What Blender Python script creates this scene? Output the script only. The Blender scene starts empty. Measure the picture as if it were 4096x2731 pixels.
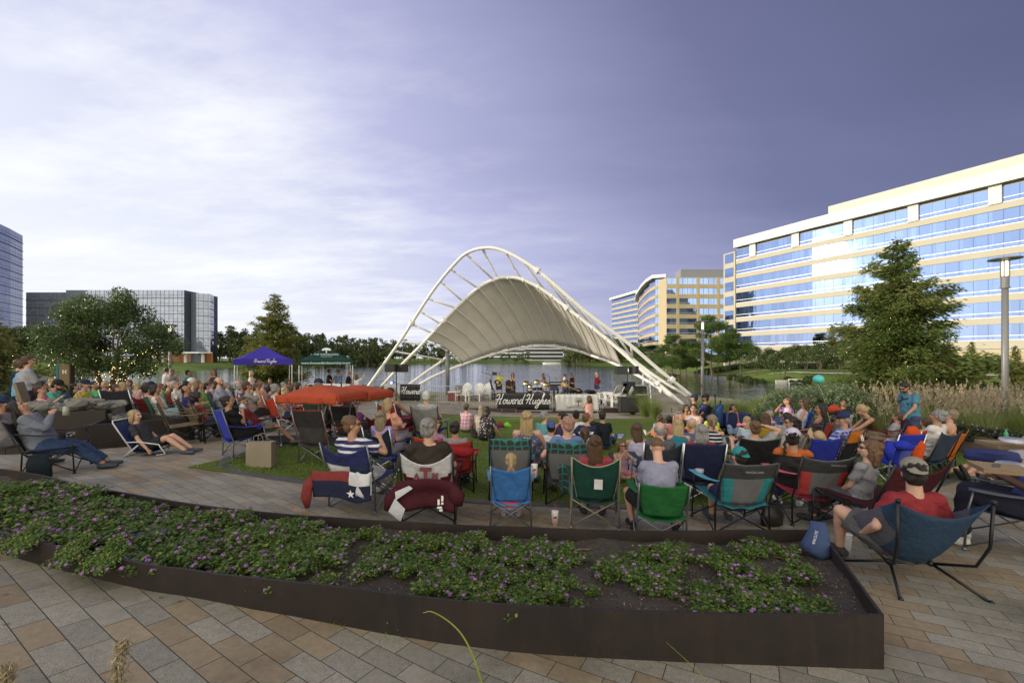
import bpy, math, random
import numpy as np
from mathutils import Vector, Matrix
random.seed(7); RNG=np.random.default_rng(11)
F=430.0; VH=357.5; CU=512.0
scene=bpy.context.scene
COL=scene.collection
R=math.radians
def sstep(t):
    t=np.clip(t,0,1); return t*t*(3-2*t)
def g(x,y):
    """ground height of the plaza (camera eye is z=0)"""
    x=np.asarray(x,float); y=np.asarray(y,float)
    z=-(1.95+0.05*np.clip(y,-6,30))+0.6*sstep(-x/6.0)
    # the stage terrace is level
    t=sstep((y-25.0)/3.0)
    return z*(1-t)+t*np.maximum(z,-2.95-0.0*x)*1.0
def gz(x,y): return float(g(x,y))
def G(u,v,h=0.0):
    """point on the plaza (plus h) seen at photo position u,v"""
    y=3.0
    for _ in range(60):
        x=(u-CU)/F*y
        H=-(gz(x,y)+h)
        yn=F*H/(v-VH)
        y=0.5*y+0.5*min(max(yn,0.3),60)
    x=(u-CU)/F*y
    return Vector((x,y,gz(x,y)+h))
def P(u,v,d): return Vector(((u-CU)/F*d,d,(VH-v)/F*d))
# ---------------------------------------------------------------- materials
_M={}
def new_mat(name):
    m=bpy.data.materials.new(name); m.use_nodes=True
    nt=m.node_tree; b=nt.nodes['Principled BSDF']
    return m,nt,b
def N(nt,t,**k):
    n=nt.nodes.new(t)
    for a,v in k.items():
        if a in('i','o'): continue
        setattr(n,a,v)
    return n
def mth(nt,op,a,b=None,c=None,clamp=False):
    n=nt.nodes.new('ShaderNodeMath'); n.operation=op; n.use_clamp=clamp
    for i,q in enumerate((a,b,c)):
        if q is None: continue
        if isinstance(q,(int,float)): n.inputs[i].default_value=q
        else: nt.links.new(q,n.inputs[i])
    return n.outputs[0]
def vmth(nt,op,a,b=None):
    n=nt.nodes.new('ShaderNodeVectorMath'); n.operation=op
    for i,q in enumerate((a,b)):
        if q is None: continue
        if isinstance(q,(tuple,list,Vector)): n.inputs[i].default_value=tuple(q)
        else: nt.links.new(q,n.inputs[i])
    return n.outputs['Value'] if op in('DOT_PRODUCT','LENGTH') else n.outputs[0]
def mixc(nt,f,a,b,bt='MIX'):
    n=nt.nodes.new('ShaderNodeMix'); n.data_type='RGBA'; n.blend_type=bt
    for k,q in ((0,f),(6,a),(7,b)):
        if isinstance(q,(int,float)): n.inputs[k].default_value=q
        elif isinstance(q,(tuple,list)): n.inputs[k].default_value=(*q,1) if len(q)==3 else q
        else: nt.links.new(q,n.inputs[k])
    return n.outputs[2]
def noise(nt,vec,scale,detail=3,rough=.55,out=0):
    n=nt.nodes.new('ShaderNodeTexNoise'); n.inputs['Scale'].default_value=scale
    n.inputs['Detail'].default_value=detail; n.inputs['Roughness'].default_value=rough
    if vec is not None: nt.links.new(vec,n.inputs['Vector'])
    return n.outputs[out]
def bump(nt,b,h,strength=.3,dist=.01):
    n=nt.nodes.new('ShaderNodeBump'); n.inputs['Strength'].default_value=strength; n.inputs['Distance'].default_value=dist
    nt.links.new(h,n.inputs['Height']); nt.links.new(n.outputs[0],b.inputs['Normal'])
def ramp(nt,f,stops,interp='LINEAR'):
    n=nt.nodes.new('ShaderNodeValToRGB'); n.color_ramp.interpolation=interp
    e=n.color_ramp.elements
    while len(e)<len(stops): e.new(.5)
    for q,(p,c) in zip(e,stops):
        q.position=p; q.color=(*c,1) if len(c)==3 else c
    nt.links.new(f,n.inputs[0]); return n.outputs[0]
def objco(nt): return nt.nodes.new('ShaderNodeTexCoord').outputs['Object']
def simple(name,col,rough=.6,metal=0,var=.12,vs=6,bs=.15,bsc=60,spec=.4,emit=None,es=0):
    key=(name,tuple(round(c,3) for c in col),rough,metal)
    if key in _M: return _M[key]
    m,nt,b=new_mat(name); co=objco(nt)
    nz=noise(nt,co,vs,4)
    f=mth(nt,'MULTIPLY_ADD',nz,2*var,1-var)
    hs=nt.nodes.new('ShaderNodeHueSaturation'); hs.inputs['Color'].default_value=(*col,1); nt.links.new(f,hs.inputs['Value'])
    nt.links.new(hs.outputs[0],b.inputs['Base Color'])
    b.inputs['Roughness'].default_value=rough; b.inputs['Metallic'].default_value=metal
    b.inputs['Specular IOR Level'].default_value=spec
    if bs: bump(nt,b,noise(nt,co,bsc,3),bs,.004)
    if emit: b.inputs['Emission Color'].default_value=(*emit,1); b.inputs['Emission Strength'].default_value=es
    _M[key]=m; return m
def cloth(col,pat=None,col2=(.8,.8,.8),sc=1.0):
    key=('cloth',tuple(round(c,3) for c in col),pat,tuple(col2),sc)
    if key in _M: return _M[key]
    m,nt,b=new_mat('cloth'); co=objco(nt)
    nz=noise(nt,co,9,4); f=mth(nt,'MULTIPLY_ADD',nz,.4,.8)
    base=None
    sx=nt.nodes.new('ShaderNodeSeparateXYZ'); nt.links.new(co,sx.inputs[0])
    if pat=='stripe':
        w=mth(nt,'SINE',mth(nt,'MULTIPLY',sx.outputs[2],110*sc)); k=mth(nt,'GREATER_THAN',w,.35)
        base=mixc(nt,k,col,col2)
    elif pat=='plaid':
        a=mth(nt,'GREATER_THAN',mth(nt,'SINE',mth(nt,'MULTIPLY',sx.outputs[2],95*sc)),.3)
        c=mth(nt,'GREATER_THAN',mth(nt,'SINE',mth(nt,'MULTIPLY',sx.outputs[0],95*sc)),.3)
        base=mixc(nt,mth(nt,'MULTIPLY',mth(nt,'ADD',a,c),.5),col,col2)
    elif pat=='floral':
        v=nt.nodes.new('ShaderNodeTexVoronoi'); v.inputs['Scale'].default_value=17*sc; nt.links.new(co,v.inputs['Vector'])
        base=mixc(nt,mth(nt,'LESS_THAN',v.outputs['Distance'],.3),col,col2)
    elif pat=='tie':
        base=ramp(nt,noise(nt,co,9,2),[(.3,(.7,.05,.08)),(.45,(.8,.8,.8)),(.55,(.1,.12,.5)),(.7,(.7,.1,.1))])
    elif pat=='geo':
        v=nt.nodes.new('ShaderNodeTexVoronoi'); v.feature='DISTANCE_TO_EDGE'; v.inputs['Scale'].default_value=9*sc; v.inputs['Randomness'].default_value=.25; nt.links.new(co,v.inputs['Vector'])
        base=mixc(nt,mth(nt,'LESS_THAN',v.outputs['Distance'],.075),col,col2)
    elif pat=='half': # coloured yoke over a dark body
        base=mixc(nt,mth(nt,'GREATER_THAN',sx.outputs[2],sc),col,col2)
    hs=nt.nodes.new('ShaderNodeHueSaturation'); hs.inputs['Color'].default_value=(*col,1)
    if base is not None: nt.links.new(base,hs.inputs['Color'])
    nt.links.new(f,hs.inputs['Value']); nt.links.new(hs.outputs[0],b.inputs['Base Color'])
    b.inputs['Roughness'].default_value=.85; b.inputs['Specular IOR Level'].default_value=.2
    h=mth(nt,'ADD',noise(nt,co,14,5,.6),mth(nt,'MULTIPLY',noise(nt,co,260,1),.12))
    bump(nt,b,h,.75,.03)
    _M[key]=m; return m
def skinm(tone):
    key=('skin',tone)
    if key in _M: return _M[key]
    c={'l':(.56,.33,.24),'m':(.42,.23,.15),'t':(.33,.17,.10),'d':(.09,.045,.03)}[tone]
    m,nt,b=new_mat('skin'); co=objco(nt)
    nz=noise(nt,co,11,3)
    nt.links.new(mixc(nt,nz,tuple(x*.82 for x in c),tuple(min(1,x*1.15) for x in c)),b.inputs['Base Color'])
    b.inputs['Roughness'].default_value=.5; b.inputs['Specular IOR Level'].default_value=.35
    b.inputs['Subsurface Weight'].default_value=.12; b.inputs['Subsurface Radius'].default_value=(.02,.008,.004)
    bump(nt,b,noise(nt,co,90,2),.1,.003)
    _M[key]=m; return m
HC={'blond':(.42,.30,.15),'brown':(.085,.042,.02),'dark':(.018,.012,.009),'gray':(.27,.26,.25),'white':(.6,.59,.56),'red':(.16,.06,.025),'ash':(.25,.19,.12),'lbrown':(.15,.08,.04),'pink':(.36,.2,.15)}
def hairm(c):
    key=('hair',c)
    if key in _M: return _M[key]
    col=HC[c]; m,nt,b=new_mat('hair'); co=objco(nt)
    mp=nt.nodes.new('ShaderNodeMapping'); mp.inputs['Scale'].default_value=(1,1,.12); nt.links.new(co,mp.inputs[0])
    nz=noise(nt,mp.outputs[0],90,4,.7)
    nt.links.new(mixc(nt,ramp(nt,nz,[(.3,(0,0,0)),(.7,(1,1,1))]),tuple(x*.45 for x in col),tuple(min(1,x*1.5) for x in col)),b.inputs['Base Color'])
    b.inputs['Roughness'].default_value=.45
    bump(nt,b,nz,.9,.02); _M[key]=m; return m
# ---------------------------------------------------------------- mesh tools
class SB:
    def __init__(s): s.v=[]; s.f=[]; s.m=[]; s.n=0
    def add(s,v,f,mi=0):
        v=np.asarray(v,float).reshape(-1,3); s.v.append(v)
        o=s.n
        for q in f: s.f.append(tuple(int(i)+o for i in q)); s.m.append(mi)
        s.n+=len(v)
    def box(s,c,h,rz=0,mi=0,M3=None):
        c=np.array(c,float); hx,hy,hz=h
        v=np.array([(x*hx,y*hy,z*hz) for z in(-1,1) for y in(-1,1) for x in(-1,1)],float)
        if M3 is not None: v=v@np.array(M3).T
        if rz:
            ca,sa=math.cos(rz),math.sin(rz); v=np.c_[v[:,0]*ca-v[:,1]*sa,v[:,0]*sa+v[:,1]*ca,v[:,2]]
        s.add(v+c,[(0,2,3,1),(4,5,7,6),(0,1,5,4),(2,6,7,3),(0,4,6,2),(1,3,7,5)],mi)
    def bar(s,a,b,w,t=None,up=(0,0,1),mi=0):
        """rectangular bar a->b, w wide, t thick"""
        t=w if t is None else t
        a=Vector(a); b=Vector(b); d=(b-a); L=d.length; d.normalize(); u=Vector(up)
        if abs(d.dot(u))>.98: u=Vector((0,1,0))
        x=d.cross(u).normalized(); z=x.cross(d)
        M3=Matrix((x,d,z)).transposed()
        s.box((a+b)/2,(w/2,L/2,t/2),0,mi,[list(r) for r in M3])
    def tube(s,pts,r,seg=8,mi=0,cap=True,side=None):
        """round or elliptical tube; r = list of radius or (rx,ry); side = x axis for ellipses"""
        pts=[Vector(p) for p in pts]; n=len(pts)
        if not isinstance(r,(list,tuple)): r=[r]*n
        V=[]; prev=None
        for i,p in enumerate(pts):
            d=(pts[min(i+1,n-1)]-pts[max(i-1,0)])
            if d.length<1e-9: d=Vector((0,0,1))
            d.normalize()
            if side is not None: x=Vector(side)-d*Vector(side).dot(d)
            elif prev is None:
                x=Vector((1,0,0)) if abs(d.x)<.9 else Vector((0,1,0)); x=x-d*x.dot(d)
            else: x=prev-d*prev.dot(d)
            x.normalize(); prev=x; y=d.cross(x)
            rx,ry=(r[i],r[i]) if not isinstance(r[i],(list,tuple)) else r[i]
            for k in range(seg):
                a=2*math.pi*k/seg; V.append(p+x*(math.cos(a)*rx)+y*(math.sin(a)*ry))
        Fc=[]
        for i in range(n-1):
            for k in range(seg):
                k2=(k+1)%seg; Fc.append((i*seg+k,i*seg+k2,(i+1)*seg+k2,(i+1)*seg+k))
        if cap: Fc.append(tuple(range(seg-1,-1,-1))); Fc.append(tuple((n-1)*seg+k for k in range(seg)))
        s.add([tuple(q) for q in V],Fc,mi)
    def ell(s,c,r,seg=12,rings=8,M3=None,mi=0):
        if not isinstance(r,(list,tuple)): r=(r,r,r)
        V=[(0,0,-1)]
        for i in range(1,rings):
            t=math.pi*i/rings
            for k in range(seg):
                a=2*math.pi*k/seg; V.append((math.sin(t)*math.cos(a),math.sin(t)*math.sin(a),-math.cos(t)))
        V.append((0,0,1)); V=np.array(V)*np.array(r)
        if M3 is not None: V=V@np.array(M3).T
        Fc=[]; last=len(V)-1
        for k in range(seg): Fc.append((0,1+(k+1)%seg,1+k)); Fc.append((last,1+(rings-2)*seg+k,1+(rings-2)*seg+(k+1)%seg))
        for i in range(rings-2):
            for k in range(seg):
                k2=(k+1)%seg; Fc.append((1+i*seg+k,1+i*seg+k2,1+(i+1)*seg+k2,1+(i+1)*seg+k))
        s.add(V+np.array(tuple(c)),Fc,mi)
    def sheet(s,fn,nu,nv,th=.004,mi=0,mfn=None):
        """fn(u,v)->(x,y,z) u,v in 0..1, closed thin slab"""
        A=np.array([[fn(i/nu,j/nv) for i in range(nu+1)] for j in range(nv+1)],float)
        du=np.gradient(A,axis=1); dv=np.gradient(A,axis=0); nn=np.cross(du,dv); nn/=np.linalg.norm(nn,axis=2,keepdims=True)+1e-9
        T=A+nn*th/2; B=A-nn*th/2; w=nu+1; o=w*(nv+1)
        Fc=[];mm=[]
        for j in range(nv):
            for i in range(nu):
                a=j*w+i; m_=mfn((i+.5)/nu,(j+.5)/nv) if mfn else mi
                Fc.append((a,a+1,a+w+1,a+w)); Fc.append((o+a,o+a+w,o+a+w+1,o+a+1)); mm+=[m_,m_]
        for i in range(nu):
            Fc.append((i,o+i,o+i+1,i+1)); a=nv*w+i; Fc.append((a,a+1,o+a+1,o+a)); mm+=[mfn((i+.5)/nu,.01) if mfn else mi,mfn((i+.5)/nu,.99) if mfn else mi]
        for j in range(nv):
            a=j*w; Fc.append((a,a+w,o+a+w,o+a)); a=j*w+nu; Fc.append((a,o+a,o+a+w,a+w)); mm+=[mfn(.01,(j+.5)/nv) if mfn else mi,mfn(.99,(j+.5)/nv) if mfn else mi]
        base=s.n; s.add(np.concatenate([T.reshape(-1,3),B.reshape(-1,3)]),Fc,0)
        s.m[-len(mm):]=mm
    def prism(s,poly,z0,z1,mi=0):
        n=len(poly); V=[(x,y,z0) for x,y in poly]+[(x,y,z1) for x,y in poly]
        Fc=[tuple(range(n-1,-1,-1)),tuple(range(n,2*n))]+[(i,(i+1)%n,n+(i+1)%n,n+i) for i in range(n)]
        s.add(V,Fc,mi)
    def mesh(s,name,mats,smooth=False):
        me=bpy.data.meshes.new(name)
        if s.v: me.from_pydata(np.concatenate(s.v).tolist(),[],s.f)
        for m in (mats if isinstance(mats,(list,tuple)) else [mats]): me.materials.append(m)
        if len(me.polygons):
            me.polygons.foreach_set('material_index',s.m)
            if smooth: me.polygons.foreach_set('use_smooth',[True]*len(me.polygons))
        me.update(); return me
    def build(s,name,mats,parent=None,smooth=False,loc=None,label=None):
        return obj(name,s.mesh(name,mats,smooth),parent,loc,label)
def obj(name,me,parent=None,loc=None,label=None):
    o=bpy.data.objects.new(name,me); COL.objects.link(o)
    if parent: o.parent=parent
    if loc is not None: o.location=loc
    if label: o['label']=label
    return o
def tag(o,label,cat,group=None,kind=None):
    if label: o['label']=label
    if cat: o['category']=cat
    if group: o['group']=group
    if kind: o['kind']=kind
    return o
def empty(name,loc=(0,0,0),rz=0,label=None,cat=None,group=None,sc=1):
    o=bpy.data.objects.new(name,None); COL.objects.link(o); o.location=loc; o.rotation_euler=(0,0,rz); o.scale=(sc,)*3
    o.empty_display_size=.1
    return tag(o,label,cat,group)
def dup(root,loc=None,rz=None,label=None,group=None,sc=None):
    r=root.copy(); COL.objects.link(r)
    if loc is not None: r.location=loc
    if rz is not None: r.rotation_euler=(0,0,rz)
    if sc is not None: r.scale=(sc,)*3
    if label: r['label']=label
    if group: r['group']=group
    for ch in list(root.children):
        c=ch.copy(); COL.objects.link(c); c.parent=r
        for q in ch.children:
            d=q.copy(); COL.objects.link(d); d.parent=c
    return r
def struct(o,kind='structure'): o['kind']=kind; return o
def quads_mesh(name,C,A,B,mat,tint=None):
    """leaf cloud: centre C, half axes A,B (n,3)"""
    n=len(C); V=np.empty((n,4,3)); V[:,0]=C-A; V[:,1]=C-B; V[:,2]=C+A; V[:,3]=C+B
    me=bpy.data.meshes.new(name); me.vertices.add(4*n); me.vertices.foreach_set('co',V.reshape(-1))
    me.loops.add(4*n); me.loops.foreach_set('vertex_index',np.arange(4*n,dtype=np.int32))
    me.polygons.add(n); me.polygons.foreach_set('loop_start',np.arange(0,4*n,4,dtype=np.int32))
    me.polygons.foreach_set('loop_total',np.full(n,4,dtype=np.int32))
    if tint is None: tint=RNG.random(n)
    at=me.attributes.new('tint','FLOAT','FACE'); at.data.foreach_set('value',np.asarray(tint,np.float32))
    me.materials.append(mat); me.update(); me.validate(); return me
def rvec(n):
    v=RNG.normal(size=(n,3)); return v/np.linalg.norm(v,axis=1,keepdims=True)
def text_mesh(body,size,mat,name='lettering',shear=0,ext=.001,offset=0,sp=1.0,align='CENTER'):
    cu=bpy.data.curves.new(name,'FONT'); cu.body=body; cu.size=size; cu.shear=shear; cu.extrude=ext; cu.offset=offset
    cu.space_character=sp; cu.align_x=align; cu.align_y='CENTER'
    o=bpy.data.objects.new('tmp',cu); COL.objects.link(o)
    dg=bpy.context.evaluated_depsgraph_get(); me=bpy.data.meshes.new_from_object(o.evaluated_get(dg))
    bpy.data.objects.remove(o); me.name=name; me.materials.clear(); me.materials.append(mat); return me
def text_on(body,size,mat,loc,rot,parent=None,**k):
    o=obj('lettering',text_mesh(body,size,mat,**k),parent,loc); o.rotation_euler=rot; return o
# ---------------------------------------------------------------- camera, sun, sky
cam=bpy.data.cameras.new('camera'); camo=bpy.data.objects.new('camera',cam); COL.objects.link(camo)
cam.sensor_width=36; cam.lens=36*F/1024; cam.clip_end=5000; cam.clip_start=.05
camo.location=(0,0,0); camo.rotation_euler=(R(90),0,0); cam.shift_y=16.5/1024; scene.camera=camo
SUN=Vector((-.975,-.07,.185)).normalized()
sl=bpy.data.lights.new('sun','SUN'); sl.energy=2.9; sl.angle=R(.5); sl.color=(1,.89,.74)
so=bpy.data.objects.new('sun',sl); COL.objects.link(so); so.rotation_euler=SUN.to_track_quat('Z','Y').to_euler()
W=bpy.data.worlds.new('World'); scene.world=W; W.use_nodes=True; nt=W.node_tree
bg=nt.nodes['Background']; tc=nt.nodes.new('ShaderNodeTexCoord'); d=vmth(nt,'NORMALIZE',tc.outputs['Generated'])
sk=nt.nodes.new('ShaderNodeTexSky'); sk.sky_type='NISHITA'; sk.sun_disc=False; sk.sun_elevation=math.asin(SUN.z); sk.sun_rotation=R(-94)
sx=nt.nodes.new('ShaderNodeSeparateXYZ'); nt.links.new(d,sx.inputs[0])
zz=mth(nt,'MAXIMUM',sx.outputs[2],.0)
# cloud deck seen as a flat layer: position = dir / (z+.12)
den=mth(nt,'ADD',zz,.14)
cx=mth(nt,'DIVIDE',sx.outputs[0],den); cy=mth(nt,'DIVIDE',sx.outputs[1],den)
cv=nt.nodes.new('ShaderNodeCombineXYZ'); nt.links.new(cx,cv.inputs[0]); nt.links.new(cy,cv.inputs[1])
mp=nt.nodes.new('ShaderNodeMapping'); mp.inputs['Rotation'].default_value=(0,0,R(28)); mp.inputs['Scale'].default_value=(.30,.75,1); nt.links.new(cv.outputs[0],mp.inputs[0])
n1=noise(nt,mp.outputs[0],1.0,7,.55); 
mp2=nt.nodes.new('ShaderNodeMapping'); mp2.inputs['Rotation'].default_value=(0,0,R(35)); mp2.inputs['Scale'].default_value=(.75,1.5,1); nt.links.new(cv.outputs[0],mp2.inputs[0])
n2=noise(nt,mp2.outputs[0],1.3,7,.62)
q=mth(nt,'ADD',mth(nt,'MULTIPLY',sx.outputs[0],.72),mth(nt,'MULTIPLY',sx.outputs[2],.62))
q=mth(nt,'ADD',q,mth(nt,'MULTIPLY',mth(nt,'SUBTRACT',n1,.5),.42))
low=mth(nt,'SUBTRACT',1.0,mth(nt,'MULTIPLY',zz,2.6),clamp=True)
q=mth(nt,'ADD',q,mth(nt,'MULTIPLY',mth(nt,'MULTIPLY',mth(nt,'SUBTRACT',n2,.52),low),.38))
q=mth(nt,'ADD',mth(nt,'MULTIPLY',q,.64),.345)
colr=ramp(nt,q,[(0.06,(.70,.72,.79)),(.22,(.60,.62,.75)),(.375,(.45,.46,.66)),(.54,(.29,.295,.48)),(.70,(.135,.14,.265)),(.84,(.085,.09,.18))])
# broken brighter streaks
st=ramp(nt,n2,[(.44,(0,0,0)),(.66,(1,1,1))])
left=ramp(nt,q,[(.16,(1,1,1)),(.28,(.9,.9,.9)),(.42,(.35,.35,.35)),(.60,(0,0,0))],'EASE')
colr=mixc(nt,mth(nt,'MULTIPLY',mth(nt,'MULTIPLY',st,left),.95),colr,(.80,.81,.84))
# bright cloud about the sun
dp=mth(nt,'MAXIMUM',vmth(nt,'DOT_PRODUCT',d,tuple(SUN)),0)
glow=mth(nt,'ADD',mth(nt,'MULTIPLY',mth(nt,'POWER',dp,10),.18),mth(nt,'MULTIPLY',mth(nt,'POWER',dp,80),1.0))
gl=nt.nodes.new('ShaderNodeVectorMath'); gl.operation='SCALE'; gl.inputs[0].default_value=(1,.93,.80); nt.links.new(glow,gl.inputs[3])
colr=mixc(nt,1.0,colr,gl.outputs[0],'ADD')
bh=mth(nt,'MULTIPLY_ADD',sx.outputs[1],-1.0,-.05,clamp=True)  # warm sky brightness behind the camera, added to lift the shaded foreground
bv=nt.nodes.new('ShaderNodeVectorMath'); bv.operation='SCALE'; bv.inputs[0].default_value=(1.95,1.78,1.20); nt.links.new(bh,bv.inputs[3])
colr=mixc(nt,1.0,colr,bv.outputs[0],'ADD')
# thin share of clear sky between clouds
sks=nt.nodes.new('ShaderNodeVectorMath'); sks.operation='SCALE'; nt.links.new(sk.outputs[0],sks.inputs[0]); sks.inputs[3].default_value=.09
colr=mixc(nt,.12,colr,sks.outputs[0])
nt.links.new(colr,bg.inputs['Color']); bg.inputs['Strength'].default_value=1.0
scene.view_settings.view_transform='Standard'; scene.view_settings.look='None'; scene.view_settings.exposure=.46; scene.view_settings.gamma=1
scene.cycles.max_bounces=5; scene.cycles.diffuse_bounces=2; scene.cycles.glossy_bounces=3; scene.cycles.transparent_max_bounces=6
scene.cycles.use_denoising=True; scene.cycles.sample_clamp_indirect=4; scene.cycles.caustics_reflective=False
# ---------------------------------------------------------------- terrain, lake
WZ=-4.0
LAKE=[(-260,48),(-60,40),(-35,37),(-14,37.5),(12,37.5),(16,32),(24,29),(60,30),(110,25),(170,15),(170,50),(140,60),(76,63),(66,63),(52,64),(45,66),(41,74),(44,84),(52,120),(55,150),(52,180),(44,215),(40,300),(15,318),(-30,312),(-75,290),(-100,215),(-122,200),(-115,165),(-96,138),(-131,136),(-170,134),(-260,122)]
def poly_sd(x,y,poly):
    """signed distance, negative inside"""
    P_=np.array(poly,float); x=x[...,None]; y=y[...,None]
    a=P_; b=np.roll(P_,-1,0); ab=b-a
    t=np.clip(((x-a[:,0])*ab[:,0]+(y-a[:,1])*ab[:,1])/(ab**2).sum(1),0,1)
    dx=x-(a[:,0]+t*ab[:,0]); dy=y-(a[:,1]+t*ab[:,1]); dist=np.sqrt(dx*dx+dy*dy).min(-1)
    cr=((a[:,1]>y)!=(b[:,1]>y))&(x<(ab[:,0])*(y-a[:,1])/np.where(np.abs(ab[:,1])<1e-9,1e-9,ab[:,1])+a[:,0])
    ins=cr.sum(-1)%2==1
    return np.where(ins,-dist,dist)
def land(x,y):
    sd=poly_sd(x,y,LAKE)
    far=WZ+.05+np.where(sd>0,1.5*sstep(sd/9.0)+.35*sstep(sd/70.0)*1.5+.25*np.sin(x*.05)*np.sin(y*.04)*sstep(sd/20),-1.2*sstep(-sd/3.0)-.15)
    near=g(x,y)-.06
    w=sstep((45-np.abs(x))/12.0)*sstep((np.where(x<14,36.8,28.0)-y)/2.5)
    w=np.where(sd<-1.0,0,w)
    return far*(1-w)+near*w
def axis(a,lim_n,step_n,lim_f):
    L=list(np.arange(-lim_n,lim_n+.01,step_n)); s=step_n
    while L[-1]<lim_f: s*=1.07; L.append(L[-1]+s)
    s=step_n
    while L[0]>-lim_f: s*=1.07; L.insert(0,L[0]-s)
    return np.array(L)+a
ax=axis(0,70,1.6,2600); ay=axis(60,95,1.6,2600)
X,Y=np.meshgrid(ax,ay); Z=land(X,Y)
nx,ny=len(ax),len(ay)
sb=SB(); idx=np.arange(nx*ny).reshape(ny,nx)
sb.v=[np.stack([X,Y,Z],-1).reshape(-1,3)]; sb.n=nx*ny
sb.f=[tuple(q) for q in np.stack([idx[:-1,:-1],idx[:-1,1:],idx[1:,1:],idx[1:,:-1]],-1).reshape(-1,4).tolist()]; sb.m=[0]*len(sb.f)
def grass_mat(name,c1,c2,sc=1.5,fine=60,bs=.6):
    m,nt,b=new_mat(name); co=objco(nt)
    a=noise(nt,co,sc,5,.6); f=noise(nt,co,fine,3,.7)
    c=mixc(nt,ramp(nt,a,[(.35,(0,0,0)),(.65,(1,1,1))]),c1,c2)
    c=mixc(nt,mth(nt,'MULTIPLY',f,.55),c,tuple(k*.35 for k in c1))
    nt.links.new(c,b.inputs['Base Color']); b.inputs['Roughness'].default_value=.9; b.inputs['Specular IOR Level'].default_value=.15
    bump(nt,b,f,bs,.03); return m
M_bank=grass_mat('bank_grass',(.155,.225,.04),(.11,.17,.035),.12,9)
struct(sb.build('ground',M_bank,smooth=True))
m,nt,b=new_mat('lake_water'); co=objco(nt)
mp=nt.nodes.new('ShaderNodeMapping'); mp.inputs['Scale'].default_value=(.16,.55,1); nt.links.new(co,mp.inputs[0])
mpb=nt.nodes.new('ShaderNodeMapping'); mpb.inputs['Scale'].default_value=(.05,.12,1); mpb.inputs['Rotation'].default_value=(0,0,.3); nt.links.new(co,mpb.inputs[0])
h=mth(nt,'ADD',noise(nt,mp.outputs[0],1.5,3,.55),mth(nt,'MULTIPLY',noise(nt,mpb.outputs[0],1.3,2,.5),1.3))
b.inputs['Base Color'].default_value=(.018,.026,.014,1); b.inputs['Roughness'].default_value=.06; b.inputs['IOR'].default_value=1.5; b.inputs['Specular IOR Level'].default_value=1.0
bump(nt,b,h,.38,.40); M_water=m
sb=SB(); sb.add([(-2500,-400,WZ),(2500,-400,WZ),(2500,700,WZ),(-2500,700,WZ)],[(0,1,2,3)])
sb=SB(); Lp=[(x,y) for x,y in LAKE]; c=np.mean(LAKE,0)
from mathutils.geometry import tessellate_polygon
tri=tessellate_polygon([[Vector((x,y,0)) for x,y in LAKE]])
# push the water sheet 1 m under the banks
LK=np.array(LAKE); 
sb.add([(x,y,WZ) for x,y in LAKE],[t for t in tri]); 
me=sb.mesh('lake_water',M_water)
wo=obj('lake_water',me); struct(wo)
# small strip under the banks so that the shoreline is the terrain's
sb=SB()
for i in range(len(LAKE)):
    a=np.array(LAKE[i]); b_=np.array(LAKE[(i+1)%len(LAKE)]); dd=b_-a; nrm=np.array([dd[1],-dd[0]])/np.linalg.norm(dd)
    for sgn in(1,):
        q=[a,b_,b_+nrm*1.5,a+nrm*1.5]; sb.add([(p[0],p[1],WZ-.004) for p in q],[(0,1,2,3)])
struct(sb.build('shore_water',M_water))
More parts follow.
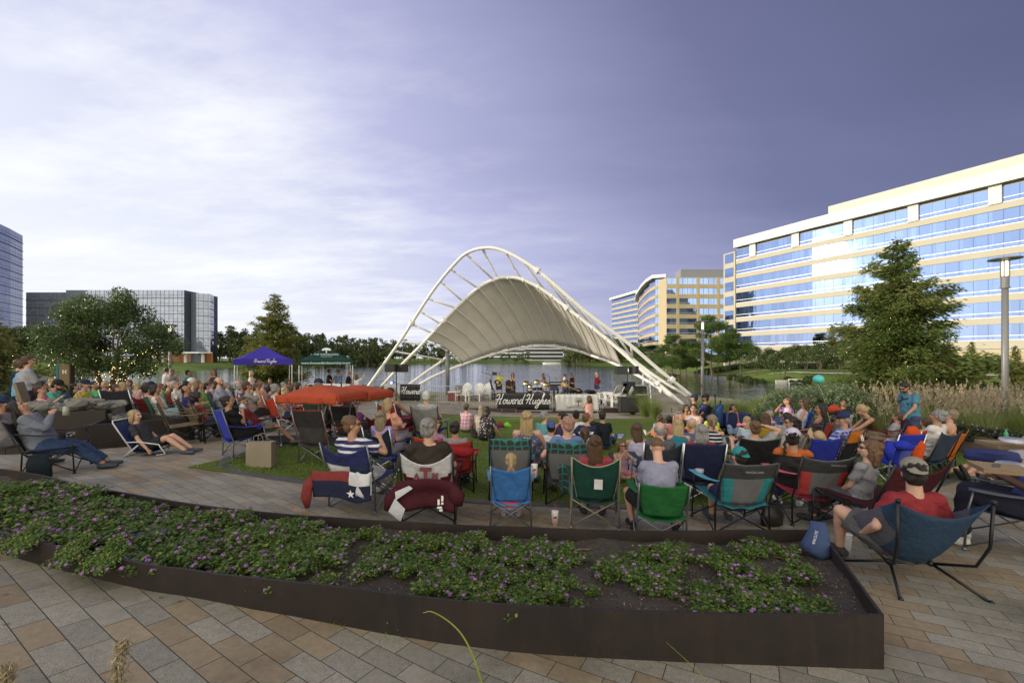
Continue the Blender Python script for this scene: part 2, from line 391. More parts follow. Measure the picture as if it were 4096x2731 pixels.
# ---------------------------------------------------------------- pavers
def paver_mat(name,ang=-29,w=.335,h=.172,plain=False):
    m,nt,b=new_mat(name); co=objco(nt)
    mp=nt.nodes.new('ShaderNodeMapping'); mp.inputs['Rotation'].default_value=(0,0,R(-ang)); nt.links.new(co,mp.inputs[0])
    s=nt.nodes.new('ShaderNodeSeparateXYZ'); nt.links.new(mp.outputs[0],s.inputs[0])
    X,Y=s.outputs[0],s.outputs[1]
    w_,h_=w,h
    ry=mth(nt,'DIVIDE',Y,h_); row=mth(nt,'FLOOR',ry)
    off=mth(nt,'MULTIPLY',mth(nt,'MODULO',mth(nt,'ABSOLUTE',row),2),.5)
    rx=mth(nt,'ADD',mth(nt,'DIVIDE',X,w_),off); colm=mth(nt,'FLOOR',rx)
    cb=nt.nodes.new('ShaderNodeCombineXYZ'); nt.links.new(colm,cb.inputs[0]); nt.links.new(row,cb.inputs[1])
    wn=nt.nodes.new('ShaderNodeTexWhiteNoise'); wn.noise_dimensions='2D'; nt.links.new(cb.outputs[0],wn.inputs['Vector'])
    r1=wn.outputs['Value']; sc_=nt.nodes.new('ShaderNodeSeparateColor'); nt.links.new(wn.outputs['Color'],sc_.inputs[0])
    fx=mth(nt,'FRACT',rx); fy=mth(nt,'FRACT',ry)
    # some long pavers are two half ones
    ex=mth(nt,'MULTIPLY',mth(nt,'MINIMUM',fx,mth(nt,'SUBTRACT',1,fx)),w_); ey=mth(nt,'MULTIPLY',mth(nt,'MINIMUM',fy,mth(nt,'SUBTRACT',1,fy)),h_)
    e=mth(nt,'MINIMUM',ex,ey)
    joint=mth(nt,'SUBTRACT',1,mth(nt,'DIVIDE',mth(nt,'SUBTRACT',e,.0016),.0022,clamp=True))
    # zones: broad diagonal bands of mixed tan and plain grey
    za=mth(nt,'FLOOR',mth(nt,'ADD',mth(nt,'DIVIDE',row,9),.35)); zb=mth(nt,'FLOOR',mth(nt,'ADD',mth(nt,'DIVIDE',colm,5),.2))
    zone=mth(nt,'MODULO',mth(nt,'ABSOLUTE',mth(nt,'ADD',za,zb)),2)
    tanp=mth(nt,'MULTIPLY_ADD',zone,.58,.03)
    istan=mth(nt,'LESS_THAN',r1,tanp)
    speck=noise(nt,co,150,2,.8); big=noise(nt,co,1.1,5,.6); mid=noise(nt,co,22,4,.6)
    g1=mixc(nt,sc_.outputs[1],(.235,.22,.182),(.325,.30,.245))
    t1=mixc(nt,sc_.outputs[2],(.26,.205,.135),(.33,.262,.175))
    c=mixc(nt,istan,g1,t1)
    # exposed aggregate on the light ones
    ag=mth(nt,'MULTIPLY',mth(nt,'GREATER_THAN',sc_.outputs[0],.45),mth(nt,'SUBTRACT',1,istan))
    spk=ramp(nt,speck,[(.35,(.62,.60,.56)),(.5,(1,1,1)),(.68,(1.5,1.5,1.48))])
    c=mixc(nt,mth(nt,'MULTIPLY_ADD',ag,.65,.22),c,mixc(nt,1.0,c,spk,'MULTIPLY'))
    stn=ramp(nt,big,[(.3,(.60,.585,.56)),(.5,(.95,.95,.95)),(.8,(1.12,1.11,1.10))])
    c=mixc(nt,1.0,c,stn,'MULTIPLY')
    c=mixc(nt,.5,c,mixc(nt,1.0,c,ramp(nt,mid,[(.3,(.72,.72,.72)),(.7,(1.2,1.2,1.2))]),'MULTIPLY'))
    drk=ramp(nt,noise(nt,co,.8,3,.9),[(.62,(0,0,0)),(.72,(1,1,1))])
    c=mixc(nt,mth(nt,'MULTIPLY',drk,.25),c,(.08,.07,.06))
    vg=nt.nodes.new('ShaderNodeTexVoronoi'); vg.inputs['Scale'].default_value=2.6; nt.links.new(co,vg.inputs['Vector'])
    c=mixc(nt,mth(nt,'MULTIPLY',mth(nt,'LESS_THAN',vg.outputs['Distance'],.05),.55),c,(.07,.065,.06))
    c=mixc(nt,joint,c,(.045,.043,.036))
    nt.links.new(c,b.inputs['Base Color']); b.inputs['Roughness'].default_value=.78; b.inputs['Specular IOR Level'].default_value=.3
    hh=mth(nt,'ADD',mth(nt,'MULTIPLY',joint,-1.0),mth(nt,'MULTIPLY',speck,.25)); hh=mth(nt,'ADD',hh,mth(nt,'MULTIPLY',r1,.25))
    bump(nt,b,hh,.6,.006); return m
M_pave=paver_mat('paving')
def ground_sheet(name,x0,x1,y0,y1,step,dz,mat,mask=None,hf=g):
    xs=np.arange(x0,x1+step/2,step); ys=np.arange(y0,y1+step/2,step); X,Y=np.meshgrid(xs,ys); Z=hf(X,Y)+dz
    s=SB(); n=len(xs); idx=np.arange(X.size).reshape(X.shape)
    s.v=[np.stack([X,Y,Z],-1).reshape(-1,3)]; s.n=X.size
    q=np.stack([idx[:-1,:-1],idx[:-1,1:],idx[1:,1:],idx[1:,:-1]],-1).reshape(-1,4)
    if mask is not None:
        cxx=(X[:-1,:-1]+X[1:,1:])/2; cyy=(Y[:-1,:-1]+Y[1:,1:])/2; q=q[mask(cxx,cyy).reshape(-1)]
    s.f=[tuple(k) for k in q.tolist()]; s.m=[0]*len(s.f)
    return s.build(name,mat,smooth=True)
struct(ground_sheet('plaza_paving',-30,26,-6,27,.5,0,M_pave,lambda x,y:(np.where(y<27,1,0)*(x<(9+y*.75))*(x>-(8+y*.95)))>0))
# ---------------------------------------------------------------- lawn: traced outline, artificial turf
lp=[(187,467),(232,473),(276,478),(318,483),(380,490),(450,497),(541,504),(610,506),(700,509),(780,507),(850,500),(912,491),(950,480),(972,473),(983,468),(981,460),(966,452),(945,446),(915,441),(870,432),(820,424),(770,419),(700,417),(660,418),(600,419),(560,417),(500,416),(430,413),(405,414),(398,420),(385,430),(345,440),(305,441),(276,447)]
LAWN=[(G(u,v).x,G(u,v).y) for u,v in lp]
def in_poly(poly): return lambda x,y: poly_sd(x,y,poly)<0
M_turf=grass_mat('turf',(.155,.215,.038),(.115,.17,.03),.7,45,.9)
# the turf sheet: triangulated outline refined on a grid
def poly_sheet(name,poly,dz,mat,step=.45,inset=0):
    xs=[p[0] for p in poly]; ys=[p[1] for p in poly]
    import bmesh
    bm=bmesh.new(); vs=[bm.verts.new((x,y,0)) for x,y in poly]; bm.faces.new(vs)
    for ax_,lo,hi in((0,min(xs),max(xs)),(1,min(ys),max(ys))):
        k=lo+step
        while k<hi:
            nrm=(1,0,0) if ax_==0 else (0,1,0); co_=(k,0,0) if ax_==0 else (0,k,0)
            bmesh.ops.bisect_plane(bm,geom=bm.verts[:]+bm.edges[:]+bm.faces[:],plane_co=co_,plane_no=nrm); k+=step
    for v in bm.verts: v.co.z=gz(v.co.x,v.co.y)+dz
    bm.normal_update()
    for f_ in bm.faces:
        if f_.normal.z<0: f_.normal_flip()
    me=bpy.data.meshes.new(name); bm.to_mesh(me); bm.free(); me.materials.append(mat); return obj(name,me)
struct(poly_sheet('lawn',LAWN,.012,M_turf,.8))
M_kerb=simple('kerb_stone',(.085,.085,.088),.8,var=.25,vs=3,bs=.3)
s=SB(); n=len(LAWN); Lc=np.array(LAWN); cen=Lc.mean(0)
ring=[]
for i in range(n):
    a,b_=Lc[i],Lc[(i+1)%n]; L=np.linalg.norm(b_-a); k=max(1,int(L/.6))
    for j in range(k): ring.append(a+(b_-a)*j/k)
ring=np.array(ring)
for _ in range(3): ring=(np.roll(ring,1,0)+2*ring+np.roll(ring,-1,0))/4
dn=np.roll(ring,-1,0)-np.roll(ring,1,0); nn=np.c_[dn[:,1],-dn[:,0]]; nn/=np.linalg.norm(nn,axis=1,keepdims=True)
if ((ring+nn-cen)**2).sum()<((ring-nn-cen)**2).sum(): nn=-nn
V=[];Fc=[]
for i,(p,q_) in enumerate(zip(ring,nn)):
    o_=p+q_*.13; i_=p-q_*.05
    for (x,y),dz in((o_,-.02),(o_,.022),(i_,.022),(i_,-.02)): V.append((x,y,gz(x,y)+dz))
m_=len(ring)
for i in range(m_):
    j=(i+1)%m_
    for k in range(3): Fc.append((4*i+k,4*j+k,4*j+k+1,4*i+k+1))
s.add(V,Fc); struct(s.build('lawn_kerb',M_kerb))
# grass blades on the lawn edge and sheet (ground cover)
def blades(n,poly,hgt=.035,name='turf_blades',mat=None,box=None,dmin=4,dmax=14):
    pts=[]
    xs=[p[0] for p in poly]; ys=[p[1] for p in poly]
    while sum(map(len,pts))<n:
        # denser near the camera
        y=RNG.uniform(dmin**.2,dmax**.2,60000)**5; x=RNG.uniform(min(xs),max(xs),60000)
        ok=(poly_sd(x,y,poly)<-.05)&(np.abs(x)<y*1.25); pts.append(np.c_[x,y][ok])
    p=np.concatenate(pts)[:n]; z=g(p[:,0],p[:,1])+.012
    C=np.c_[p,z+hgt*.45]; a=RNG.uniform(0,6.28,n); w=.004*(1+p[:,1]/8)
    A=np.c_[np.cos(a)*w,np.sin(a)*w,np.zeros(n)]; B=np.c_[RNG.normal(0,.012,(n,2)),np.full(n,hgt*.55)*RNG.uniform(.5,1.2,n)]
    return obj(name,quads_mesh(name,C,A,B,mat))
def leaf_mat(name,c1,c2,c3=None,transl=.35,rough=.55):
    m,nt,b=new_mat(name); at=nt.nodes.new('ShaderNodeAttribute'); at.attribute_name='tint'
    st=[(0,c1),(.75,c2),(1,c3 or c2)]
    c=ramp(nt,at.outputs['Fac'],st)
    nz=noise(nt,objco(nt),.9,3); c=mixc(nt,1.0,c,ramp(nt,nz,[(.3,(.7,.7,.7)),(.7,(1.25,1.25,1.25))]),'MULTIPLY')
    nt.links.new(c,b.inputs['Base Color']); b.inputs['Roughness'].default_value=rough; b.inputs['Specular IOR Level'].default_value=.35
    t=nt.nodes.new('ShaderNodeBsdfTranslucent'); nt.links.new(c,t.inputs['Color'])
    mx=nt.nodes.new('ShaderNodeMixShader'); mx.inputs[0].default_value=transl
    nt.links.new(b.outputs[0],mx.inputs[1]); nt.links.new(t.outputs[0],mx.inputs[2]); nt.links.new(mx.outputs[0],nt.nodes['Material Output'].inputs[0])
    return m
M_blade=leaf_mat('turf_blade',(.13,.20,.035),(.18,.26,.055),(.26,.28,.10))
struct(blades(60000,LAWN,.03,'turf_blades',M_blade),'stuff')['label']='short artificial turf blades over the lawn'
# stage terrace
M_deck=paver_mat('terrace_paving',-4,.5,.12)
SZ=-2.93
s=SB(); D=[G(378,413),G(410,414),G(470,415),G(560,416.5),G(600,417),G(648,416.5),G(700,413)]
Dl=[(-24,24.5),(-9.5,25.2)]+[(p.x,25.2) for p in D[1:-1]]+[(14.5,25.6),(15.8,31.5),(12,37.4),(-14,37.4),(-24,38)]
s.prism(Dl,SZ-1.6,SZ); struct(s.build('stage_terrace',[M_deck])); 
M_dark=simple('dark_steel',(.045,.030,.026),.6,var=.4,vs=3,bs=.3)
s=SB()
for i in range(len(Dl)-6):
    a,b_=Dl[i],Dl[i+1]
    if b_[0]<-9: continue
    s.bar((a[0],a[1]-.03,SZ-.28),(b_[0],b_[1]-.03,SZ-.28),.05,.56,up=(0,0,1))
struct(s.build('terrace_kerb',M_dark))
# ---------------------------------------------------------------- glass and stone
def glass_mat(name,tint,rough=.04,wav=.02,metal=1,cell=(1.7,1.3)):
    m,nt,b=new_mat(name); co=objco(nt)
    b.inputs['Metallic'].default_value=metal; b.inputs['Roughness'].default_value=rough
    nz=noise(nt,co,.35,2)
    v=nt.nodes.new('ShaderNodeTexWhiteNoise'); s=vmth(nt,'FLOOR',vmth(nt,'MULTIPLY',co,(1/cell[0],1/cell[0],1/cell[1]))); nt.links.new(s,v.inputs['Vector'])
    f=mth(nt,'MULTIPLY_ADD',v.outputs['Value'],.22,.86)
    hs=nt.nodes.new('ShaderNodeHueSaturation'); hs.inputs['Color'].default_value=(*tint,1); nt.links.new(f,hs.inputs['Value']); nt.links.new(hs.outputs[0],b.inputs['Base Color'])
    bump(nt,b,mth(nt,'ADD',nz,mth(nt,'MULTIPLY',v.outputs['Value'],.15)),wav,1.0); return m
GL_R=glass_mat('blue_window_glass',(.22,.32,.58),.035,.02,cell=(1.9,4.2))
GL_L=glass_mat('grey_window_glass',(.27,.30,.40),.05,.03,metal=.45,cell=(2.2,1.35))
M_lime=simple('limestone',(.43,.40,.31),.85,var=.08,vs=.4,bs=.2,bsc=6)
M_lime2=simple('limestone_dark',(.47,.385,.24),.85,var=.08,vs=.4,bs=.2,bsc=6)
M_wht=simple('white_metal_panel',(.58,.57,.54),.45,var=.03,vs=.3,bs=0)
M_mull=simple('mullion_metal',(.07,.08,.11),.4,.4,bs=0)
M_rail=simple('pale_metal',(.75,.76,.76),.4,.2,bs=0)
M_grey=simple('grey_roof_screen',(.22,.23,.25),.6,var=.06,bs=0)
M_screen=simple('ribbed_roof_screen',(.50,.48,.41),.6,var=.05,bs=0)
def off_path(pts,d):
    """offset polyline to its left (positive)"""
    P_=np.array(pts,float); out=[]
    for i in range(len(P_)):
        a=P_[max(i-1,0)]; b=P_[i]; c=P_[min(i+1,len(P_)-1)]
        ns=[]
        for u_,v_ in((a,b),(b,c)):
            t=v_-u_; L=np.linalg.norm(t)
            if L>1e-6: ns.append(np.array([-t[1],t[0]])/L)
        n=sum(ns); n/=np.linalg.norm(n); k=1/max(.5,abs(n@ns[0])); out.append(b+n*d*k)
    return np.array(out)
def ribbon(s,pts,z0,z1,d0,d1,mi=0):
    """closed band that follows the path between offsets d0<d1"""
    a=off_path(pts,d0); b=off_path(pts,d1); n=len(a)
    V=[(*a[i],z0) for i in range(n)]+[(*a[i],z1) for i in range(n)]+[(*b[i],z0) for i in range(n)]+[(*b[i],z1) for i in range(n)]
    Fc=[]
    for i in range(n-1):
        j=i+1
        Fc+=[(i,j,n+j,n+i),(2*n+i,3*n+i,3*n+j,2*n+j),(n+i,n+j,3*n+j,3*n+i),(i,2*n+i,2*n+j,j)]
    Fc+=[(0,n,3*n,2*n),(n-1,3*n-1,4*n-1,2*n-1)]
    s.add(V,Fc,mi)
def along(pts,step,start=0):
    P_=np.array(pts,float); seg=np.linalg.norm(np.diff(P_,axis=0),axis=1); cum=np.r_[0,np.cumsum(seg)]; out=[]
    t=start
    while t<cum[-1]-.01:
        i=np.searchsorted(cum,t,side='right')-1; f=(t-cum[i])/seg[i]; out.append(P_[i]+(P_[i+1]-P_[i])*f); t+=step
    return out
def band_block(root,pts,zb,zt,floors,fh,wh,depth,wall,glass,mstep=1.9,rails=True,pier=None,mull=M_mull,win_name='window_band'):
    """walls on the left side of the path; outside face at offset 0"""
    s=SB(); a=np.array(pts,float); bk=off_path(pts,-depth)
    poly=[tuple(p) for p in a]+[tuple(p) for p in bk[::-1]]
    s.prism(poly,zb,zt-.02); 
    # raised spandrels
    for k in range(floors):
        z1=zt-.4-fh*k
        if k: ribbon(s,pts,z1+.02,z1+(fh-wh)-.02,.002,.28)
    ribbon(s,pts,z1-fh-.3+.0,z1-wh-.02,.002,.28)
    if pier:
        for p in along(pts,pier,.6):
            d=np.array(pts[-1],float)-np.array(pts[0],float); s.box((p[0],p[1],(zb+zt)/2),(.55,.42,(zt-zb)/2-.05),math.atan2(d[1],d[0]))
    s.build('wall',wall,root)
    for k in range(floors):
        z1=zt-.4-fh*k; w=SB(); ribbon(w,pts,z1-wh,z1,.01,.10); mm=w
        for p in along(pts,mstep,mstep): mm.box((p[0],p[1],z1-wh/2),(.05,.16,wh/2),0,1)
        if rails: ribbon(w,pts,z1-wh*.72,z1-wh*.72+.09,.11,.18,2); ribbon(w,pts,z1-wh+.02,z1-wh+.10,.11,.18,2)
        w.build(win_name,[glass,mull,M_rail],root)
# --- big office building on the right
B1=empty('office_building',(0,0,0),0,'long cream office building with blue ribbon windows, white roof edge and sun glare','building')
Fp=[(65.4,125.2),(74.5,106.5),(84,89.5),(92.5,74.5),(101,60),(112,42)]
Fp=Fp[::-1]   # outside on the left of the path
band_block(B1,Fp,-2.4,31.8,7,4.2,2.95,30,M_lime,GL_R,1.95)
s=SB(); ribbon(s,[(p[0],p[1]) for p in Fp],31.85,34.2,-3,1.4); s.build('roof_fascia',M_wht,B1)
s=SB(); pr=off_path(Fp,-7); ribbon(s,pr[:-1],34.45,38.6,-14,0); s.build('roof_screen',M_screen,B1)
for p in along(Fp,11.6,9.0): 
    s=SB(); d=np.array(Fp[-1])-np.array(Fp[0]); s.box((p[0]-.2,p[1]-.1,30.1),(.85,.3,1.7),math.atan2(d[1],d[0])); s.build('roof_pillar',M_wht,B1)
# end bay with square windows
E=[(63.2,128.5),(62.0,133.2),(60.8,137.5)][::-1]; E=[E[0],E[1],(62.9,129.3)]
s=SB(); s.prism([(65.2,125.6),(63.75,129.6),(78,134),(80,129)],-2.4,31.2); s.build('wall',M_lime,B1)
for k in range(7): s=SB(); ribbon(s,[(63.95,129.0),(65.0,126.2)][::-1],28.2-4.2*k,31-4.2*k-.2,.02,.12); s.build('window',GL_R,B1)
s=SB(); ribbon(s,off_path(Fp,-3)[:-1],-2.5,1.2,2.6,3.6); s.build('plinth',M_lime2,B1)
# ground floor glazing strip
# --- middle office building
B2=empty('office_building',(0,0,0),0,'cream office building with gridded dark windows standing behind the pines','building')
band_block(B2,[(104,180),(64.3,179)],-2.4,33.6,8,4.2,2.5,9,M_lime2,GL_R,2.2,True,pier=8.6)
s=SB(); s.box((80,184,35.4),(9,3,1.9)); s.build('roof_screen',M_grey,B2)
cv_=[(70.5,196.5),(66.3,198.5),(66.6,208),(69,224),(74,250),(82,280)]
B3=empty('office_building',(0,0,0),0,'curved cream and blue glass office wing with grey roof eave beside the gridded block','building')
band_block(B3,cv_,-2.4,36.5,8,4.3,2.9,16,M_lime2,GL_R,2.0,True)
s=SB(); ribbon(s,cv_,36.55,38.0,-6,2.0); s.build('roof_fascia',M_rail,B3)
cv2=[(106,314),(103,328),(99,345),(94.5,365),(89.5,385)]
B4=empty('office_building',(0,0,0),0,'farthest cream and blue banded office wing with thin grey eave, left of the curved one','building')
band_block(B4,cv2,-2.4,51.5,12,4.3,2.9,20,M_lime2,GL_R,2.0,True)
s=SB(); ribbon(s,cv2,51.55,53.4,-6,2.6); s.build('roof_fascia',M_rail,B4)
s=SB(); ribbon(s,cv2[:3],53.45,58,-14,-5); s.build('roof_screen',M_grey,B4)
# --- left glass buildings
def glass_block(root,pts,zb,zt,floors,depth,glass,vstep,ground=0,wall=M_mull):
    s=SB(); bk=off_path(pts,-depth); s.prism([tuple(p) for p in pts]+[tuple(p) for p in bk[::-1]],zb+ground,zt); s.build('wall',simple('dark_wall',(.10,.12,.16),.5),root)
    fh=(zt-zb-ground)/floors
    for k in range(floors):
        w=SB(); ribbon(w,pts,zb+ground+fh*k+.03,zb+ground+fh*(k+1)-.03,.01,.14); mm=w; z=zb+ground+fh*k
        for p in along(pts,vstep,vstep/2): mm.box((p[0],p[1],z+fh/2),(.05,.24,fh/2-.04),0,1)
        ribbon(mm,pts,z+fh*.36,z+fh*.36+.1,.15,.24,1); ribbon(mm,pts,z-.12,z+.14,.15,.50,1)
        w.build('window_band',[glass,simple('grey_mullion',(.15,.17,.21),.4,.3,bs=0)],root)
B5=empty('glass_building',(0,0,0),0,'wide grey blue glass office block across the lake behind the oak','building')
Lp5=[(-145.6,222),(-144.6,216),(-147.5,211),(-153,209.6),(-157,209.6),(-157,211.4),(-160,211.4),(-160,209.3),(-222,209.3)]
glass_block(B5,[(-160,233),(-152,219),(-149.3,212.6),(-154,209.8)],-2.2,31.6,8,18,GL_L,1.9,ground=4.6)
glass_block(B5,[(-159.5,209.3),(-217,209.3)],-2.2,33.0,8,20,GL_L,2.1,ground=4.6)
glass_block(B5,[(-217.5,212.5),(-240,212.5)],-2.2,32.4,8,18,GL_L,2.1,ground=4.6)
s=SB(); s.prism([(-154,213),(-159,213),(-159,225),(-154,225)],-2.2,32); s.build('stair_core',simple('dark_wall',(.10,.12,.16),.5),B5)
for x in(-151.5,-160,-171,-183): s=SB(); s.tube([(x,211,-2.3),(x,211,2.45)],.85,12); s.build('column',M_wht,B5)
s=SB(); s.box((-165,217,-0.1),(14,.3,2.3)); s.build('lobby_glass',simple('lobby_glass',(.05,.035,.025),.2,emit=(1,.35,.08),es=.10,bs=0),B5)
s=SB(); ribbon(s,[(-149,213),(-152,209.6),(-200,208.5)],2.3,2.9,.4,2.2); s.build('canopy_slab',M_rail,B5)
B6=empty('glass_tower',(0,0,0),0,'tall curved blue glass tower cut by the left edge of the photo','building')
glass_block(B6,[(-258.5,227),(-251,215),(-244.5,203),(-239,191),(-236,180)],-2.2,64.5,16,30,glass_mat('tower_glass',(.20,.24,.38),.05,.03,metal=.55,cell=(2,1.5)),1.9)
# --- far building across the lake
B7=empty('office_building',(0,0,0),0,'low dark glass office building with white floor lines straight across the lake','building')
s=SB(); s.box((26,357,3),(15.5,7,8.5)); s.build('wall',simple('dark_wall',(.05,.06,.08),.4),B7)
for z in(-2.2,1,4.1,7.2,10.3):
    s=SB(); s.box((26,349.5,z+.3),(16,.7,.35)); s.build('floor_slab',M_rail,B7)
for k in range(9): s=SB(); s.box((12+k*3.5,349.2,-3.9),(.3,.3,1.6)); s.build('column',M_wht,B7)
B8=empty('office_building',(0,0,0),0,'pale low office building with white bands half hidden by far trees','building')
s=SB(); s.box((-6,375,3.5),(17,6,8)); s.build('wall',simple('dark_wall',(.11,.13,.16),.4),B8)
for z in(1,4.1,7.2,10.3):
    s=SB(); s.box((-6,368.6,z),(17.3,.6,.5)); s.build('floor_slab',M_rail,B8)
B9=empty('office_building',(0,0,0),0,'brownish office block showing through far trees right of the dark glass one','building')
s=SB(); s.box((62,372,2),(9,6,7.5)); s.build('wall',M_lime2,B9)
for z in(0,3.2,6.4):
    s=SB(); s.box((62,365.8,z),(8.4,.3,.8)); s.build('window_band',GL_L,B9)
# pavilion + pontoon boat on the far shore
pv=empty('pavilion',(11,320,-3.6),0,'small white flat roofed pavilion on the far shore','pavilion')
s=SB(); s.box((0,0,2.5),(3.6,3,.16)); s.build('roof',M_wht,pv)
for x in(-2.6,-.9,.9,2.6): s=SB(); s.tube([(x,0,0),(x,0,2.33)],.12,8); s.build('column',M_wht,pv)
bt=empty('pontoon_boat',(27.5,300,-4),0,'grey pontoon boat moored off the far shore','boat')
s=SB(); s.tube([(-6,-1,.2),(5.6,-1,.2),(7,-1,.6)],.45,10); s.tube([(-6,1,.2),(5.6,1,.2),(7,1,.6)],.45,10); s.build('hull',M_rail,bt,True)
s=SB(); s.box((0,0,.85),(6.2,1.4,.14)); s.box((-1,0,1.4),(4.2,1.35,.42)); s.build('deck',simple('boat_grey',(.30,.31,.33),.5),bt)
# --- unseen block added off-frame at left to shade the foreground
B10=empty('shade_block',(-62,-20,0),0,'unseen plain block added left of the frame to shade the foreground','building')
s=SB(); s.box((0,0,7),(10,27.5,9.5)); s.build('wall',M_lime2,B10)
s=SB()
for k in range(4): s.box((10.05,0,1+k*3.8),(.06,26,.9))
s.build('window_band',GL_L,B10)
# ---------------------------------------------------------------- canopy over the stage
def catmull(pts,n=8):
    P_=[np.array(p,float) for p in pts]; P_=[2*P_[0]-P_[1]]+P_+[2*P_[-1]-P_[-2]]; out=[]
    for i in range(1,len(P_)-2):
        for k in range(n):
            t=k/n; a,b,c,d=P_[i-1:i+3]
            out.append(.5*((2*b)+(-a+c)*t+(2*a-5*b+4*c-d)*t*t+(-a+3*b-3*c+d)*t**3))
    out.append(P_[-2]); return np.array(out)
def arc_t(pts,ts):
    seg=np.linalg.norm(np.diff(pts,axis=0),axis=1); cum=np.r_[0,np.cumsum(seg)]/seg.sum()
    return np.array([[np.interp(t,cum,pts[:,k]) for k in range(3)] for t in ts])
def curve_px(L): return catmull([tuple(P(*q)) for q in L],8)
cA=curve_px([(365.6,389.5,35),(383,365,34.3),(400.6,340,33.5),(431,293,32.0),(452.7,265.8,31),(468,252.2,30.4),(487,247.4,29.8),(505,251,29.4),(528.6,264,29),(551,281,28.7),(588,313,28.5),(626.8,341.7,28.4),(660,370,28.4),(691,395,28.4)])
cB=curve_px([(377.5,389.6,35),(402,364,34.2),(421.4,344.6,33.5),(452.7,311,32.6),(478,288,32),(495.8,279,31.6),(508,277,31.3),(522,279,31),(543.4,289.8,30.6),(573,312,30),(610.4,341.7,29.2),(647.6,374.4,28.3),(683,404,27.3)])
cC=curve_px([(409.5,390,35),(433.3,376,35.6),(463,364,36.2),(484,356.5,36.4),(513.7,348.6,36.4),(543.4,345.4,36),(570,348.4,35),(594,355.8,33.6),(620.8,366,31.6),(655,384.8,29),(683.5,404,27.3)])
cD=curve_px([(402,389,35.5),(424,373,36),(446.7,356.5,36.3),(478,326,36),(512,305,35.4),(548,302,34.6),(577,315,33.4),(596,329.5,32),(617,346,30.6),(650,372,29.4),(691,398,28.4)])
Cn=empty('stage_canopy',(0,0,0),0,'white tensile canopy on curved white pipes arching over the lakeside stage','canopy')
M_pipe=simple('white_painted_pipe',(.74,.73,.69),.45,var=.05,vs=1,bs=.05)
m,nt,b=new_mat('canopy_membrane'); co=objco(nt)
cc=mixc(nt,ramp(nt,noise(nt,co,1.2,5,.6),[(.35,(0,0,0)),(.7,(1,1,1))]),(.72,.69,.62),(.80,.77,.70)); nt.links.new(cc,b.inputs['Base Color']); b.inputs['Roughness'].default_value=.7
tr=nt.nodes.new('ShaderNodeBsdfTranslucent'); nt.links.new(cc,tr.inputs['Color']); mx=nt.nodes.new('ShaderNodeMixShader'); mx.inputs[0].default_value=.32
nt.links.new(b.outputs[0],mx.inputs[1]); nt.links.new(tr.outputs[0],mx.inputs[2]); nt.links.new(mx.outputs[0],nt.nodes['Material Output'].inputs[0]); M_memb=m
for c,r in((cA,.115),(cB,.125),(cC,.11),(cD,.105)):
    s=SB(); s.tube([tuple(p) for p in c],r,12); s.build('arch_pipe',M_pipe,Cn,True)
# membrane between B and C (C end lies behind); left/right limits
tb=np.linspace(.30,.80,15); 
def near_t(c,u):
    uu=CU+F*c[:,0]/c[:,1]; i=np.argmin(np.abs(uu-u)); seg=np.linalg.norm(np.diff(c,axis=0),axis=1); cum=np.r_[0,np.cumsum(seg)]/seg.sum(); return cum[i]
tb0,tb1=near_t(cB,424),near_t(cB,607); tc0,tc1=near_t(cC,463),near_t(cC,620)
nr=15
TB=np.linspace(tb0,tb1,nr); TC=np.linspace(tc0,tc1,nr)
Bp=arc_t(cB,TB); Cp=arc_t(cC,TC)
def mem(u,v):
    t1=tb0+(tb1-tb0)*u; t2=tc0+(tc1-tc0)*u
    a=arc_t(cB,[t1])[0]; c=arc_t(cC,[t2])[0]; p=a*(1-v)+c*v
    sag=.75*math.sin(math.pi*v); ribw=abs(math.sin(math.pi*u*(nr-1)))*.06*math.sin(math.pi*v)
    mid=np.array([0,.45,.75]); return p+mid*sag*.55+np.array([0,.1,.2])*ribw+np.array([0,.05,.16])*1.0
s=SB(); s.sheet(mem,84,12,.03); s.build('membrane',M_memb,Cn,True)
for i in range(nr):
    u=i/(nr-1); pts=[]
    for k in range(9):
        v=k/8; p=mem(u,v); pts.append(tuple(p-np.array([0,.08,.17])))
    s=SB(); s.tube(pts,.045,8); s.box(np.array(pts[0])+np.array([0,0,0]),(.10,.10,.14)); s.build('rib',M_pipe,Cn,True)
# struts from the high arch
Apx=[(393,351.8),(401.5,339.7),(409.5,326.8),(419,313.5),(429,299.6),(439.5,285),(451.5,270.7),(465.5,257),(483,250.3),(504,254.5),(523.5,265.7),(542,278.5),(549.5,282.5),(562,292.5),(578,306),(597,322),(616,336),(632,347)]
Bpx=[(445,357.3),(423,344),(431.5,332.2),(441,321),(456.5,310.5),(464.5,298.2),(478,287.8),(493.5,278.6),(512.3,277.0),(535,287),(557,300),(573,312.3),(583,318.8),(596,329),(607,338),(620,348),(634,356),(634,362)]
for i,(a,b_) in enumerate(zip(Apx,Bpx)):
    ta=near_t(cA,a[0]); pa=arc_t(cA,[ta])[0]
    cc_=cD if (i==0 or i>=8) else cB
    tt=near_t(cc_,b_[0]); pb=arc_t(cc_,[tt])[0]
    s=SB(); s.tube([tuple(pa),tuple(pb)],.075,8); 
    dd=(pb-pa)/np.linalg.norm(pb-pa)
    s.bar(tuple(pa+dd*.1),tuple(pa+dd*.45),.16,.1); s.build('strut',M_pipe,Cn,True)
for c in(cA,cB,cC,cD):
    for e in(0,-1): s=SB(); s.tube([(c[e][0],c[e][1],c[e][2]-.8),(c[e][0],c[e][1],c[e][2]-.02)],.3,12); s.build('footing',simple('concrete',(.30,.29,.27),.8),Cn)
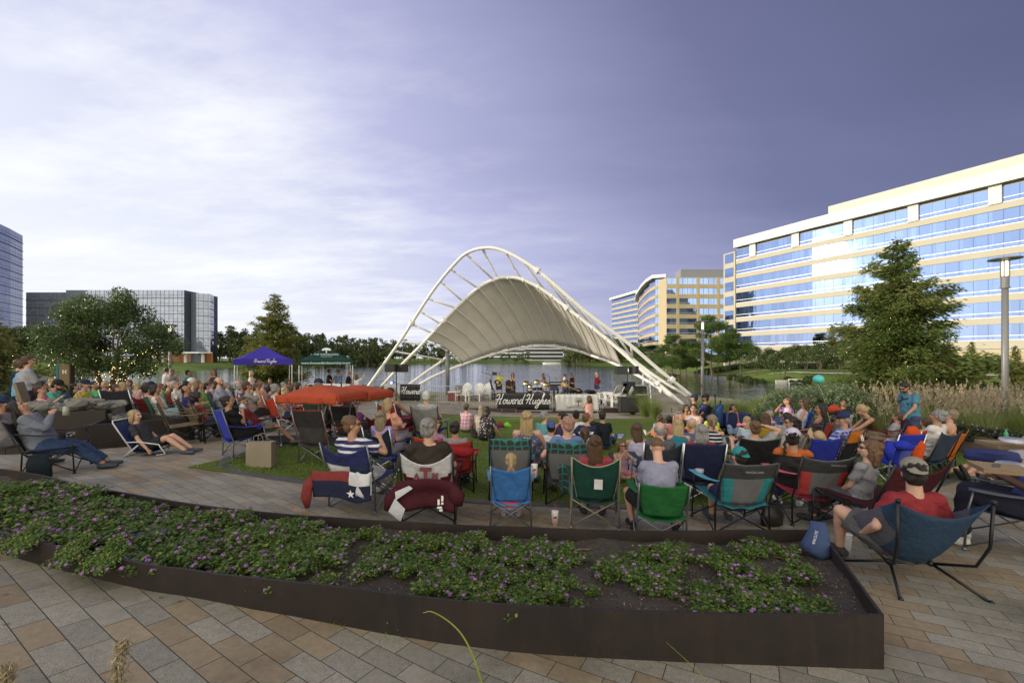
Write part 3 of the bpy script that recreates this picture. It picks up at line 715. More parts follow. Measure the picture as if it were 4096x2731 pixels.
for c,tt in((cA,.215),(cB,.28),(cA,.60),(cB,.66),(cB,.93),(cC,.93),(cA,.95)):
    p0,p1=arc_t(cA if c is cA else c,[tt-.004,tt+.004]); s=SB(); s.tube([tuple(p0),tuple(p1)],.24,12); s.build('pipe_coupling',M_pipe,Cn)
# ---------------------------------------------------------------- lamps
M_pole=simple('grey_pole_paint',(.17,.17,.165),.45,.2,bs=.05)
def lamp_post(x,y,h,label,sc=1,grp='street lamps round the plaza',z=None):
    z=gz(x,y) if z is None else z
    L=empty('street_lamp',(x,y,z),0,label,'street lamp',grp)
    s=SB(); s.tube([(0,0,-.3),(0,0,h-.95)],[.115*sc,.10*sc],16); s.build('pole',M_pole,L,True)
    s=SB(); s.tube([(0,0,h-.95),(0,0,h-.6)],.125*sc,16); s.tube([(0,0,h-.99),(0,0,h-.945)],.15*sc,16)
    for k in range(4): a=k*math.pi/2+.5; s.bar((math.cos(a)*.12*sc,math.sin(a)*.12*sc,h-.62),(math.cos(a)*.12*sc,math.sin(a)*.12*sc,h-.06),.025)
    s.build('lamp_holder',M_pole,L)
    m_l=simple('lamp_glass',(.8,.8,.78),.15,emit=(1,.86,.6),es=1.6,bs=0)
    s=SB(); s.tube([(0,0,h-.58),(0,0,h-.1)],.085*sc,14); s.build('lamp_glass',m_l,L,True)
    s=SB(); s.tube([(0,0,h-.10),(0,0,h-.04),(0,0,h+.0),(0,0,h+.03)],[.05,.50*sc,.48*sc,.08],28); s.build('lamp_shade',M_pole,L); return L
pp=P(1005,400,14.2); lamp_post(pp.x,14.2,5.95,'grey lamp post with wide disc hood rising from the grasses on the far right',.82)
pp=P(702.5,380,31); lamp_post(pp.x,31,5.75,'slim grey lamp post beside the lake right of the canopy',z=-3.1)
pp=P(170,370,33); lamp_post(pp.x,33,5.0,'pale lit lamp post by the water behind the left crowd',z=-2.45)
sp=P(447.5,380,34.5); s=SB(); s.tube([(0,0,0),(0,0,3.4)],.16,14); s.tube([(0,0,3.4),(0,0,3.5)],.2,14); tag(s.build('steel_post',M_pole,None,True,(sp.x,34.5,SZ)),'plain grey steel post standing on the terrace under the canopy','post')
# ---------------------------------------------------------------- trees
M_bark=simple('bark',(.11,.085,.062),.9,var=.35,vs=4,bs=.9,bsc=18)
L_oak=leaf_mat('oak_leaf',(.05,.085,.028),(.10,.15,.05),(.18,.23,.09),.4,.4)
L_cyp=leaf_mat('cypress_leaf',(.085,.13,.032),(.155,.205,.052),(.20,.17,.055),.45)
L_cyp2=leaf_mat('cypress_leaf_autumn',(.10,.125,.028),(.17,.19,.045),(.24,.18,.045),.45)
L_pine=leaf_mat('pine_needle',(.045,.09,.02),(.10,.16,.032),(.14,.19,.045),.35)
L_myr=leaf_mat('myrtle_leaf',(.04,.075,.02),(.09,.13,.035),(.13,.17,.06),.35)
L_far=leaf_mat('far_leaf',(.045,.07,.024),(.085,.12,.038),(.12,.15,.05),.3)
L_far_green=leaf_mat('far_leaf_light',(.055,.09,.026),(.11,.15,.04),(.14,.17,.05),.3)  # lighter leaf tones for the greener far wood
def leaf_axes(n,size,droop=0,asp=.55,dirs=None):
    a=rvec(n) if dirs is None else dirs+rvec(n)*.55; a[:,2]-=droop; a/=np.linalg.norm(a,axis=1,keepdims=True)
    r=rvec(n); b=np.cross(a,r); b/=np.linalg.norm(b,axis=1,keepdims=True)+1e-9
    s=size*RNG.uniform(.6,1.3,(n,1)); return a*s*.5,b*s*.5*asp
def lump_crown(name,lumps,per,size,mat,shell=.55,droop=0.15,asp=.55):
    C=[];D=[]
    for (c,r) in lumps:
        n=int(per*(r[0]*r[1]+r[0]*r[2])); v=rvec(n); rad=RNG.uniform(shell,1.08,(n,1))**.8
        C.append(np.array(c)+v*rad*np.array(r)); D.append(v)
    C=np.concatenate(C); D=np.concatenate(D); A,B=leaf_axes(len(C),size,droop,asp)
    return quads_mesh(name,C,A,B,mat)
def rand_lumps(n,c,r,lr,flat=.75,bottom=-.6):
    out=[]
    while len(out)<n:
        v=RNG.normal(size=3); v/=np.linalg.norm(v); 
        if v[2]<bottom: continue
        k=RNG.uniform(.45,1.0)**.6; p=np.array(c)+v*k*np.array(r); q=lr*RNG.uniform(.6,1.25)
        out.append((p,(q,q,q*flat)))
    return out
def stringlights(pts,parent,sz=.022):
    s=SB()
    for p in pts: s.ell(p,sz,4,3)
    return s.build('string_light',simple('fairy_light',(1,.8,.4),.5,emit=(1,.68,.25),es=5,bs=0),parent)
def limb(s,a,b,r0,r1,wob=.12,n=5,seg=8):
    a=np.array(a,float); b=np.array(b,float); L=np.linalg.norm(b-a); pts=[a+(b-a)*k/n+(RNG.normal(size=3)*wob*L*.12 if 0<k<n else 0) for k in range(n+1)]
    s.tube([tuple(p) for p in pts],[r0+(r1-r0)*k/n for k in range(n+1)],seg); return pts
# oak with lights (left)
def oak(loc,H,label):
    T=empty('oak_tree',loc,0,label,'tree')
    s=SB(); pts=[]
    k=H/6.2
    limb(s,(0,0,-.2),(0,0,.6*k),.16,.13)
    for i in range(7):
        a=i*.9+.3; rr=RNG.uniform(.5,1.1)*k; e=(math.cos(a)*rr,math.sin(a)*rr,2.6*k); P1=limb(s,(math.cos(a)*.05,math.sin(a)*.05,.5*k),e,.075,.045); pts+=P1
        for j in range(2):
            a2=a+RNG.uniform(-.5,.5); e2=(e[0]+math.cos(a2)*1.3*k,e[1]+math.sin(a2)*1.3*k,e[2]+RNG.uniform(.8,2.0)*k); limb(s,e,e2,.045,.02)
    s.build('trunk',M_bark,T,True)
    L=rand_lumps(86,(0,0,3.55*k),(2.5*k,2.2*k,2.1*k),.62*k,.8,-.8)+rand_lumps(14,(0,0,5.3*k),(1.1*k,1.0*k,.75*k),.45*k)+rand_lumps(14,(2.2*k,0,3.6*k),(1.3*k,.8*k,.7*k),.42*k)
    obj('crown',lump_crown('crown',L,760,.125*k,L_oak,.3),T)
    q=[]
    for p in pts:
        for j in range(5): q.append(np.array(p)+RNG.normal(size=3)*.07)
    for j in range(80):
        v=rvec(1)[0]; q.append(np.array((0,-.2,2.7*k))+v*np.array((2.2*k,1.6*k,1.3*k)))
    stringlights(q,T,.011); return T
def cypress(loc,H,W,label,mat,n_leaf=60000,lights=120,seed=0,base=.08,lsz=.16):
    T=empty('cypress_tree',loc,RNG.uniform(0,6),label,'tree')
    s=SB(); limb(s,(0,0,-.3),(0,0,H*.5),H*.028,H*.015,.05); limb(s,(0,0,H*.5),(0,0,H*.97),H*.015,.015,.05)
    Cs=[];Ds=[]; z=H*base; i=0; weights=[]
    while z<H*.985:
        t=(z/H-base)/(1-base); ln=W*(1-t)**.8*RNG.uniform(.55,1.18)*(1 if t>.06 else .8)+.12
        a=i*2.399+RNG.uniform(-.3,.3); up=RNG.uniform(.0,.28)+.35*t
        e=np.array((math.cos(a)*ln,math.sin(a)*ln,z+ln*up)); b0=np.array((0,0,z))
        limb(s,b0,e,.012*H*(1-t)*.35+.008,.006,.3,4,5)
        # sprays along branch
        m=max(2,int(ln*5))
        for j in range(m):
            f=(j+1.2)/(m+.6); p=b0+(e-b0)*f+RNG.normal(size=3)*.10*ln*.35; r=(.16+.21*ln*(1-f*.5))*RNG.uniform(.7,1.2)
            Cs.append((p,(r,r,r*.62))); 
        z+=H*.0125*RNG.uniform(.7,1.3); i+=1
    s.build('trunk',M_bark,T,True)
    vol=np.array([c[1][0]**2 for c in Cs]); per=n_leaf/vol.sum()
    C=[];D=[]
    for (c,r),v_ in zip(Cs,vol):
        n=int(per*v_)+3; v=RNG.normal(size=(n,3))*.52; C.append(np.array(c)+v*np.array(r)); 
        d=np.array([c[0],c[1],0]); d=d/(np.linalg.norm(d)+1e-6); D.append(np.tile(d,(n,1)))
    C=np.concatenate(C); D=np.concatenate(D); A,B=leaf_axes(len(C),lsz,.25,.30,D)
    tint=np.clip(RNG.random(len(C))*.6+.4*np.sin(C[:,0]*1.7+C[:,2]*2.3)*.5+.25,0,1)
    obj('crown',quads_mesh('crown',C,A,B,mat,tint),T)
    if lights:
        q=[]
        for k in range(lights):
            t=RNG.uniform(.1,.6); a=RNG.uniform(0,6.28); rr=W*(1-t)**.8*RNG.uniform(.3,.9) if RNG.random()<.6 else .15
            q.append((math.cos(a)*rr,math.sin(a)*rr,t*H))
        stringlights(q,T,.010)
    return T
def pine(n_l=7000,H=11,label=None,mat=L_pine,cat='tree'):
    T=empty('pine_tree',(0,0,0),0,label,'tree')
    s=SB(); limb(s,(0,0,-.4),(0,0,H*.93),H*.018,H*.006,.1,6)
    L=[]
    for i in range(26):
        t=RNG.uniform(.34,1.0); a=i*2.4; ln=H*.34*(1.3-t)**.6*RNG.uniform(.5,1.1); z=H*t
        e=np.array((math.cos(a)*ln,math.sin(a)*ln,z+ln*.25)); limb(s,(0,0,z-.2),e,.05,.02,.2,3,5)
        for f in(.6,1.0): p=np.array((0,0,z))*(1-f)+e*f; r=H*.105*RNG.uniform(.7,1.2); L.append((p,(r,r,r*.62)))
    s.build('trunk',M_bark,T,True)
    A_=sum(r[0]*(r[1]+r[2]) for _,r in L)
    obj('crown',lump_crown('crown',L,n_l/A_,.30*H/11,mat,.25,0,.30),T); return T
def roundtree(n_l=5000,H=6,W=2.4,kind='tree_',label=None,mat=L_far,stems=1,name='leafy_tree',blossoms=False,lsz=.2):
    T=empty(name,(0,0,0),0,label,'tree')
    s=SB()
    for i in range(stems):
        a=i*2.1; k=.35*W*(stems>1); limb(s,(.06*math.cos(a)*(stems>1),.06*math.sin(a)*(stems>1),-.3),(math.cos(a)*k,math.sin(a)*k,H*.62),H*.022/math.sqrt(stems),.02,.3)
    s.build('trunk',M_bark,T,True)
    L=rand_lumps(22,(0,0,H*.62),(W*.8,W*.8,H*.30),W*.34,.8,-.8)
    A_=sum(r[0]*(r[1]+r[2]) for _,r in L)
    obj('crown',lump_crown('crown',L,n_l/A_,lsz,mat,.3,.1,.6),T)
    if blossoms:
        C=np.concatenate([np.array(c)+rvec(5)*np.array(r) for c,r in L]); A,B=leaf_axes(len(C),.16)
        obj('blossom',quads_mesh('blossom',C,A,B,simple('white_blossom',(.75,.72,.70),.7,bs=0)),T)
    return T
p=P(70,372,18.0); 
oak((P(110,380,17.2).x,17.2,gz(-16,17.2)-.05),5.05,'round leafy oak wrapped in warm fairy lights on the left bank')
q=P(275,385,31); cypress((q.x,31,-2.5),7.1,2.35,'yellowing cypress with fairy lights rising behind the blue tent',L_cyp2,42000,60,lsz=.20)
q=P(898,400,18.5); cypress((q.x,18.5,-2.9),8.0,2.95,'tall sunlit conical cypress with fairy lights on the right, before the cream building',L_cyp,120000,90,lsz=.17)
q=P(-8,400,19); cypress((q.x,18,-1.9),5.2,2.3,'dark orange tinged cypress at the left edge of the photo behind the standing men',L_cyp2,16000,60,lsz=.2)
# right bank pines
pn=[pine(22000,12.5,'broad pine, tallest on the right bank, just right of the slim lamp post'),pine(18000,9.5,'thin trunked pine, leftmost of the right bank pines'),roundtree(9000,7,2.9,label='dark round tree in front of the corner of the big cream building',mat=L_pine,name='leafy_tree')]
def place_px(T,u,d,z=None,sc=1): 
    x=(u-CU)/F*d; T.location=(x,d,(land(np.array([x]),np.array([d]))[0]-.1) if z is None else z); T.scale=(sc,)*3
place_px(pn[0],711,92,sc=1.08); place_px(pn[1],672,97,sc=1.08); place_px(pn[2],741,90,sc=1.12)
GRP='trees along the right bank of the lake'
for T in pn: T['group']=GRP
specs=[(1,686,96,.95,'tall bare trunked pine between the two larger right bank pines'),(1,655,112,.75,'small pine at the left end of the right bank'),(0,730,104,.78,'bushy pine behind the dark round tree'),(1,697,110,.85,'pine standing behind the slim lamp post'),(0,664,125,.7,'distant pine left of the banded office wings')]
for k,u,d,sc,lb in specs: T=dup(pn[k],rz=u*1.7,label=lb,group=GRP); place_px(T,u,d,sc=sc)
my=roundtree(6500,5.0,2.3,label='crape myrtle with white blossoms in front of the curved bench, nearest the water',mat=L_myr,stems=4,name='crape_myrtle',blossoms=True,lsz=.17); my['group']=GRP
place_px(my,783,70,sc=1.12)
for u,d,sc,lb in [(757,84,.98,'crape myrtle left of the first white bench'),(771,90,.95,'crape myrtle behind the first white bench'),(806,80,1.0,'crape myrtle behind the white bench with two seats'),(820,76,1.05,'crape myrtle just left of the tall sunlit cypress'),(793,92,1.1,'crape myrtle farthest back by the office building'),(840,78,1.05,'crape myrtle partly hidden by the left side of the big cypress')]:
    T=dup(my,rz=u*1.3,label=lb,group=GRP); place_px(T,u,d,sc=sc)
yc=cypress((0,0,0),8,2.2,'young cypress near the right edge of the photo beside the lamp post',L_cyp2,9000,0,lsz=.34); yc['group']=GRP; place_px(yc,972,62,sc=.85)
for u,d,sc,lb in [(1015,60,.88,'young cypress cut by the right edge of the photo'),(832,90,1.15,'slender grey green cypress rising left of the big cypress'),(948,70,.7,'young cypress showing right of the big cypress')]: T=dup(yc,rz=u,label=lb,group=GRP); place_px(T,u,d,sc=sc)
for u,d,sc,lb in [(752,108,.85,'round tree behind the crape myrtles, nearest the building corner'),(770,104,.7,'round tree behind the first crape myrtles'),(788,100,.75,'round tree behind the farthest crape myrtle'),(806,97,.8,'round tree at the foot of the cream building'),(824,94,.85,'round tree left behind the big cypress'),(846,92,.95,'taller round tree behind the big cypress'),(950,80,.6,'low round tree between big cypress and lamp post'),(648,150,.9,'distant round tree under the banded wings'),(636,170,.9,'farthest round tree under the banded wings')]:
    T=dup(pn[2],rz=u*1.1,label=lb,group=GRP); place_px(T,u,d,sc=sc)
for u,d,sc,lb in [(680,104,.8,'middle sized pine between two larger pines'),(718,100,.9,'pine close behind the broad tall pine'),(640,160,1.0,'pine at the far left of the right bank')]:
    T=dup(pn[1],rz=u*.7,label=lb,group=GRP); place_px(T,u,d,sc=sc)
# left bank trees
lt=roundtree(6000,12,5,label='dark bushy tree on the left bank under the glass tower',mat=L_far,lsz=.5); GL='dark trees on the left bank'; lt['group']=GL; place_px(lt,18,140,sc=1.15)
for i,(u,d,sc,lb) in enumerate([(2,120,1.2,'dark tree at the very left edge behind the standing men'),(36,150,1.0,'dark tree between the glass tower and the oak crown'),(52,150,.9,'dark tree left of the tan sign pillar across the water'),(66,155,.85,'dark tree behind the tan sign pillar'),(85,150,.8,'dark tree seen under the left side of the oak crown'),(150,160,.75,'dark tree seen under the right side of the oak'),(172,165,.8,'dark tree right behind the pale lamp post')]):
    T=dup(lt,rz=i*1.1,label=lb,group=GL); place_px(T,u,d,sc=sc)
# far wood round the lake: reads as one mass
def far_wood(name,spans,label):
    C=[];
    s=SB(); L=[]
    for (u0,u1,d,h,n) in spans:
        for i in range(n):
            u=RNG.uniform(u0,u1); dd=d*RNG.uniform(.97,1.22); x=(u-CU)/F*dd; z0=land(np.array([x]),np.array([dd]))[0]; hh=h*RNG.uniform(.7,1.12)
            s.tube([(x,dd,z0-.5),(x,dd,z0+hh*.8)],[hh*.018,hh*.008],5)
            for k in range(7):
                t=RNG.uniform(.22,1.0); r=hh*.13*RNG.uniform(.6,1.2)*(1.25-t*.6); L.append(((x+RNG.normal()*hh*.12,dd+RNG.normal()*hh*.1,z0+hh*t*.92),(r,r,r*.8)))
    A_=sum(r[0]*(r[1]+r[2]) for _,r in L); return s,L,A_
M_fw=[L_far,L_far_green]
s,L,A_=far_wood('w',[(214,300,215,17,70),(290,380,225,16,80),(370,470,300,16,70)],'')
ow=obj('wood',lump_crown('wood',L,60000/A_,1.15,L_far,.5,0,.7)); tag(ow,'dark pine wood along the far left shore of the lake','wood',None,'stuff')
s.build('trunks',M_bark,ow)
s,L,A_=far_wood('w',[(470,530,322,9,26),(566,625,255,17,60),(600,660,215,12,40)],'')
ow=obj('wood',lump_crown('wood',L,42000/A_,.95,L_far_green,.5,0,.7)); tag(ow,'greener wood along the shore behind the stage','wood',None,'stuff')
s.build('trunks',M_bark,ow)
s,L,A_=far_wood('w',[(-30,60,190,12,25),(170,216,235,9,14)],'')
ow=obj('wood',lump_crown('wood',L,12000/A_,1.1,L_far,.5,0,.7)); tag(ow,'dark wood at the foot of the left glass buildings','wood',None,'stuff')
# unseen trees added off-frame at left to break up the low sun
sh=roundtree(3500,8.5,3.2,label='unseen tree added left of the frame to dapple the low sun',mat=L_oak,lsz=.3)
sh.location=(-40,12,-2.2); sh['group']='unseen trees added to break up the low sun'
dup(sh,(-42,18,-2.3),18,sc=.72)
# ---------------------------------------------------------------- hedges, shrubs, ornamental grass
L_shrub=leaf_mat('shrub_leaf',(.09,.13,.055),(.17,.22,.11),(.26,.30,.18),.35)
L_low=leaf_mat('low_leaf',(.035,.055,.018),(.07,.10,.03),(.11,.13,.05),.3)
L_grass=leaf_mat('reed_leaf',(.13,.19,.035),(.22,.28,.07),(.33,.32,.14),.45)
L_plume=leaf_mat('plume',(.38,.31,.19),(.50,.42,.28),(.6,.52,.38),.4)
def shrub(name,loc,r,n,mat,label,size=.05,grp=None,cat='shrub'):
    L=rand_lumps(16,(0,0,r[2]*.4),(r[0]*.75,r[1]*.75,r[2]*.5),min(r)*.45,.8,-.3)
    A_=sum(q[0]*(q[1]+q[2]) for _,q in L); o=obj(name,lump_crown(name,L,n/A_,size,mat,.4,0,.6),None,loc); return tag(o,label,cat,grp)
def clump(n,h,spread,w,mat=L_grass,name='foliage',droop=.55):
    a=RNG.uniform(0,6.283,n); r0=RNG.uniform(0,.18,n)*spread; out=RNG.uniform(.2,1,n)*spread; hh=h*RNG.uniform(.55,1.05,n)
    seg=4; V=np.empty((n,(seg+1)*2,3)); Fc=[]
    for k in range(seg+1):
        t=k/seg; rr=r0+out*t**1.7; z=hh*(t-droop*.55*t**3*out/spread); wd=w*(1-t*.85)
        cx=np.cos(a)*rr; cy=np.sin(a)*rr
        V[:,2*k]=np.c_[cx-np.sin(a)*wd,cy+np.cos(a)*wd,z]; V[:,2*k+1]=np.c_[cx+np.sin(a)*wd,cy-np.cos(a)*wd,z]
    me=bpy.data.meshes.new(name); me.vertices.add(n*(seg+1)*2); me.vertices.foreach_set('co',V.reshape(-1))
    base=(np.arange(n)*(seg+1)*2)[:,None,None]; q=np.array([[2*k,2*k+1,2*k+3,2*k+2] for k in range(seg)])[None]; idx=(base+q).reshape(-1)
    nf=n*seg; me.loops.add(nf*4); me.loops.foreach_set('vertex_index',idx.astype(np.int32)); me.polygons.add(nf)
    me.polygons.foreach_set('loop_start',np.arange(0,4*nf,4,dtype=np.int32)); me.polygons.foreach_set('loop_total',np.full(nf,4,dtype=np.int32))
    at=me.attributes.new('tint','FLOAT','FACE'); at.data.foreach_set('value',np.repeat(RNG.random(n),seg).astype(np.float32)); me.materials.append(mat); me.update(); me.validate(); return me
def plumes(n,h,spread):
    C=[];A=[];B=[]
    for i in range(n):
        a=RNG.uniform(0,6.28); o=RNG.uniform(.2,.8)*spread; b0=np.array((math.cos(a)*o,math.sin(a)*o,h*RNG.uniform(.82,1.15))); d=np.array((math.cos(a)*.3,math.sin(a)*.3,1)); d/=np.linalg.norm(d)
        m=26; t=RNG.uniform(0,1,m); c=b0+np.outer(t*.30,d)+RNG.normal(size=(m,3))*.012; C.append(c); ax_=d+RNG.normal(size=(m,3))*.45; A.append(ax_*.032); B.append(np.cross(ax_,rvec(m))*.010)
        # stalk
        C.append((b0*np.array((.5,.5,.5)))[None]); A.append(((b0)*.5)[None]); B.append(np.array([[.003,.003,0]]))
    return quads_mesh('plume',np.concatenate(C),np.concatenate(A),np.concatenate(B),L_plume)
fg=[clump(420,1.25,.85,.006),clump(420,1.15,.8,.006)]; pl=[plumes(16,1.3,.7),plumes(12,1.2,.7)]
GG='clumps of ornamental grass'
def put_grass(x,y,k,plume,label,sc=1,z=None):
    e=empty('grass_clump',(x,y,gz(x,y)-.05 if z is None else z),x*7,label,'ornamental grass',GG,sc)
    obj('foliage',fg[k],e); 
    if plume: obj('plume',pl[k],e)
# green fountain grass right of the pipes
lbl='green fountain grass clump by the water at the foot of the canopy pipes'
for u,v,d,sc in [(632,402,24,1.25),(645,404,22.5,1.35),(655,406,21,1.1),(622,400,26,1.0)]: q=P(u,v,d); put_grass(q.x,d,0,False,'green fountain grass clump in front of the canopy pipe feet',sc)
for i in range(34):
    u=RNG.uniform(700,800); d=RNG.uniform(16.5,21); x=(u-CU)/F*d; put_grass(x,d,i%2,False,'green fountain grass clump between the seated pair in caps and the shrub hedge',RNG.uniform(.95,1.3))
for i in range(58):
    u=RNG.uniform(868,1060); d=RNG.uniform(11.8,17.0); x=(u-CU)/F*d; put_grass(x,d,i%2,True,'feathery plumed grass clump in the raised bed on the right',RNG.uniform(.85,1.15))
shb=[]
for i,(u,d,rz_) in enumerate([(775,15.5,1.0),(792,15.2,1.1),(810,15,1.1),(828,15,1.15),(845,14.8,1.0),(862,14.6,1.0),(800,16.5,1.1),(835,16.3,1.2)]):
    q=P(u,400,d); shb.append(shrub('shrub',(q.x,d,gz(q.x,d)+.15),(1.0,.8,1.35*rz_),4200,L_shrub,'pale green leafy shrub in the hedge behind the sunlit crowd',.075,'shrubs of the lakeside hedge') if i<2 else dup(shb[i%2],(q.x,d,gz(q.x,d)+.15),i,sc=rz_))
# low hedge far left and behind tents
hd=shrub('shrub',(-12.5,21.5,gz(-12,21)),(1.2,.8,.95),3600,L_low,'dark low shrub along the water behind the left crowd',.07,'low shrubs by the left waterside')
for x,y,sc in [(-15,21.5,1),(-17.5,21,1.1),(-20,20.5,1),(-12,23,1.0),(-10.5,24,1),(-9.5,26.5,1),(-12,27.5,.9),(-14.5,27,1),(-17,26,1),(-9.5,30,.9),(-22,19.5,1.1),(-14,15.2,1.15),(-16,14.6,1.2),(-12.2,15.4,1.0),(-18,14,1.2),(-19.5,18,1.1)]: dup(hd,(x,y,gz(x,y)),x,sc=sc)
# right bank shrubs, benches
bs_=shrub('shrub',(0,0,0),(2.2,1.6,1.3),2600,L_low,'round low bush on the right bank near the white benches',.22,'bushes on the right bank')
place_px(bs_,756,72,sc=.9)
for u,d,sc in [(745,76,.8),(800,66,.9),(812,68,.8),(678,98,1.3),(735,84,.8),(790,70,.6),(975,62,.9),(1000,60,1.2),(1020,58,1.4)]: T=dup(bs_,rz=u,sc=sc); place_px(T,u,d,sc=sc)
# reed band under the right building
s=SB(); n=9000; u=RNG.uniform(655,1080,n); d=RNG.uniform(0,6,n)+np.interp(u,[655,735,830,940,1080],[118,104,88,76,66]); x=(u-CU)/F*d; z=land(x,d)
C=np.c_[x,d,z+.5]; A=np.c_[RNG.normal(0,.15,(n,2)),np.full(n,.75)]; B=np.c_[RNG.normal(0,.18,(n,2)),np.zeros(n)]
tag(obj('tall_grass',quads_mesh('tall_grass',C,A,B,L_low)),'band of tall grass in front of the cream office building','tall grass',None,'stuff')
# bank paths
M_path=simple('path_concrete',(.42,.40,.35),.85,var=.1,bs=.1)
def path_strip(pts,w,name):
    s=SB(); pts=[np.array(p,float) for p in catmull([(a,b,0) for a,b in pts],6)]
    V=[];Fc=[]
    for i,p in enumerate(pts):
        t=pts[min(i+1,len(pts)-1)]-pts[max(i-1,0)]; n_=np.array([-t[1],t[0],0]); n_/=np.linalg.norm(n_)
        for k in(-1,1): q=p+n_*w/2*k; V.append((q[0],q[1],float(land(np.array([q[0]]),np.array([q[1]]))[0])+.12))
    for i in range(len(pts)-1): Fc.append((2*i,2*i+1,2*i+3,2*i+2))
    s.add(V,Fc); struct(s.build(name,M_path))
path_strip([(48,80),(50,72.5),(56,70.5),(66,69.5),(78,69),(95,68)],.9,'path')
path_strip([(48,100),(55,84),(64,78),(80,76),(100,74)],1.0,'path')
def park_bench(u,d,rz,L,label):
    x=(u-CU)/F*d; b=empty('park_bench',(x,d,float(land(np.array([x]),np.array([d]))[0])+.05),rz,label,'bench','white benches on the right bank')
    s=SB()
    for k in range(4): s.box((0,-.15+k*.16,.48),(L/2,.065,.03))
    s.build('seat',M_wht,b); s=SB()
    for k in range(4): s.box((0,.42+k*.03,.62+k*.14),(L/2,.025,.05))
    s.build('backrest',M_wht,b)
    for x_ in(-L/2+.12,L/2-.12): s=SB(); s.bar((x_,-.2,-.1),(x_,-.2,.5),.09,.09); s.bar((x_,.38,-.1),(x_,.5,1.05),.09,.09); s.bar((x_,-.25,.48),(x_,.45,.48),.08,.08); s.build('leg',M_wht,b)
park_bench(752,68.5,-.35,2.2,'short white bench, leftmost on the right bank'); park_bench(767.5,68,0,3.6,'long white bench between the short one and the paired ones'); park_bench(788,67,.0,3.4,'white bench behind the slim tree trunk on the right bank'); park_bench(796,66.3,-.5,2.0,'small angled white bench at the right end of the paired ones')
# ---------------------------------------------------------------- raised bed wall on the right
M_corten=simple('weathering_steel',(.085,.050,.038),.62,.25,var=.45,vs=2.2,bs=.35,bsc=14)
def wall_strip(name,pts,h0,h1,th,mat,parent=None,hf=None):
    s=SB(); c=catmull([(a,b,0) for a,b in pts],6)
    A=off_path(c[:,:2],th/2); B=off_path(c[:,:2],-th/2); n=len(c); V=[]
    for i in range(n):
        z=gz(*c[i,:2]); hh=h1 if not callable(h1) else h1(i/(n-1))
        for q in(A,B): V+= [(*q[i],z+h0),(*q[i],z+hh)]
    Fc=[]
    for i in range(n-1):
        a=4*i; b_=a+4; Fc+=[(a,b_,b_+1,a+1),(a+2,a+3,b_+3,b_+2),(a+1,b_+1,b_+3,a+3),(a,a+2,b_+2,b_)]
    Fc+=[(0,1,3,2),(4*n-4,4*n-2,4*n-1,4*n-3)]; s.add(V,Fc); return s.build(name,mat,parent)
rw=[G(830,423),G(870,430),G(915,437),G(950,447),G(985,458),G(1030,468),G(1100,482)]
W1=wall_strip('bed_wall',[(p.x,p.y) for p in rw],-.1,.52,.05,simple('tan_wall',(.20,.145,.105),.7,var=.3,vs=2,bs=.3)); tag(W1,'low curved rusty brown retaining wall of the grass bed on the right','wall')
# lantana edging above it (ground cover)
def cover(name,area,n,h,mat,label,size=.05,flow=None,fn=0):
    pts=np.array([area() for _ in range(n)]); C=pts+np.c_[np.zeros((n,2)),RNG.uniform(0,h,n)]; A,B=leaf_axes(n,size,0,.6)
    o=tag(obj(name,quads_mesh(name,C,A,B,mat)),label,'ground cover',None,'stuff'); return o
rwp=np.array([(p.x,p.y) for p in rw])
def _ar():
    t=RNG.uniform(0,5.99); i=int(t); f=t-i; p=rwp[i]*(1-f)+rwp[i+1]*f; k=RNG.uniform(.1,1.6); q=p+np.array([.35,.94])*k; return (q[0],q[1],gz(q[0],q[1])+.38+.1*k)
M_purple=leaf_mat('lilac_petal',(.36,.16,.50),(.48,.24,.62),(.62,.40,.72),.3)
cover('ground_cover',_ar,11000,.22,L_low,'low leafy flowering cover along the top of the right retaining wall',.085)
cover('flower_cover',_ar,500,.30,M_purple,'small lilac blossoms along the right retaining wall',.05)
sheet=SB(); 
V=[];Fc=[]
for i,p in enumerate(rwp): q=p+np.array([2,6.5]); V+=[(p[0],p[1]+.03,gz(*p)+.40),(q[0],q[1],gz(*q)+.25)]
for i in range(len(rwp)-1): Fc.append((2*i,2*i+2,2*i+3,2*i+1))
M_soil=simple('soil',(.055,.042,.032),.95,var=.6,vs=9,bs=1.0,bsc=40)
sheet.add(V,Fc); struct(sheet.build('bed_soil',M_soil))
# ---------------------------------------------------------------- foreground planter
def PHx(x): return float(np.interp(x,[-4.5,-3.9,-2.4,-1.2,0,1.5,2.5],[.17,.18,.215,.30,.335,.34,.365]))
def Gp(u,v):
    p=G(u,v,.3)
    for _ in range(4): p=G(u,v,PHx(p.x))
    return p
front=[(-60,516),(0,531),(46,542.8),(88,551.3),(150,563.7),(193,569.2),(253,576.8),(312,582.7),(392,592.4),(474,600.9),(548,605.8),(675,611.2),(779,613),(882,613.6)]
front=[tuple(Gp(u,v))[:2] for u,v in front]
back=[(-80,462),(0,468),(71,481.8),(122,491.5),(205,504.9),(314,515.3),(374,519.5),(474,524.7),(578,528.4),(675,530.4),(820,529.2)]
back=[tuple(Gp(u,v))[:2] for u,v in back]
PL=empty('planter',(0,0,0),0,'long curved rusty steel planter box across the foreground, filled with lilac lantana','planter')
m,nt,b=new_mat('rusty_steel'); co=objco(nt)
mpv=nt.nodes.new('ShaderNodeMapping'); mpv.inputs['Scale'].default_value=(1,1,.22); nt.links.new(co,mpv.inputs[0])
a=noise(nt,co,1.6,6,.65); f=noise(nt,co,120,3,.7); v_=noise(nt,mpv.outputs[0],9,5,.65)
c=mixc(nt,ramp(nt,a,[(.35,(0,0,0)),(.7,(1,1,1))]),(.013,.010,.0095),(.034,.021,.017))
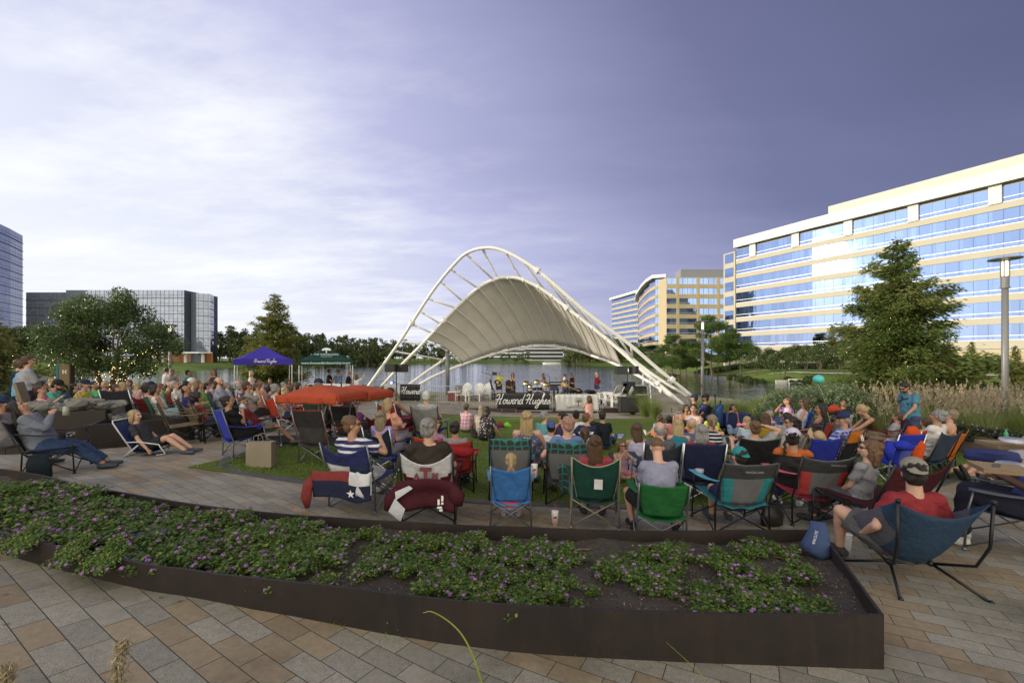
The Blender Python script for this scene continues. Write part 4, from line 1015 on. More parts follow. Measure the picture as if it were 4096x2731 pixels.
c=mixc(nt,mth(nt,'MULTIPLY',ramp(nt,v_,[(.50,(0,0,0)),(.72,(1,1,1))]),.32),c,(.060,.032,.021))
c=mixc(nt,mth(nt,'MULTIPLY',f,.35),c,(.012,.010,.0095)); nt.links.new(c,b.inputs['Base Color']); b.inputs['Roughness'].default_value=.62; b.inputs['Metallic'].default_value=.15; bump(nt,b,mth(nt,'ADD',f,mth(nt,'MULTIPLY',a,.6)),.35,.006); M_rust=m
def strip(pts,name,th=.022,h0=-.05,smooth=True):
    s=SB(); c=catmull([(a_,b_,0) for a_,b_ in pts],6) if smooth else np.array([(a_,b_,0) for a_,b_ in pts])
    A=off_path(c[:,:2],th/2); B=off_path(c[:,:2],-th/2); n=len(c); V=[]
    for i in range(n):
        z=gz(*c[i,:2])
        for q in(A,B): V+=[(*q[i],z+h0),(*q[i],z+PHx(q[i][0]))]
    Fc=[]
    for i in range(n-1):
        a_=4*i; b_=a_+4; Fc+=[(a_,b_,b_+1,a_+1),(a_+2,a_+3,b_+3,b_+2),(a_+1,b_+1,b_+3,a_+3),(a_,a_+2,b_+2,b_)]
    Fc+=[(0,1,3,2),(4*n-4,4*n-2,4*n-1,4*n-3)]; s.add(V,Fc); return s.build(name,M_rust,PL)
strip(front,'front_wall'); strip(back,'back_wall'); strip([front[-1],((front[-1][0]*.5+back[-1][0]*.5),(front[-1][1]*.5+back[-1][1]*.5)),back[-1]],'side_wall',smooth=False)
s=SB()
for i,t in enumerate((2,4,6,8)):
    p=front[t]; z=gz(*p); s.box((p[0],p[1]+.03,z+PHx(p[0])-.05),(.03,.02,.04))
s.build('wall_bracket',M_dark,PL)
PP=front+back[::-1]
# soil
m,nt,b=new_mat('planting_soil'); co=objco(nt); f=noise(nt,co,75,4,.75); a=noise(nt,co,3.5,4,.6)
vo=nt.nodes.new('ShaderNodeTexVoronoi'); vo.inputs['Scale'].default_value=55; nt.links.new(co,vo.inputs['Vector'])
c=mixc(nt,f,(.035,.027,.022),(.13,.102,.082)); c=mixc(nt,ramp(nt,a,[(.5,(0,0,0)),(.75,(1,1,1))]),c,(.11,.095,.08))
pk=mth(nt,'MULTIPLY',mth(nt,'LESS_THAN',vo.outputs['Distance'],.20),mth(nt,'GREATER_THAN',vo.outputs['Color'],.80)); c=mixc(nt,pk,c,(.42,.40,.36))
nt.links.new(c,b.inputs['Base Color']); b.inputs['Roughness'].default_value=.95; bump(nt,b,mth(nt,'ADD',f,a),1.0,.035); M_psoil=m
import bmesh
bm=bmesh.new(); vs=[bm.verts.new((x,y,0)) for x,y in PP]; bm.faces.new(vs)
def soil_z(x,y): return gz(x,y)+PHx(x)-.12+.02*math.sin(x*3.1+y*5)+.018*math.sin(x*7.7-y*4)
for ax_,lo,hi in((0,-6.5,4),(1,2.5,6)):
    k=lo
    while k<hi:
        bmesh.ops.bisect_plane(bm,geom=bm.verts[:]+bm.edges[:]+bm.faces[:],plane_co=(k,0,0) if ax_==0 else (0,k,0),plane_no=(1,0,0) if ax_==0 else (0,1,0)); k+=.12
for v in bm.verts: v.co.z=soil_z(v.co.x,v.co.y)+random.uniform(-.008,.008)
bm.normal_update()
for q in bm.faces:
    if q.normal.z<0: q.normal_flip()
me=bpy.data.meshes.new('soil'); bm.to_mesh(me); bm.free(); me.materials.append(M_psoil); obj('soil',me,PL)
# mulch chips, dead leaves and perlite on the soil
def chips(n,size,mat,name,label,asp=.4):
    p=[]
    while sum(map(len,p))<n:
        x=RNG.uniform(-5.6,3.1,20000); y=RNG.uniform(2.6,5.6,20000); ok=poly_sd(x,y,PP)<-.03; p.append(np.c_[x,y][ok])
    p=np.concatenate(p)[:n]; z=np.array([soil_z(a,b) for a,b in p])+.006
    N_=rvec(n)*.45+np.array((0,0,1)); N_/=np.linalg.norm(N_,axis=1,keepdims=True); A=np.cross(N_,rvec(n)); A/=np.linalg.norm(A,axis=1,keepdims=True); B=np.cross(N_,A); sz=RNG.uniform(.35,1.6,(n,1))*size
    o=obj(name,quads_mesh(name,np.c_[p,z],A*sz,B*sz*asp,mat),PL,None,label); o['kind']='stuff'
chips(9000,.011,leaf_mat('mulch',(.04,.028,.02),(.12,.08,.05),(.20,.14,.09),0),'mulch','brown bark mulch and dead leaves on the soil')
chips(1500,.004,leaf_mat('perlite',(.35,.34,.30),(.5,.48,.44),None,0),'perlite','white perlite grains on the soil',.8)
# lantana: leafy runners with lilac heads; ten built plants, copied
L_lan=leaf_mat('lantana_leaf',(.06,.12,.025),(.15,.24,.05),(.30,.34,.08),.4,.55)
M_lil=leaf_mat('lilac_flower',(.38,.14,.48),(.52,.24,.60),(.66,.40,.70),.25)
M_stem=simple('green_stem',(.10,.11,.04),.7,bs=0)
def lantana(nr,rad,h,nf):
    e=empty('lantana_plant',(0,0,0)); s=SB(); C=[];Dn=[];fl=[]
    for i in range(nr):
        a=RNG.uniform(0,6.283); L=rad*RNG.uniform(.45,1.1); up=h*RNG.uniform(.45,1.15); pts=[]
        for k in range(6):
            t=k/5; pts.append((math.cos(a+.5*t*math.sin(i))*L*t,math.sin(a+.5*t*math.sin(i))*L*t,up*math.sin(t*1.9)+.01))
        s.tube(pts,[.0035]*5+[.0015],4)
        for k in range(1,6):
            for j in range(14):
                p=np.array(pts[k-1])+(np.array(pts[k])-np.array(pts[k-1]))*RNG.random(); C.append(p+RNG.normal(size=3)*np.array((.028,.028,.016)))
        if i<nf: fl.append(np.array(pts[5])+(0,0,.018))
    s.build('stem',M_stem,e)
    C=np.array(C); C[:,2]=np.maximum(C[:,2],.006); n=len(C); N_=rvec(n)*.6+np.array((0,0,1)); N_/=np.linalg.norm(N_,axis=1,keepdims=True); r=rvec(n); A=np.cross(N_,r); A/=np.linalg.norm(A,axis=1,keepdims=True); B=np.cross(N_,A); sz=RNG.uniform(.45,1.3,(n,1))*.0168
    obj('foliage',quads_mesh('foliage',C,A*sz,B*sz*.68,L_lan),e)
    if fl:
        Cf=[];Af=[];Bf=[]
        for p in fl:
            m_=34; v=rvec(m_); v[:,2]=np.abs(v[:,2]); Cf.append(p+v*np.array((.019,.019,.012))); r=rvec(m_); a_=np.cross(v,r); a_/=np.linalg.norm(a_,axis=1,keepdims=True); Af.append(a_*.0060); Bf.append(np.cross(v,a_)*.0060)
        obj('blossom',quads_mesh('blossom',np.concatenate(Cf),np.concatenate(Af),np.concatenate(Bf),M_lil),e)
    return e
protos=[lantana(20,.20,.085,6),lantana(24,.23,.07,9),lantana(17,.17,.10,3),lantana(22,.21,.09,10),lantana(24,.25,.07,5),lantana(9,.10,.10,2)]
spots=[]
PPa=np.array(PP)
def dens(x,y,u,v):
    d=.9 if x<-1.9 else .06
    # bare soil patches
    for (bu,bv,br) in((345,545,24),(235,575,16),(320,572,14),(690,555,38),(775,585,52),(830,595,34),(590,565,22),(560,543,22),(840,562,22),(430,540,15),(610,590,16),(690,590,22),(500,590,12),(760,535,20),(640,537,18)):
        if (u-bu)**2+((v-bv)*1.8)**2<br*br: return .05
    for (bu,bv,br) in((500,558,70),(440,560,50),(735,552,38),(640,573,36),(395,555,30),(285,552,44),(350,522,26)):
        if (u-bu)**2+((v-bv)*2)**2<br*br: return .5 if x>-1.9 else .95
    return d
tries=0; 
while len(spots)<330 and tries<9000:
    tries+=1; x=RNG.uniform(-5.6,3.0); y=RNG.uniform(2.6,5.6)
    if poly_sd(np.array([x]),np.array([y]),PP)[0]>-.19: continue
    z=soil_z(x,y); u=CU+F*x/y; v=VH-F*(z)/y
    if RNG.random()>dens(x,y,u,v): continue
    if any((x-a)**2+(y-b)**2<(.13 if x<-1.9 else .15)**2 for a,b in spots): continue
    spots.append((x,y))
spots=[p for p in spots if -40<CU+F*p[0]/p[1]<900][:295]
LB='lilac flowered lantana plant in the steel planter'; GL_='lantana plants in the steel planter'
for i,(x,y) in enumerate(spots):
    k=i%6 if x<-1.5 or RNG.random()<.75 else 5; pr=protos[k]
    if i<6: e=protos[i]; e.location=(x,y,soil_z(x,y)); tag(e,LB,'plant',GL_)
    else: e=dup(pr,(x,y,soil_z(x,y)),RNG.uniform(0,6.28),LB,GL_,RNG.uniform(.8,1.25)*(1.0 if x<-1.9 else .76)); e['category']='plant'
# runners hanging over the front rim at left
for u in(30,80,110): 
    p=Gp(u,np.interp(u,[0,46,88,150,193,253],[531,542.8,551.3,563.7,569.2,576.8])); e=dup(protos[1],(p.x,p.y-.03,p.z-.02),u,'lantana runner spilling over the front rim of the planter',GL_,.72); e['category']='plant'; e.rotation_euler=(R(38),0,RNG.uniform(-.4,.4))
# drip hoses, junk in the bed
M_hose=simple('brown_hose',(.19,.10,.065),.6,bs=.1)
for i,(pts,lb) in enumerate([(([(770,552),(800,558),(818,567)]),'brown drip hose near the blue bag'),([(640,588),(700,592),(742,588),(782,590)],'brown drip hose along the front right of the bed'),([(735,575),(770,573),(805,578)],'brown drip hose in the middle right of the bed'),([(560,540),(572,542),(590,543)],'short brown drip hose by the back wall'),([(232,562),(245,565),(257,567)],'short tan drip hose on bare soil at left')]):
    s=SB(); q=[G(u,v,.285) for u,v in pts]; q=[(p.x,p.y,soil_z(p.x,p.y)+.008+.015*(k%2)) for k,p in enumerate(q)]; s.tube([tuple(p) for p in catmull(q,5)],.009,8); tag(s.build('drip_hose',M_hose,None,True),lb,'hose','drip hoses in the planter')
p=G(812,552,.26); bg_=empty('drawstring_bag',(p.x,p.y,soil_z(p.x,p.y)+.03),-.9,'blue fabric chair bag with white lettering slumped in the planter corner','bag')
s=SB(); s.tube([(0,0,.0),(.02,.02,.05),(.03,.05,.13),(.03,.09,.22),(.02,.10,.30)],[(.10,.06),(.13,.075),(.11,.07),(.085,.05),(.065,.012)],18,side=(1,0,0)); s.build('bag_body',cloth((.05,.075,.16)),bg_,True)
t_=text_on('COMPACLITE',.034,simple('white_print',(.75,.76,.8),.6,bs=0),(.03,-.032,.15),(R(95),R(-78),0),bg_,sp=1.0)
p=G(172,483+18,.26) if 0 else G(570/2.297+0,528,.3)
s=SB(); q=G(248/1.0,500,.3); s.box((0,0,0),(.16,.10,.012)); o=s.build('black_tray',simple('black_plastic',(.02,.02,.022),.4),None,False,(G(143*1.0,521,.33).x,G(143,521,.33).y,soil_z(G(143,521,.3).x,G(143,521,.3).y)+.08)); o.rotation_euler=(.25,0,.5); tag(o,'black plastic mesh tray lying among the lantana','tray')
# weeds at the foot of the planter
for i,(u,v) in enumerate([(388,632),(458,636),(492,640),(572,645),(340,622)]):
    p=G(u,v); n=120; C=np.c_[RNG.normal(0,.05,(n,2)),np.abs(RNG.normal(0,.022,n))+.004]; A,B=leaf_axes(n,.016,0,.5); o=obj('weed',quads_mesh('weed',C,A,B,L_lan),None,(p.x,p.y+.02,p.z)); tag(o,'small dark weed growing in the joint at the foot of the planter','weed','weeds at the foot of the planter')
# long grass blades in front of the lens
def bladecurve(pts,w,name,mat,label,cat='grass'):
    s=SB(); c=catmull(pts,6); n=len(c); s.tube([tuple(p) for p in c],[w*(1-.75*k/n) for k in range(n)],5); return tag(s.build(name,mat,None,True),label,cat)
M_bl=simple('green_blade',(.20,.24,.04),.6,bs=0)
bladecurve([tuple(P(486,700,1.55)),tuple(P(480,676,1.55)),tuple(P(473,655,1.56)),tuple(P(462,634,1.57)),tuple(P(448,620,1.58)),tuple(P(432,611,1.6)),tuple(P(423,612,1.6))],.005,'grass_stalk',M_bl,'single long arching green grass blade before the planter front')
bladecurve([tuple(P(712,692,1.6)),tuple(P(700,672,1.62)),tuple(P(686,659,1.64)),tuple(P(666,641,1.66))],.0018,'grass_stalk',M_bl,'thin dry grass stalk rising at the bottom edge right of centre')
def seedhead(u,v,d,h,label):
    p=P(u,v,d); n=420; t=RNG.uniform(0,1,n); C=np.c_[RNG.normal(0,.010,n)+.02*t*t,RNG.normal(0,.010,n),t*h]; a=np.c_[RNG.normal(.25,.5,n),RNG.normal(0,.4,n),np.ones(n)]; A=a*.010; B=np.cross(a,rvec(n))*.0022
    me=quads_mesh('seed_head',C,A,B,L_plume); e=empty('grass_plume',(p.x,p.y,p.z),0,label,'grass plume'); obj('seed_head',me,e); s=SB(); s.tube([(0,0,-.35),(0,0,h)],.0018,5); s.build('stalk',M_stem,e)
seedhead(117,684,1.25,.13,'pale feathery grass plume rising at the bottom left of the frame'); seedhead(2,695,1.25,.09,'pale grass plume in the bottom left corner of the frame')
# ---------------------------------------------------------------- water feature on the left
FT=empty('water_feature',(0,0,0),0,'rusty steel stepped fountain basins with piled grey rocks on the left','fountain')
def wall_px(a,b,h,name='basin_wall',th=.05,mat=M_rust,zb=0):
    pa=G(*a); pb=G(*b); s=SB(); s.bar((pa.x,pa.y,pa.z+h/2+zb),(pb.x,pb.y,pb.z+h/2+zb),th,h); return s.build(name,mat,FT)
def WP(x0,y0,x1,y1,h,zb=-.05,th=.05,mat=M_rust):
    z=min(gz(x0,y0),gz(x1,y1))+zb; s=SB(); s.bar((x0,y0,z+h/2),(x1,y1,z+h/2),th,h); return s.build('basin_wall',mat,FT)
WP(-8.5,8.4,-7.15,9.65,.56); WP(-7.15,9.65,-10.6,11.5,.60); WP(-10.6,11.5,-10.95,11.1,.66); WP(-10.95,11.1,-9.32,9.9,.66); WP(-9.3,9.85,-8.5,8.4,.50)
WP(-11.6,8.9,-9.3,9.85,.70); WP(-9.1,7.75,-8.35,8.0,.20); WP(-8.35,8.0,-7.7,8.75,.20); WP(-10.4,8.0,-9.1,7.75,.20)
def rock(s,c,r): 
    M3=Matrix.Rotation(RNG.uniform(0,6.28),3,'Z')@Matrix.Rotation(RNG.uniform(-.4,.4),3,'X'); s.ell(c,(r*RNG.uniform(1.1,1.9),r*RNG.uniform(.7,1.1),r*RNG.uniform(.35,.6)),7,5,[list(q) for q in M3]); s.v[-1]=s.v[-1]+RNG.normal(size=s.v[-1].shape)*r*.10
M_rock=simple('river_rock',(.19,.185,.165),.85,var=.35,vs=2.5,bs=.6,bsc=18)
for i in range(56):
    x=RNG.uniform(-11.6,-9.6); y=9.95+RNG.uniform(0,.9)+(x+9.3)*.4; s=SB(); rock(s,(x,y,gz(x,y)+.70+RNG.uniform(-.05,.14)),RNG.uniform(.09,.19)); s.build('rock',M_rock,FT,False)
for i in range(40):
    if i%2: x=RNG.uniform(-10.2,-9.2); y=11-(x+10.2)*.6+RNG.uniform(-.5,.2); zo=.40
    else: x=RNG.uniform(-10.2,-8.8); y=8.9+RNG.uniform(-.6,.3); zo=.14
    s=SB(); rock(s,(x,y,gz(x,y)+zo+RNG.uniform(0,.08)),RNG.uniform(.07,.14)); s.build('rock',M_rock,FT,False)
zb_=gz(-9,10)
s=SB(); s.add([(-8.5,8.45,zb_+.34),(-7.2,9.65,zb_+.34),(-10.6,11.45,zb_+.34),(-10.9,11.1,zb_+.34),(-9.3,9.85,zb_+.34)],[(0,1,2,3,4)]); s.build('basin_water',simple('dark_water',(.02,.022,.018),.05,spec=.8,bs=.2,bsc=5),FT)
s=SB(); s.prism([(-11.6,8.98),(-9.35,9.9),(-10.3,10.6),(-12,10.2)],zb_-.1,zb_+.50); s.build('rock_bed',M_rock,FT)
# tan sign pillar
q=P(66,383,15.5); sg=empty('sign_pillar',(q.x,15.5,gz(q.x,15.5)),.1,'tan and teal sign pillar with a white H by the water','sign')
s=SB(); s.box((0,0,.92),(.17,.08,.98)); s.build('panel',simple('tan_panel',(.16,.115,.055),.6,bs=.1),sg)
s=SB(); s.box((-.215,0,.92),(.035,.09,.98)); s.build('edge_strip',simple('teal_panel',(.02,.14,.20),.5,bs=0),sg)
s=SB(); s.box((.20,0,.92),(.02,.09,.98)); s.build('edge_strip',M_dark,sg)
text_on('H',.20,M_wht,(.02,-.085,1.62),(R(90),0,0),sg,offset=.008)
# ---------------------------------------------------------------- people
BAKE=[]  # (object, kind) remeshed together at the end
def ik(H,T,l1,l2,hint):
    H=Vector(H);T=Vector(T); d=T-H; L=d.length; mx=(l1+l2)*.995
    if L>mx: T=H+d*(mx/L); d=T-H; L=mx
    a=(l1*l1-l2*l2+L*L)/(2*L); h=math.sqrt(max(0,l1*l1-a*a)); u=d/L; hn=Vector(hint)-u*Vector(hint).dot(u)
    if hn.length<1e-4: hn=Vector((0,0,1))
    hn.normalize(); return H+u*a+hn*h,T
ARMS={'lap':(-.10,.30,-.40),'rest':(.05,.36,-.30),'down':(.06,.03,-.52),'phone':(-.16,.30,-.20),'face':(-.12,.20,.08),'up':(.06,.30,.12),'head':(-.02,-.02,.26),'back':(.16,-.26,-.42),
 'knee':(-.02,.46,-.34),'chin':(-.13,.21,.04),'hip':(.14,.0,-.34),'gtrL':(.22,.34,-.18),'gtrR':(-.12,.20,-.34),'mic':(-.16,.20,.02),'clap':(-.17,.34,-.08),'key':(-.02,.38,-.26),'side':(.16,.12,-.44),'wave':(.30,.06,.36),'ground':(.1,.1,-.5),'behind':(-.08,-.2,-.36)}
def person(u,vh,d,pose,yaw=0,skin='l',hair=('short','brown'),top=((.3,.3,.3),'short',None,None),bot=((.05,.06,.1),'long'),arms=('lap','lap'),lean=None,head=(0,0),h=1.0,fat=1.0,shoe=(.03,.03,.03),cap=None,glasses=None,label='person',group=None,face=True,zoff=0,gnd=None,legs=None,seat=None,clampm=(.86,1.16),skirt=None,d_is_true=False):
    near=d<9.2; mid=d<16
    if not d_is_true: d=d*.945
    # -------- skeleton in local space, facing +Y, standing size 1.72 m
    H_={'stand':.92,'sit':.44,'ground':.13,'low':.24,'recline':.30,'kneel':.30,'stool':.56}[pose]
    if seat is not None: H_=seat
    ln={'stand':3,'sit':-14,'ground':8,'low':-28,'recline':-38,'kneel':8,'stool':5}[pose] if lean is None else lean
    sp=Vector((0,math.sin(R(ln)),math.cos(R(ln)))); hip=Vector((0,0,H_)); X=Vector((1,0,0))
    fw=X.cross(sp)*-1  # forward normal of the torso
    fw=Vector((0,math.cos(R(ln)),-math.sin(R(ln))))
    chest=hip+sp*.33; neck=hip+sp*.50; shc=hip+sp*.455
    hp=ln*.35 if abs(ln)<40 else ln*.5
    hsp=Vector((0,math.sin(R(hp+head[1])),math.cos(R(hp+head[1])))) # neck direction; head[1]=nod forward
    hyaw=R(-head[0]); 
    hc=neck+hsp*.175+Vector((0,.015,0))
    hz=Matrix.Rotation(hyaw,3,'Z'); hx=Matrix.Rotation(R(-(hp*.6+head[1])),3,'X'); HM=hz@hx
    legs_=legs
    fl=[]
    for sgn in(-1,1):
        hj=hip+X*.095*sgn*fat**.5
        if pose=='stand':
            an=Vector((sgn*.11,.02+(0.10*sgn if legs=='step' else 0),.085)); hint=(0,1,0)
            if legs=='walk': an=Vector((sgn*.06,.26*sgn,.085+(.05 if sgn<0 else 0)))
        elif pose in('sit','stool'):
            an=Vector((sgn*.13,.47,.085)); hint=(sgn*.15,.5,1)
            if legs=='out': an=Vector((sgn*.10,.74,.085))
            if legs=='wide': an=Vector((sgn*.26,.45,.085)); hint=(sgn*.6,.5,1)
            if legs=='cross' : an=Vector((.05,.62,.085)) if sgn<0 else Vector((-.12,.66,.33)); hint=(0,.3,1)
            if legs=='up' and sgn>0: an=Vector((-.1,.55,.46))
        elif pose in('ground','kneel'):
            an=Vector((sgn*.12,.80,.07)); hint=(0,0,1)
            if legs=='cross': an=Vector((-sgn*.16,.30,.07)); hint=(sgn*1.2,.2,.35)
            if legs=='knees': an=Vector((sgn*.10,.46,.07))
            if legs=='side': an=Vector((-.42+sgn*.06,.12,.07)); hint=(.1,1,.1)
            if pose=='kneel': an=Vector((sgn*.12,-.18,.06)); hint=(0,1,.2)
        elif pose=='low': an=Vector((sgn*.12,.72,.085)); hint=(0,.1,1)
        else: an=Vector((sgn*.11,.78+.05*sgn,.085)); hint=(0,0,1)
        kn,an=ik(hj,an,.43,.42,hint); fl.append((hj,kn,an))
    al=[]
    for sgn,a in zip((-1,1),arms):
        a=ARMS[a] if isinstance(a,str) else a
        sj=shc+X*.160*sgn*(.9+.1*fat); 
        tgt=sj+X*(a[0]*sgn)+Vector((0,a[1],a[2])) if pose!='stand' or True else None
        hint=(sgn*.7,-.5,-.6)
        if a[2]>.2: hint=(sgn*1,.15,-.3)
        el,wr=ik(sj,tgt,.285,.25,hint); al.append((sj,el,wr))
    dress=bot[1]=='dress'
    # -------- scale and place
    topz=hc.z+.118
    off=Vector((hc.x,hc.y,0))
    yawr=R(-yaw); c,s_=math.cos(yawr),math.sin(yawr)
    S=h
    X0=(u-CU)/F*d
    for _ in range(3):
        ox=(off.x*c-off.y*s_)*S; oy=(off.x*s_+off.y*c)*S
        rx,ry=X0-ox,d-oy; gr=(gz(rx,ry) if gnd is None else gnd)+zoff
        need=-(vh-VH)/F*d-gr; S=min(max(need/topz,h*clampm[0]),h*clampm[1])
    E=empty('person',(rx,ry,gr),yawr,label,'person',group,S)
    vox=(.0085 if d<6.6 else .012) if near else (.016 if mid else .024)
    def mk(name,sb,mat,v=vox,sm=2,wr=0):
        o=sb.build(name,mat,E); BAKE.append((o,v,sm,wr,E,HM,hc)); return o
    seg=12 if near else 9
    b=SB(); f=fat
    # torso core
    b.tube([hip-sp*.05,hip+sp*.06,hip+sp*.2,chest,shc-sp*.02,shc+sp*.03,neck+sp*.0],[(.13*f,.095*f),(.155*f,.115*f),(.13*f,.105*f),(.155*f,.112*f),(.150,.085),(.09,.065),(.055,.055)],seg+4,side=(1,0,0))
    b.tube([neck-hsp*.03,hc-hsp*.04],[.058*(.9+.1*f),.052*(.9+.1*f)],seg)
    for (hj,kn,an),sgn in zip(fl,(-1,1)):
        b.tube([hj-Vector((0,0,0)),hj+(kn-hj)*.1,hj+(kn-hj)*.55,kn],[.085*f,.092*f,.072*f,.056*(.8+.2*f)],seg); b.ell(kn,.056*(.8+.2*f),seg,6)
        b.tube([kn,kn+(an-kn)*.3,an],[.052*(.8+.2*f),.054*(.8+.2*f),.036],seg); b.ell(an,.036,seg,6)
        ft=Vector((0,1,0)); 
        dirk=(an-kn).normalized(); 
        if pose in('stand','sit','stool','low') and not(legs=='cross' and sgn>0) and legs!='up': ft=Vector((sgn*.2,1,0)).normalized(); dn=Vector((0,0,-1))
        elif pose=='kneel': ft=Vector((0,-1,0)); dn=Vector((0,0,-1))
        else: ft=(Vector((sgn*.25,.35,1))-dirk*Vector((sgn*.25,.35,1)).dot(dirk)).normalized() if legs!='cross' or pose!='ground' else Vector((-sgn*.5,.8,0)).normalized(); dn=dirk if not (legs=='cross' and pose=='ground') else Vector((0,0,-1))
        side=ft.cross(dn)
        if dn.z<-.9: p0=Vector((an.x,an.y,.035))
        else: p0=an+dn*.045
        ftp=[p0-ft*.055,p0-ft*.02,p0+ft*.08,p0+ft*.15,p0+ft*.185]
        if pose=='stand' or dn.z<-.9: b.tube([an,p0],[.036,.034],seg)
        b.tube(ftp,[(.026,.026),(.036,.036),(.042,.03),(.042,.022),(.024,.015)],seg,side=side)
        if shoe is not None:
            q=SB(); k=.009; q.tube([p0-ft*.07,p0-ft*.03,p0+ft*.08,p0+ft*.16,p0+ft*.205],[(.030+k,.028+k),(.037+k,.040+k),(.044+k,.033+k),(.044+k,.025+k),(.026+k,.016+k)],seg,side=side)
            if dn.z<-.9: q.tube([an+Vector((0,0,0.0)),p0],[.040,.042],seg)
            mk('shoe',q,simple('shoe_upper',shoe,.6,var=.1,bs=.1),vox if near else vox*.8)
    for (sj,el,wr),sgn in zip(al,(-1,1)):
        b.ell(sj,.049*f**.5,seg,6); b.tube([neck-hsp*.02,sj],[.045,.042],seg); b.tube([sj,sj+(el-sj)*.4,el],[.048*f**.5,.045*f**.5,.037],seg); b.ell(el,.038,seg,6); b.tube([el,el+(wr-el)*.35,wr],[.039,.037,.026],seg)
        fd=(wr-el).normalized(); up=Vector((0,0,1)); 
        if abs(fd.z)>.9: up=Vector((0,1,0))
        nx=fd.cross(up).normalized(); nz=nx.cross(fd)
        # palm, four unequal bent fingers, thumb from the side
        b.tube([wr-fd*.01,wr+fd*.03,wr+fd*.085],[(.022,.020),(.036,.017),(.040,.014)],seg,side=nx)
        if near:
            for i_,ln_ in enumerate((.062,.074,.070,.054)):
                o_=(-.029+.0195*i_); bs0=wr+fd*.078+nx*o_; m1=bs0+fd*ln_*.5-nz*.006; m2=m1+fd*ln_*.38-nz*ln_*.42
                b.tube([bs0,m1,m2],[.0105,.0098,.0085],7)
            t0=wr+fd*.03-nx*sgn*.03; t1=t0+(-nx*sgn*.55+fd*.75).normalized()*.045; b.tube([wr+fd*.02,t0,t1,t1+fd*.022-nz*.01],[.014,.014,.0115,.010],7)
        else: b.tube([wr+fd*.08,wr+fd*.15-nz*.03],[(.038,.013),(.026,.010)],8,side=nx)
    # head
    def hl(x,y,z): return hc+HM@Vector((x,y,z))
    HMl=[list(r_) for r_ in HM]
    b.ell(hl(0,-.012,.025),(.074,.092,.088),seg+4,10,HMl); b.ell(hl(0,.022,-.035),(.060,.066,.078),seg+4,10,HMl); b.ell(hl(0,.050,-.082),(.030,.028,.022),seg,6,HMl)
    b.tube([hl(0,.088,.018),hl(0,.106,-.018),hl(0,.094,-.028)],[.009,.015,.012],8); b.ell(hl(0,.080,-.052),(.024,.014,.010),8,6,HMl); b.ell(hl(0,.076,.042),(.052,.018,.012),8,6,HMl)
    for sgn in(-1,1): b.ell(hl(sgn*.076,-.008,-.004),(.010,.021,.033),8,6,HMl); b.ell(hl(sgn*.040,.066,-.02),(.022,.02,.018),8,6,HMl)
    bo=mk('body',b,[skinm(skin),simple('eye_dark',(.02,.015,.012),.3,bs=0),simple('lip',(.30,.10,.08) if skin in'lm' else (.12,.04,.03),.5,bs=0),hairm(hair[1])])
    # -------- clothes
    tc_,slv,pat,c2=(tuple(top)+(None,)*4)[:4]
    if tc_ is not None:
        q=SB(); k=.015+.012*(f-1); bot_h=-.10 if not dress else -.12
        if pose!='stand' : bot_h=-.03
        w0=.02 if slv!='none' else .0
        q.tube([hip+sp*bot_h,hip+sp*.02,hip+sp*.12,hip+sp*.22,chest,shc-sp*.02,shc+sp*.035,neck-sp*.005],[(.16*f+k,.122*f+k),(.165*f+k,.128*f+k),(.15*f+k,.125*f+k),(.145*f+k,.12*f+k),(.158*f+k,.116*f+k),(.152+k,.09+k),(.098+k*.8,.068+k*.8),(.062,.060)],seg+6,side=(1,0,0))
        if slv!='none':
            for (sj,el,wr) in al:
                q.ell(sj,.048*f**.5+k,seg,6); q.tube([neck-sp*.045,sj],[.045+k,.043+k],seg)
                if slv=='short': e_=sj+(el-sj)*.70; q.tube([sj,sj+(el-sj)*.4,e_],[.049*f**.5+k,.049*f**.5+k,.050*f**.5+k],seg)
                else: q.tube([sj,sj+(el-sj)*.5,el],[.049*f**.5+k,.048*f**.5+k,.042+k],seg); q.ell(el,.043+k,seg,6); q.tube([el,wr],[.043+k,.030+k*.8],seg)
        else:
            for (sj,el,wr),sgn in zip(al,(-1,1)): q.tube([sj-X*.045*sgn,sj-X*.045*sgn-sp*.10],[.038,.045],8)
        mk('shirt' if not dress else 'dress_top',q,cloth(tc_,pat,c2 or (.8,.8,.8),top[4] if len(top)>4 else 1.0),vox,3,1)
    bc,bk=bot[0],bot[1]
    if bk in('long','short','capri'):
        q=SB(); k=.014
        q.tube([hip-sp*.09,hip,hip+sp*.09],[(.13*f+k,.10*f+k),(.158*f+k,.12*f+k),(.148*f+k,.112*f+k)],seg+4,side=(1,0,0))
        for (hj,kn,an) in fl:
            if bk=='short': e_=hj+(kn-hj)*.80; q.tube([hj,hj+(kn-hj)*.15,e_],[.088*f+k,.096*f+k,.078*f+k*1.6],seg)
            else:
                q.tube([hj,hj+(kn-hj)*.15,hj+(kn-hj)*.6,kn],[.088*f+k,.095*f+k,.078*f+k,.062+k],seg); q.ell(kn,.061+k,seg,6)
                e_=kn+(an-kn)*(.9 if bk=='long' else .55); q.tube([kn,kn+(an-kn)*.35,e_],[.060+k,.060+k,.046+k*1.3],seg)
        mk('trousers' if bk=='long' else 'shorts',q,cloth(bc,bot[2] if len(bot)>2 else None,bot[3] if len(bot)>3 else (.8,.8,.8)),vox,3,1)
    elif bk in('skirt','dress'):
        q=SB(); k=.02; ml=Vector((0,0,0))
        kn=(fl[0][1]+fl[1][1])/2; an=(fl[0][2]+fl[1][2])/2
        e1=(an+(kn-an)*.25) if (len(bot)>2 and bot[2]=='maxi') else kn+(an-kn)*.12
        pt=cloth(bc,pat if bk=='dress' else None,c2 or (.8,.8,.8))
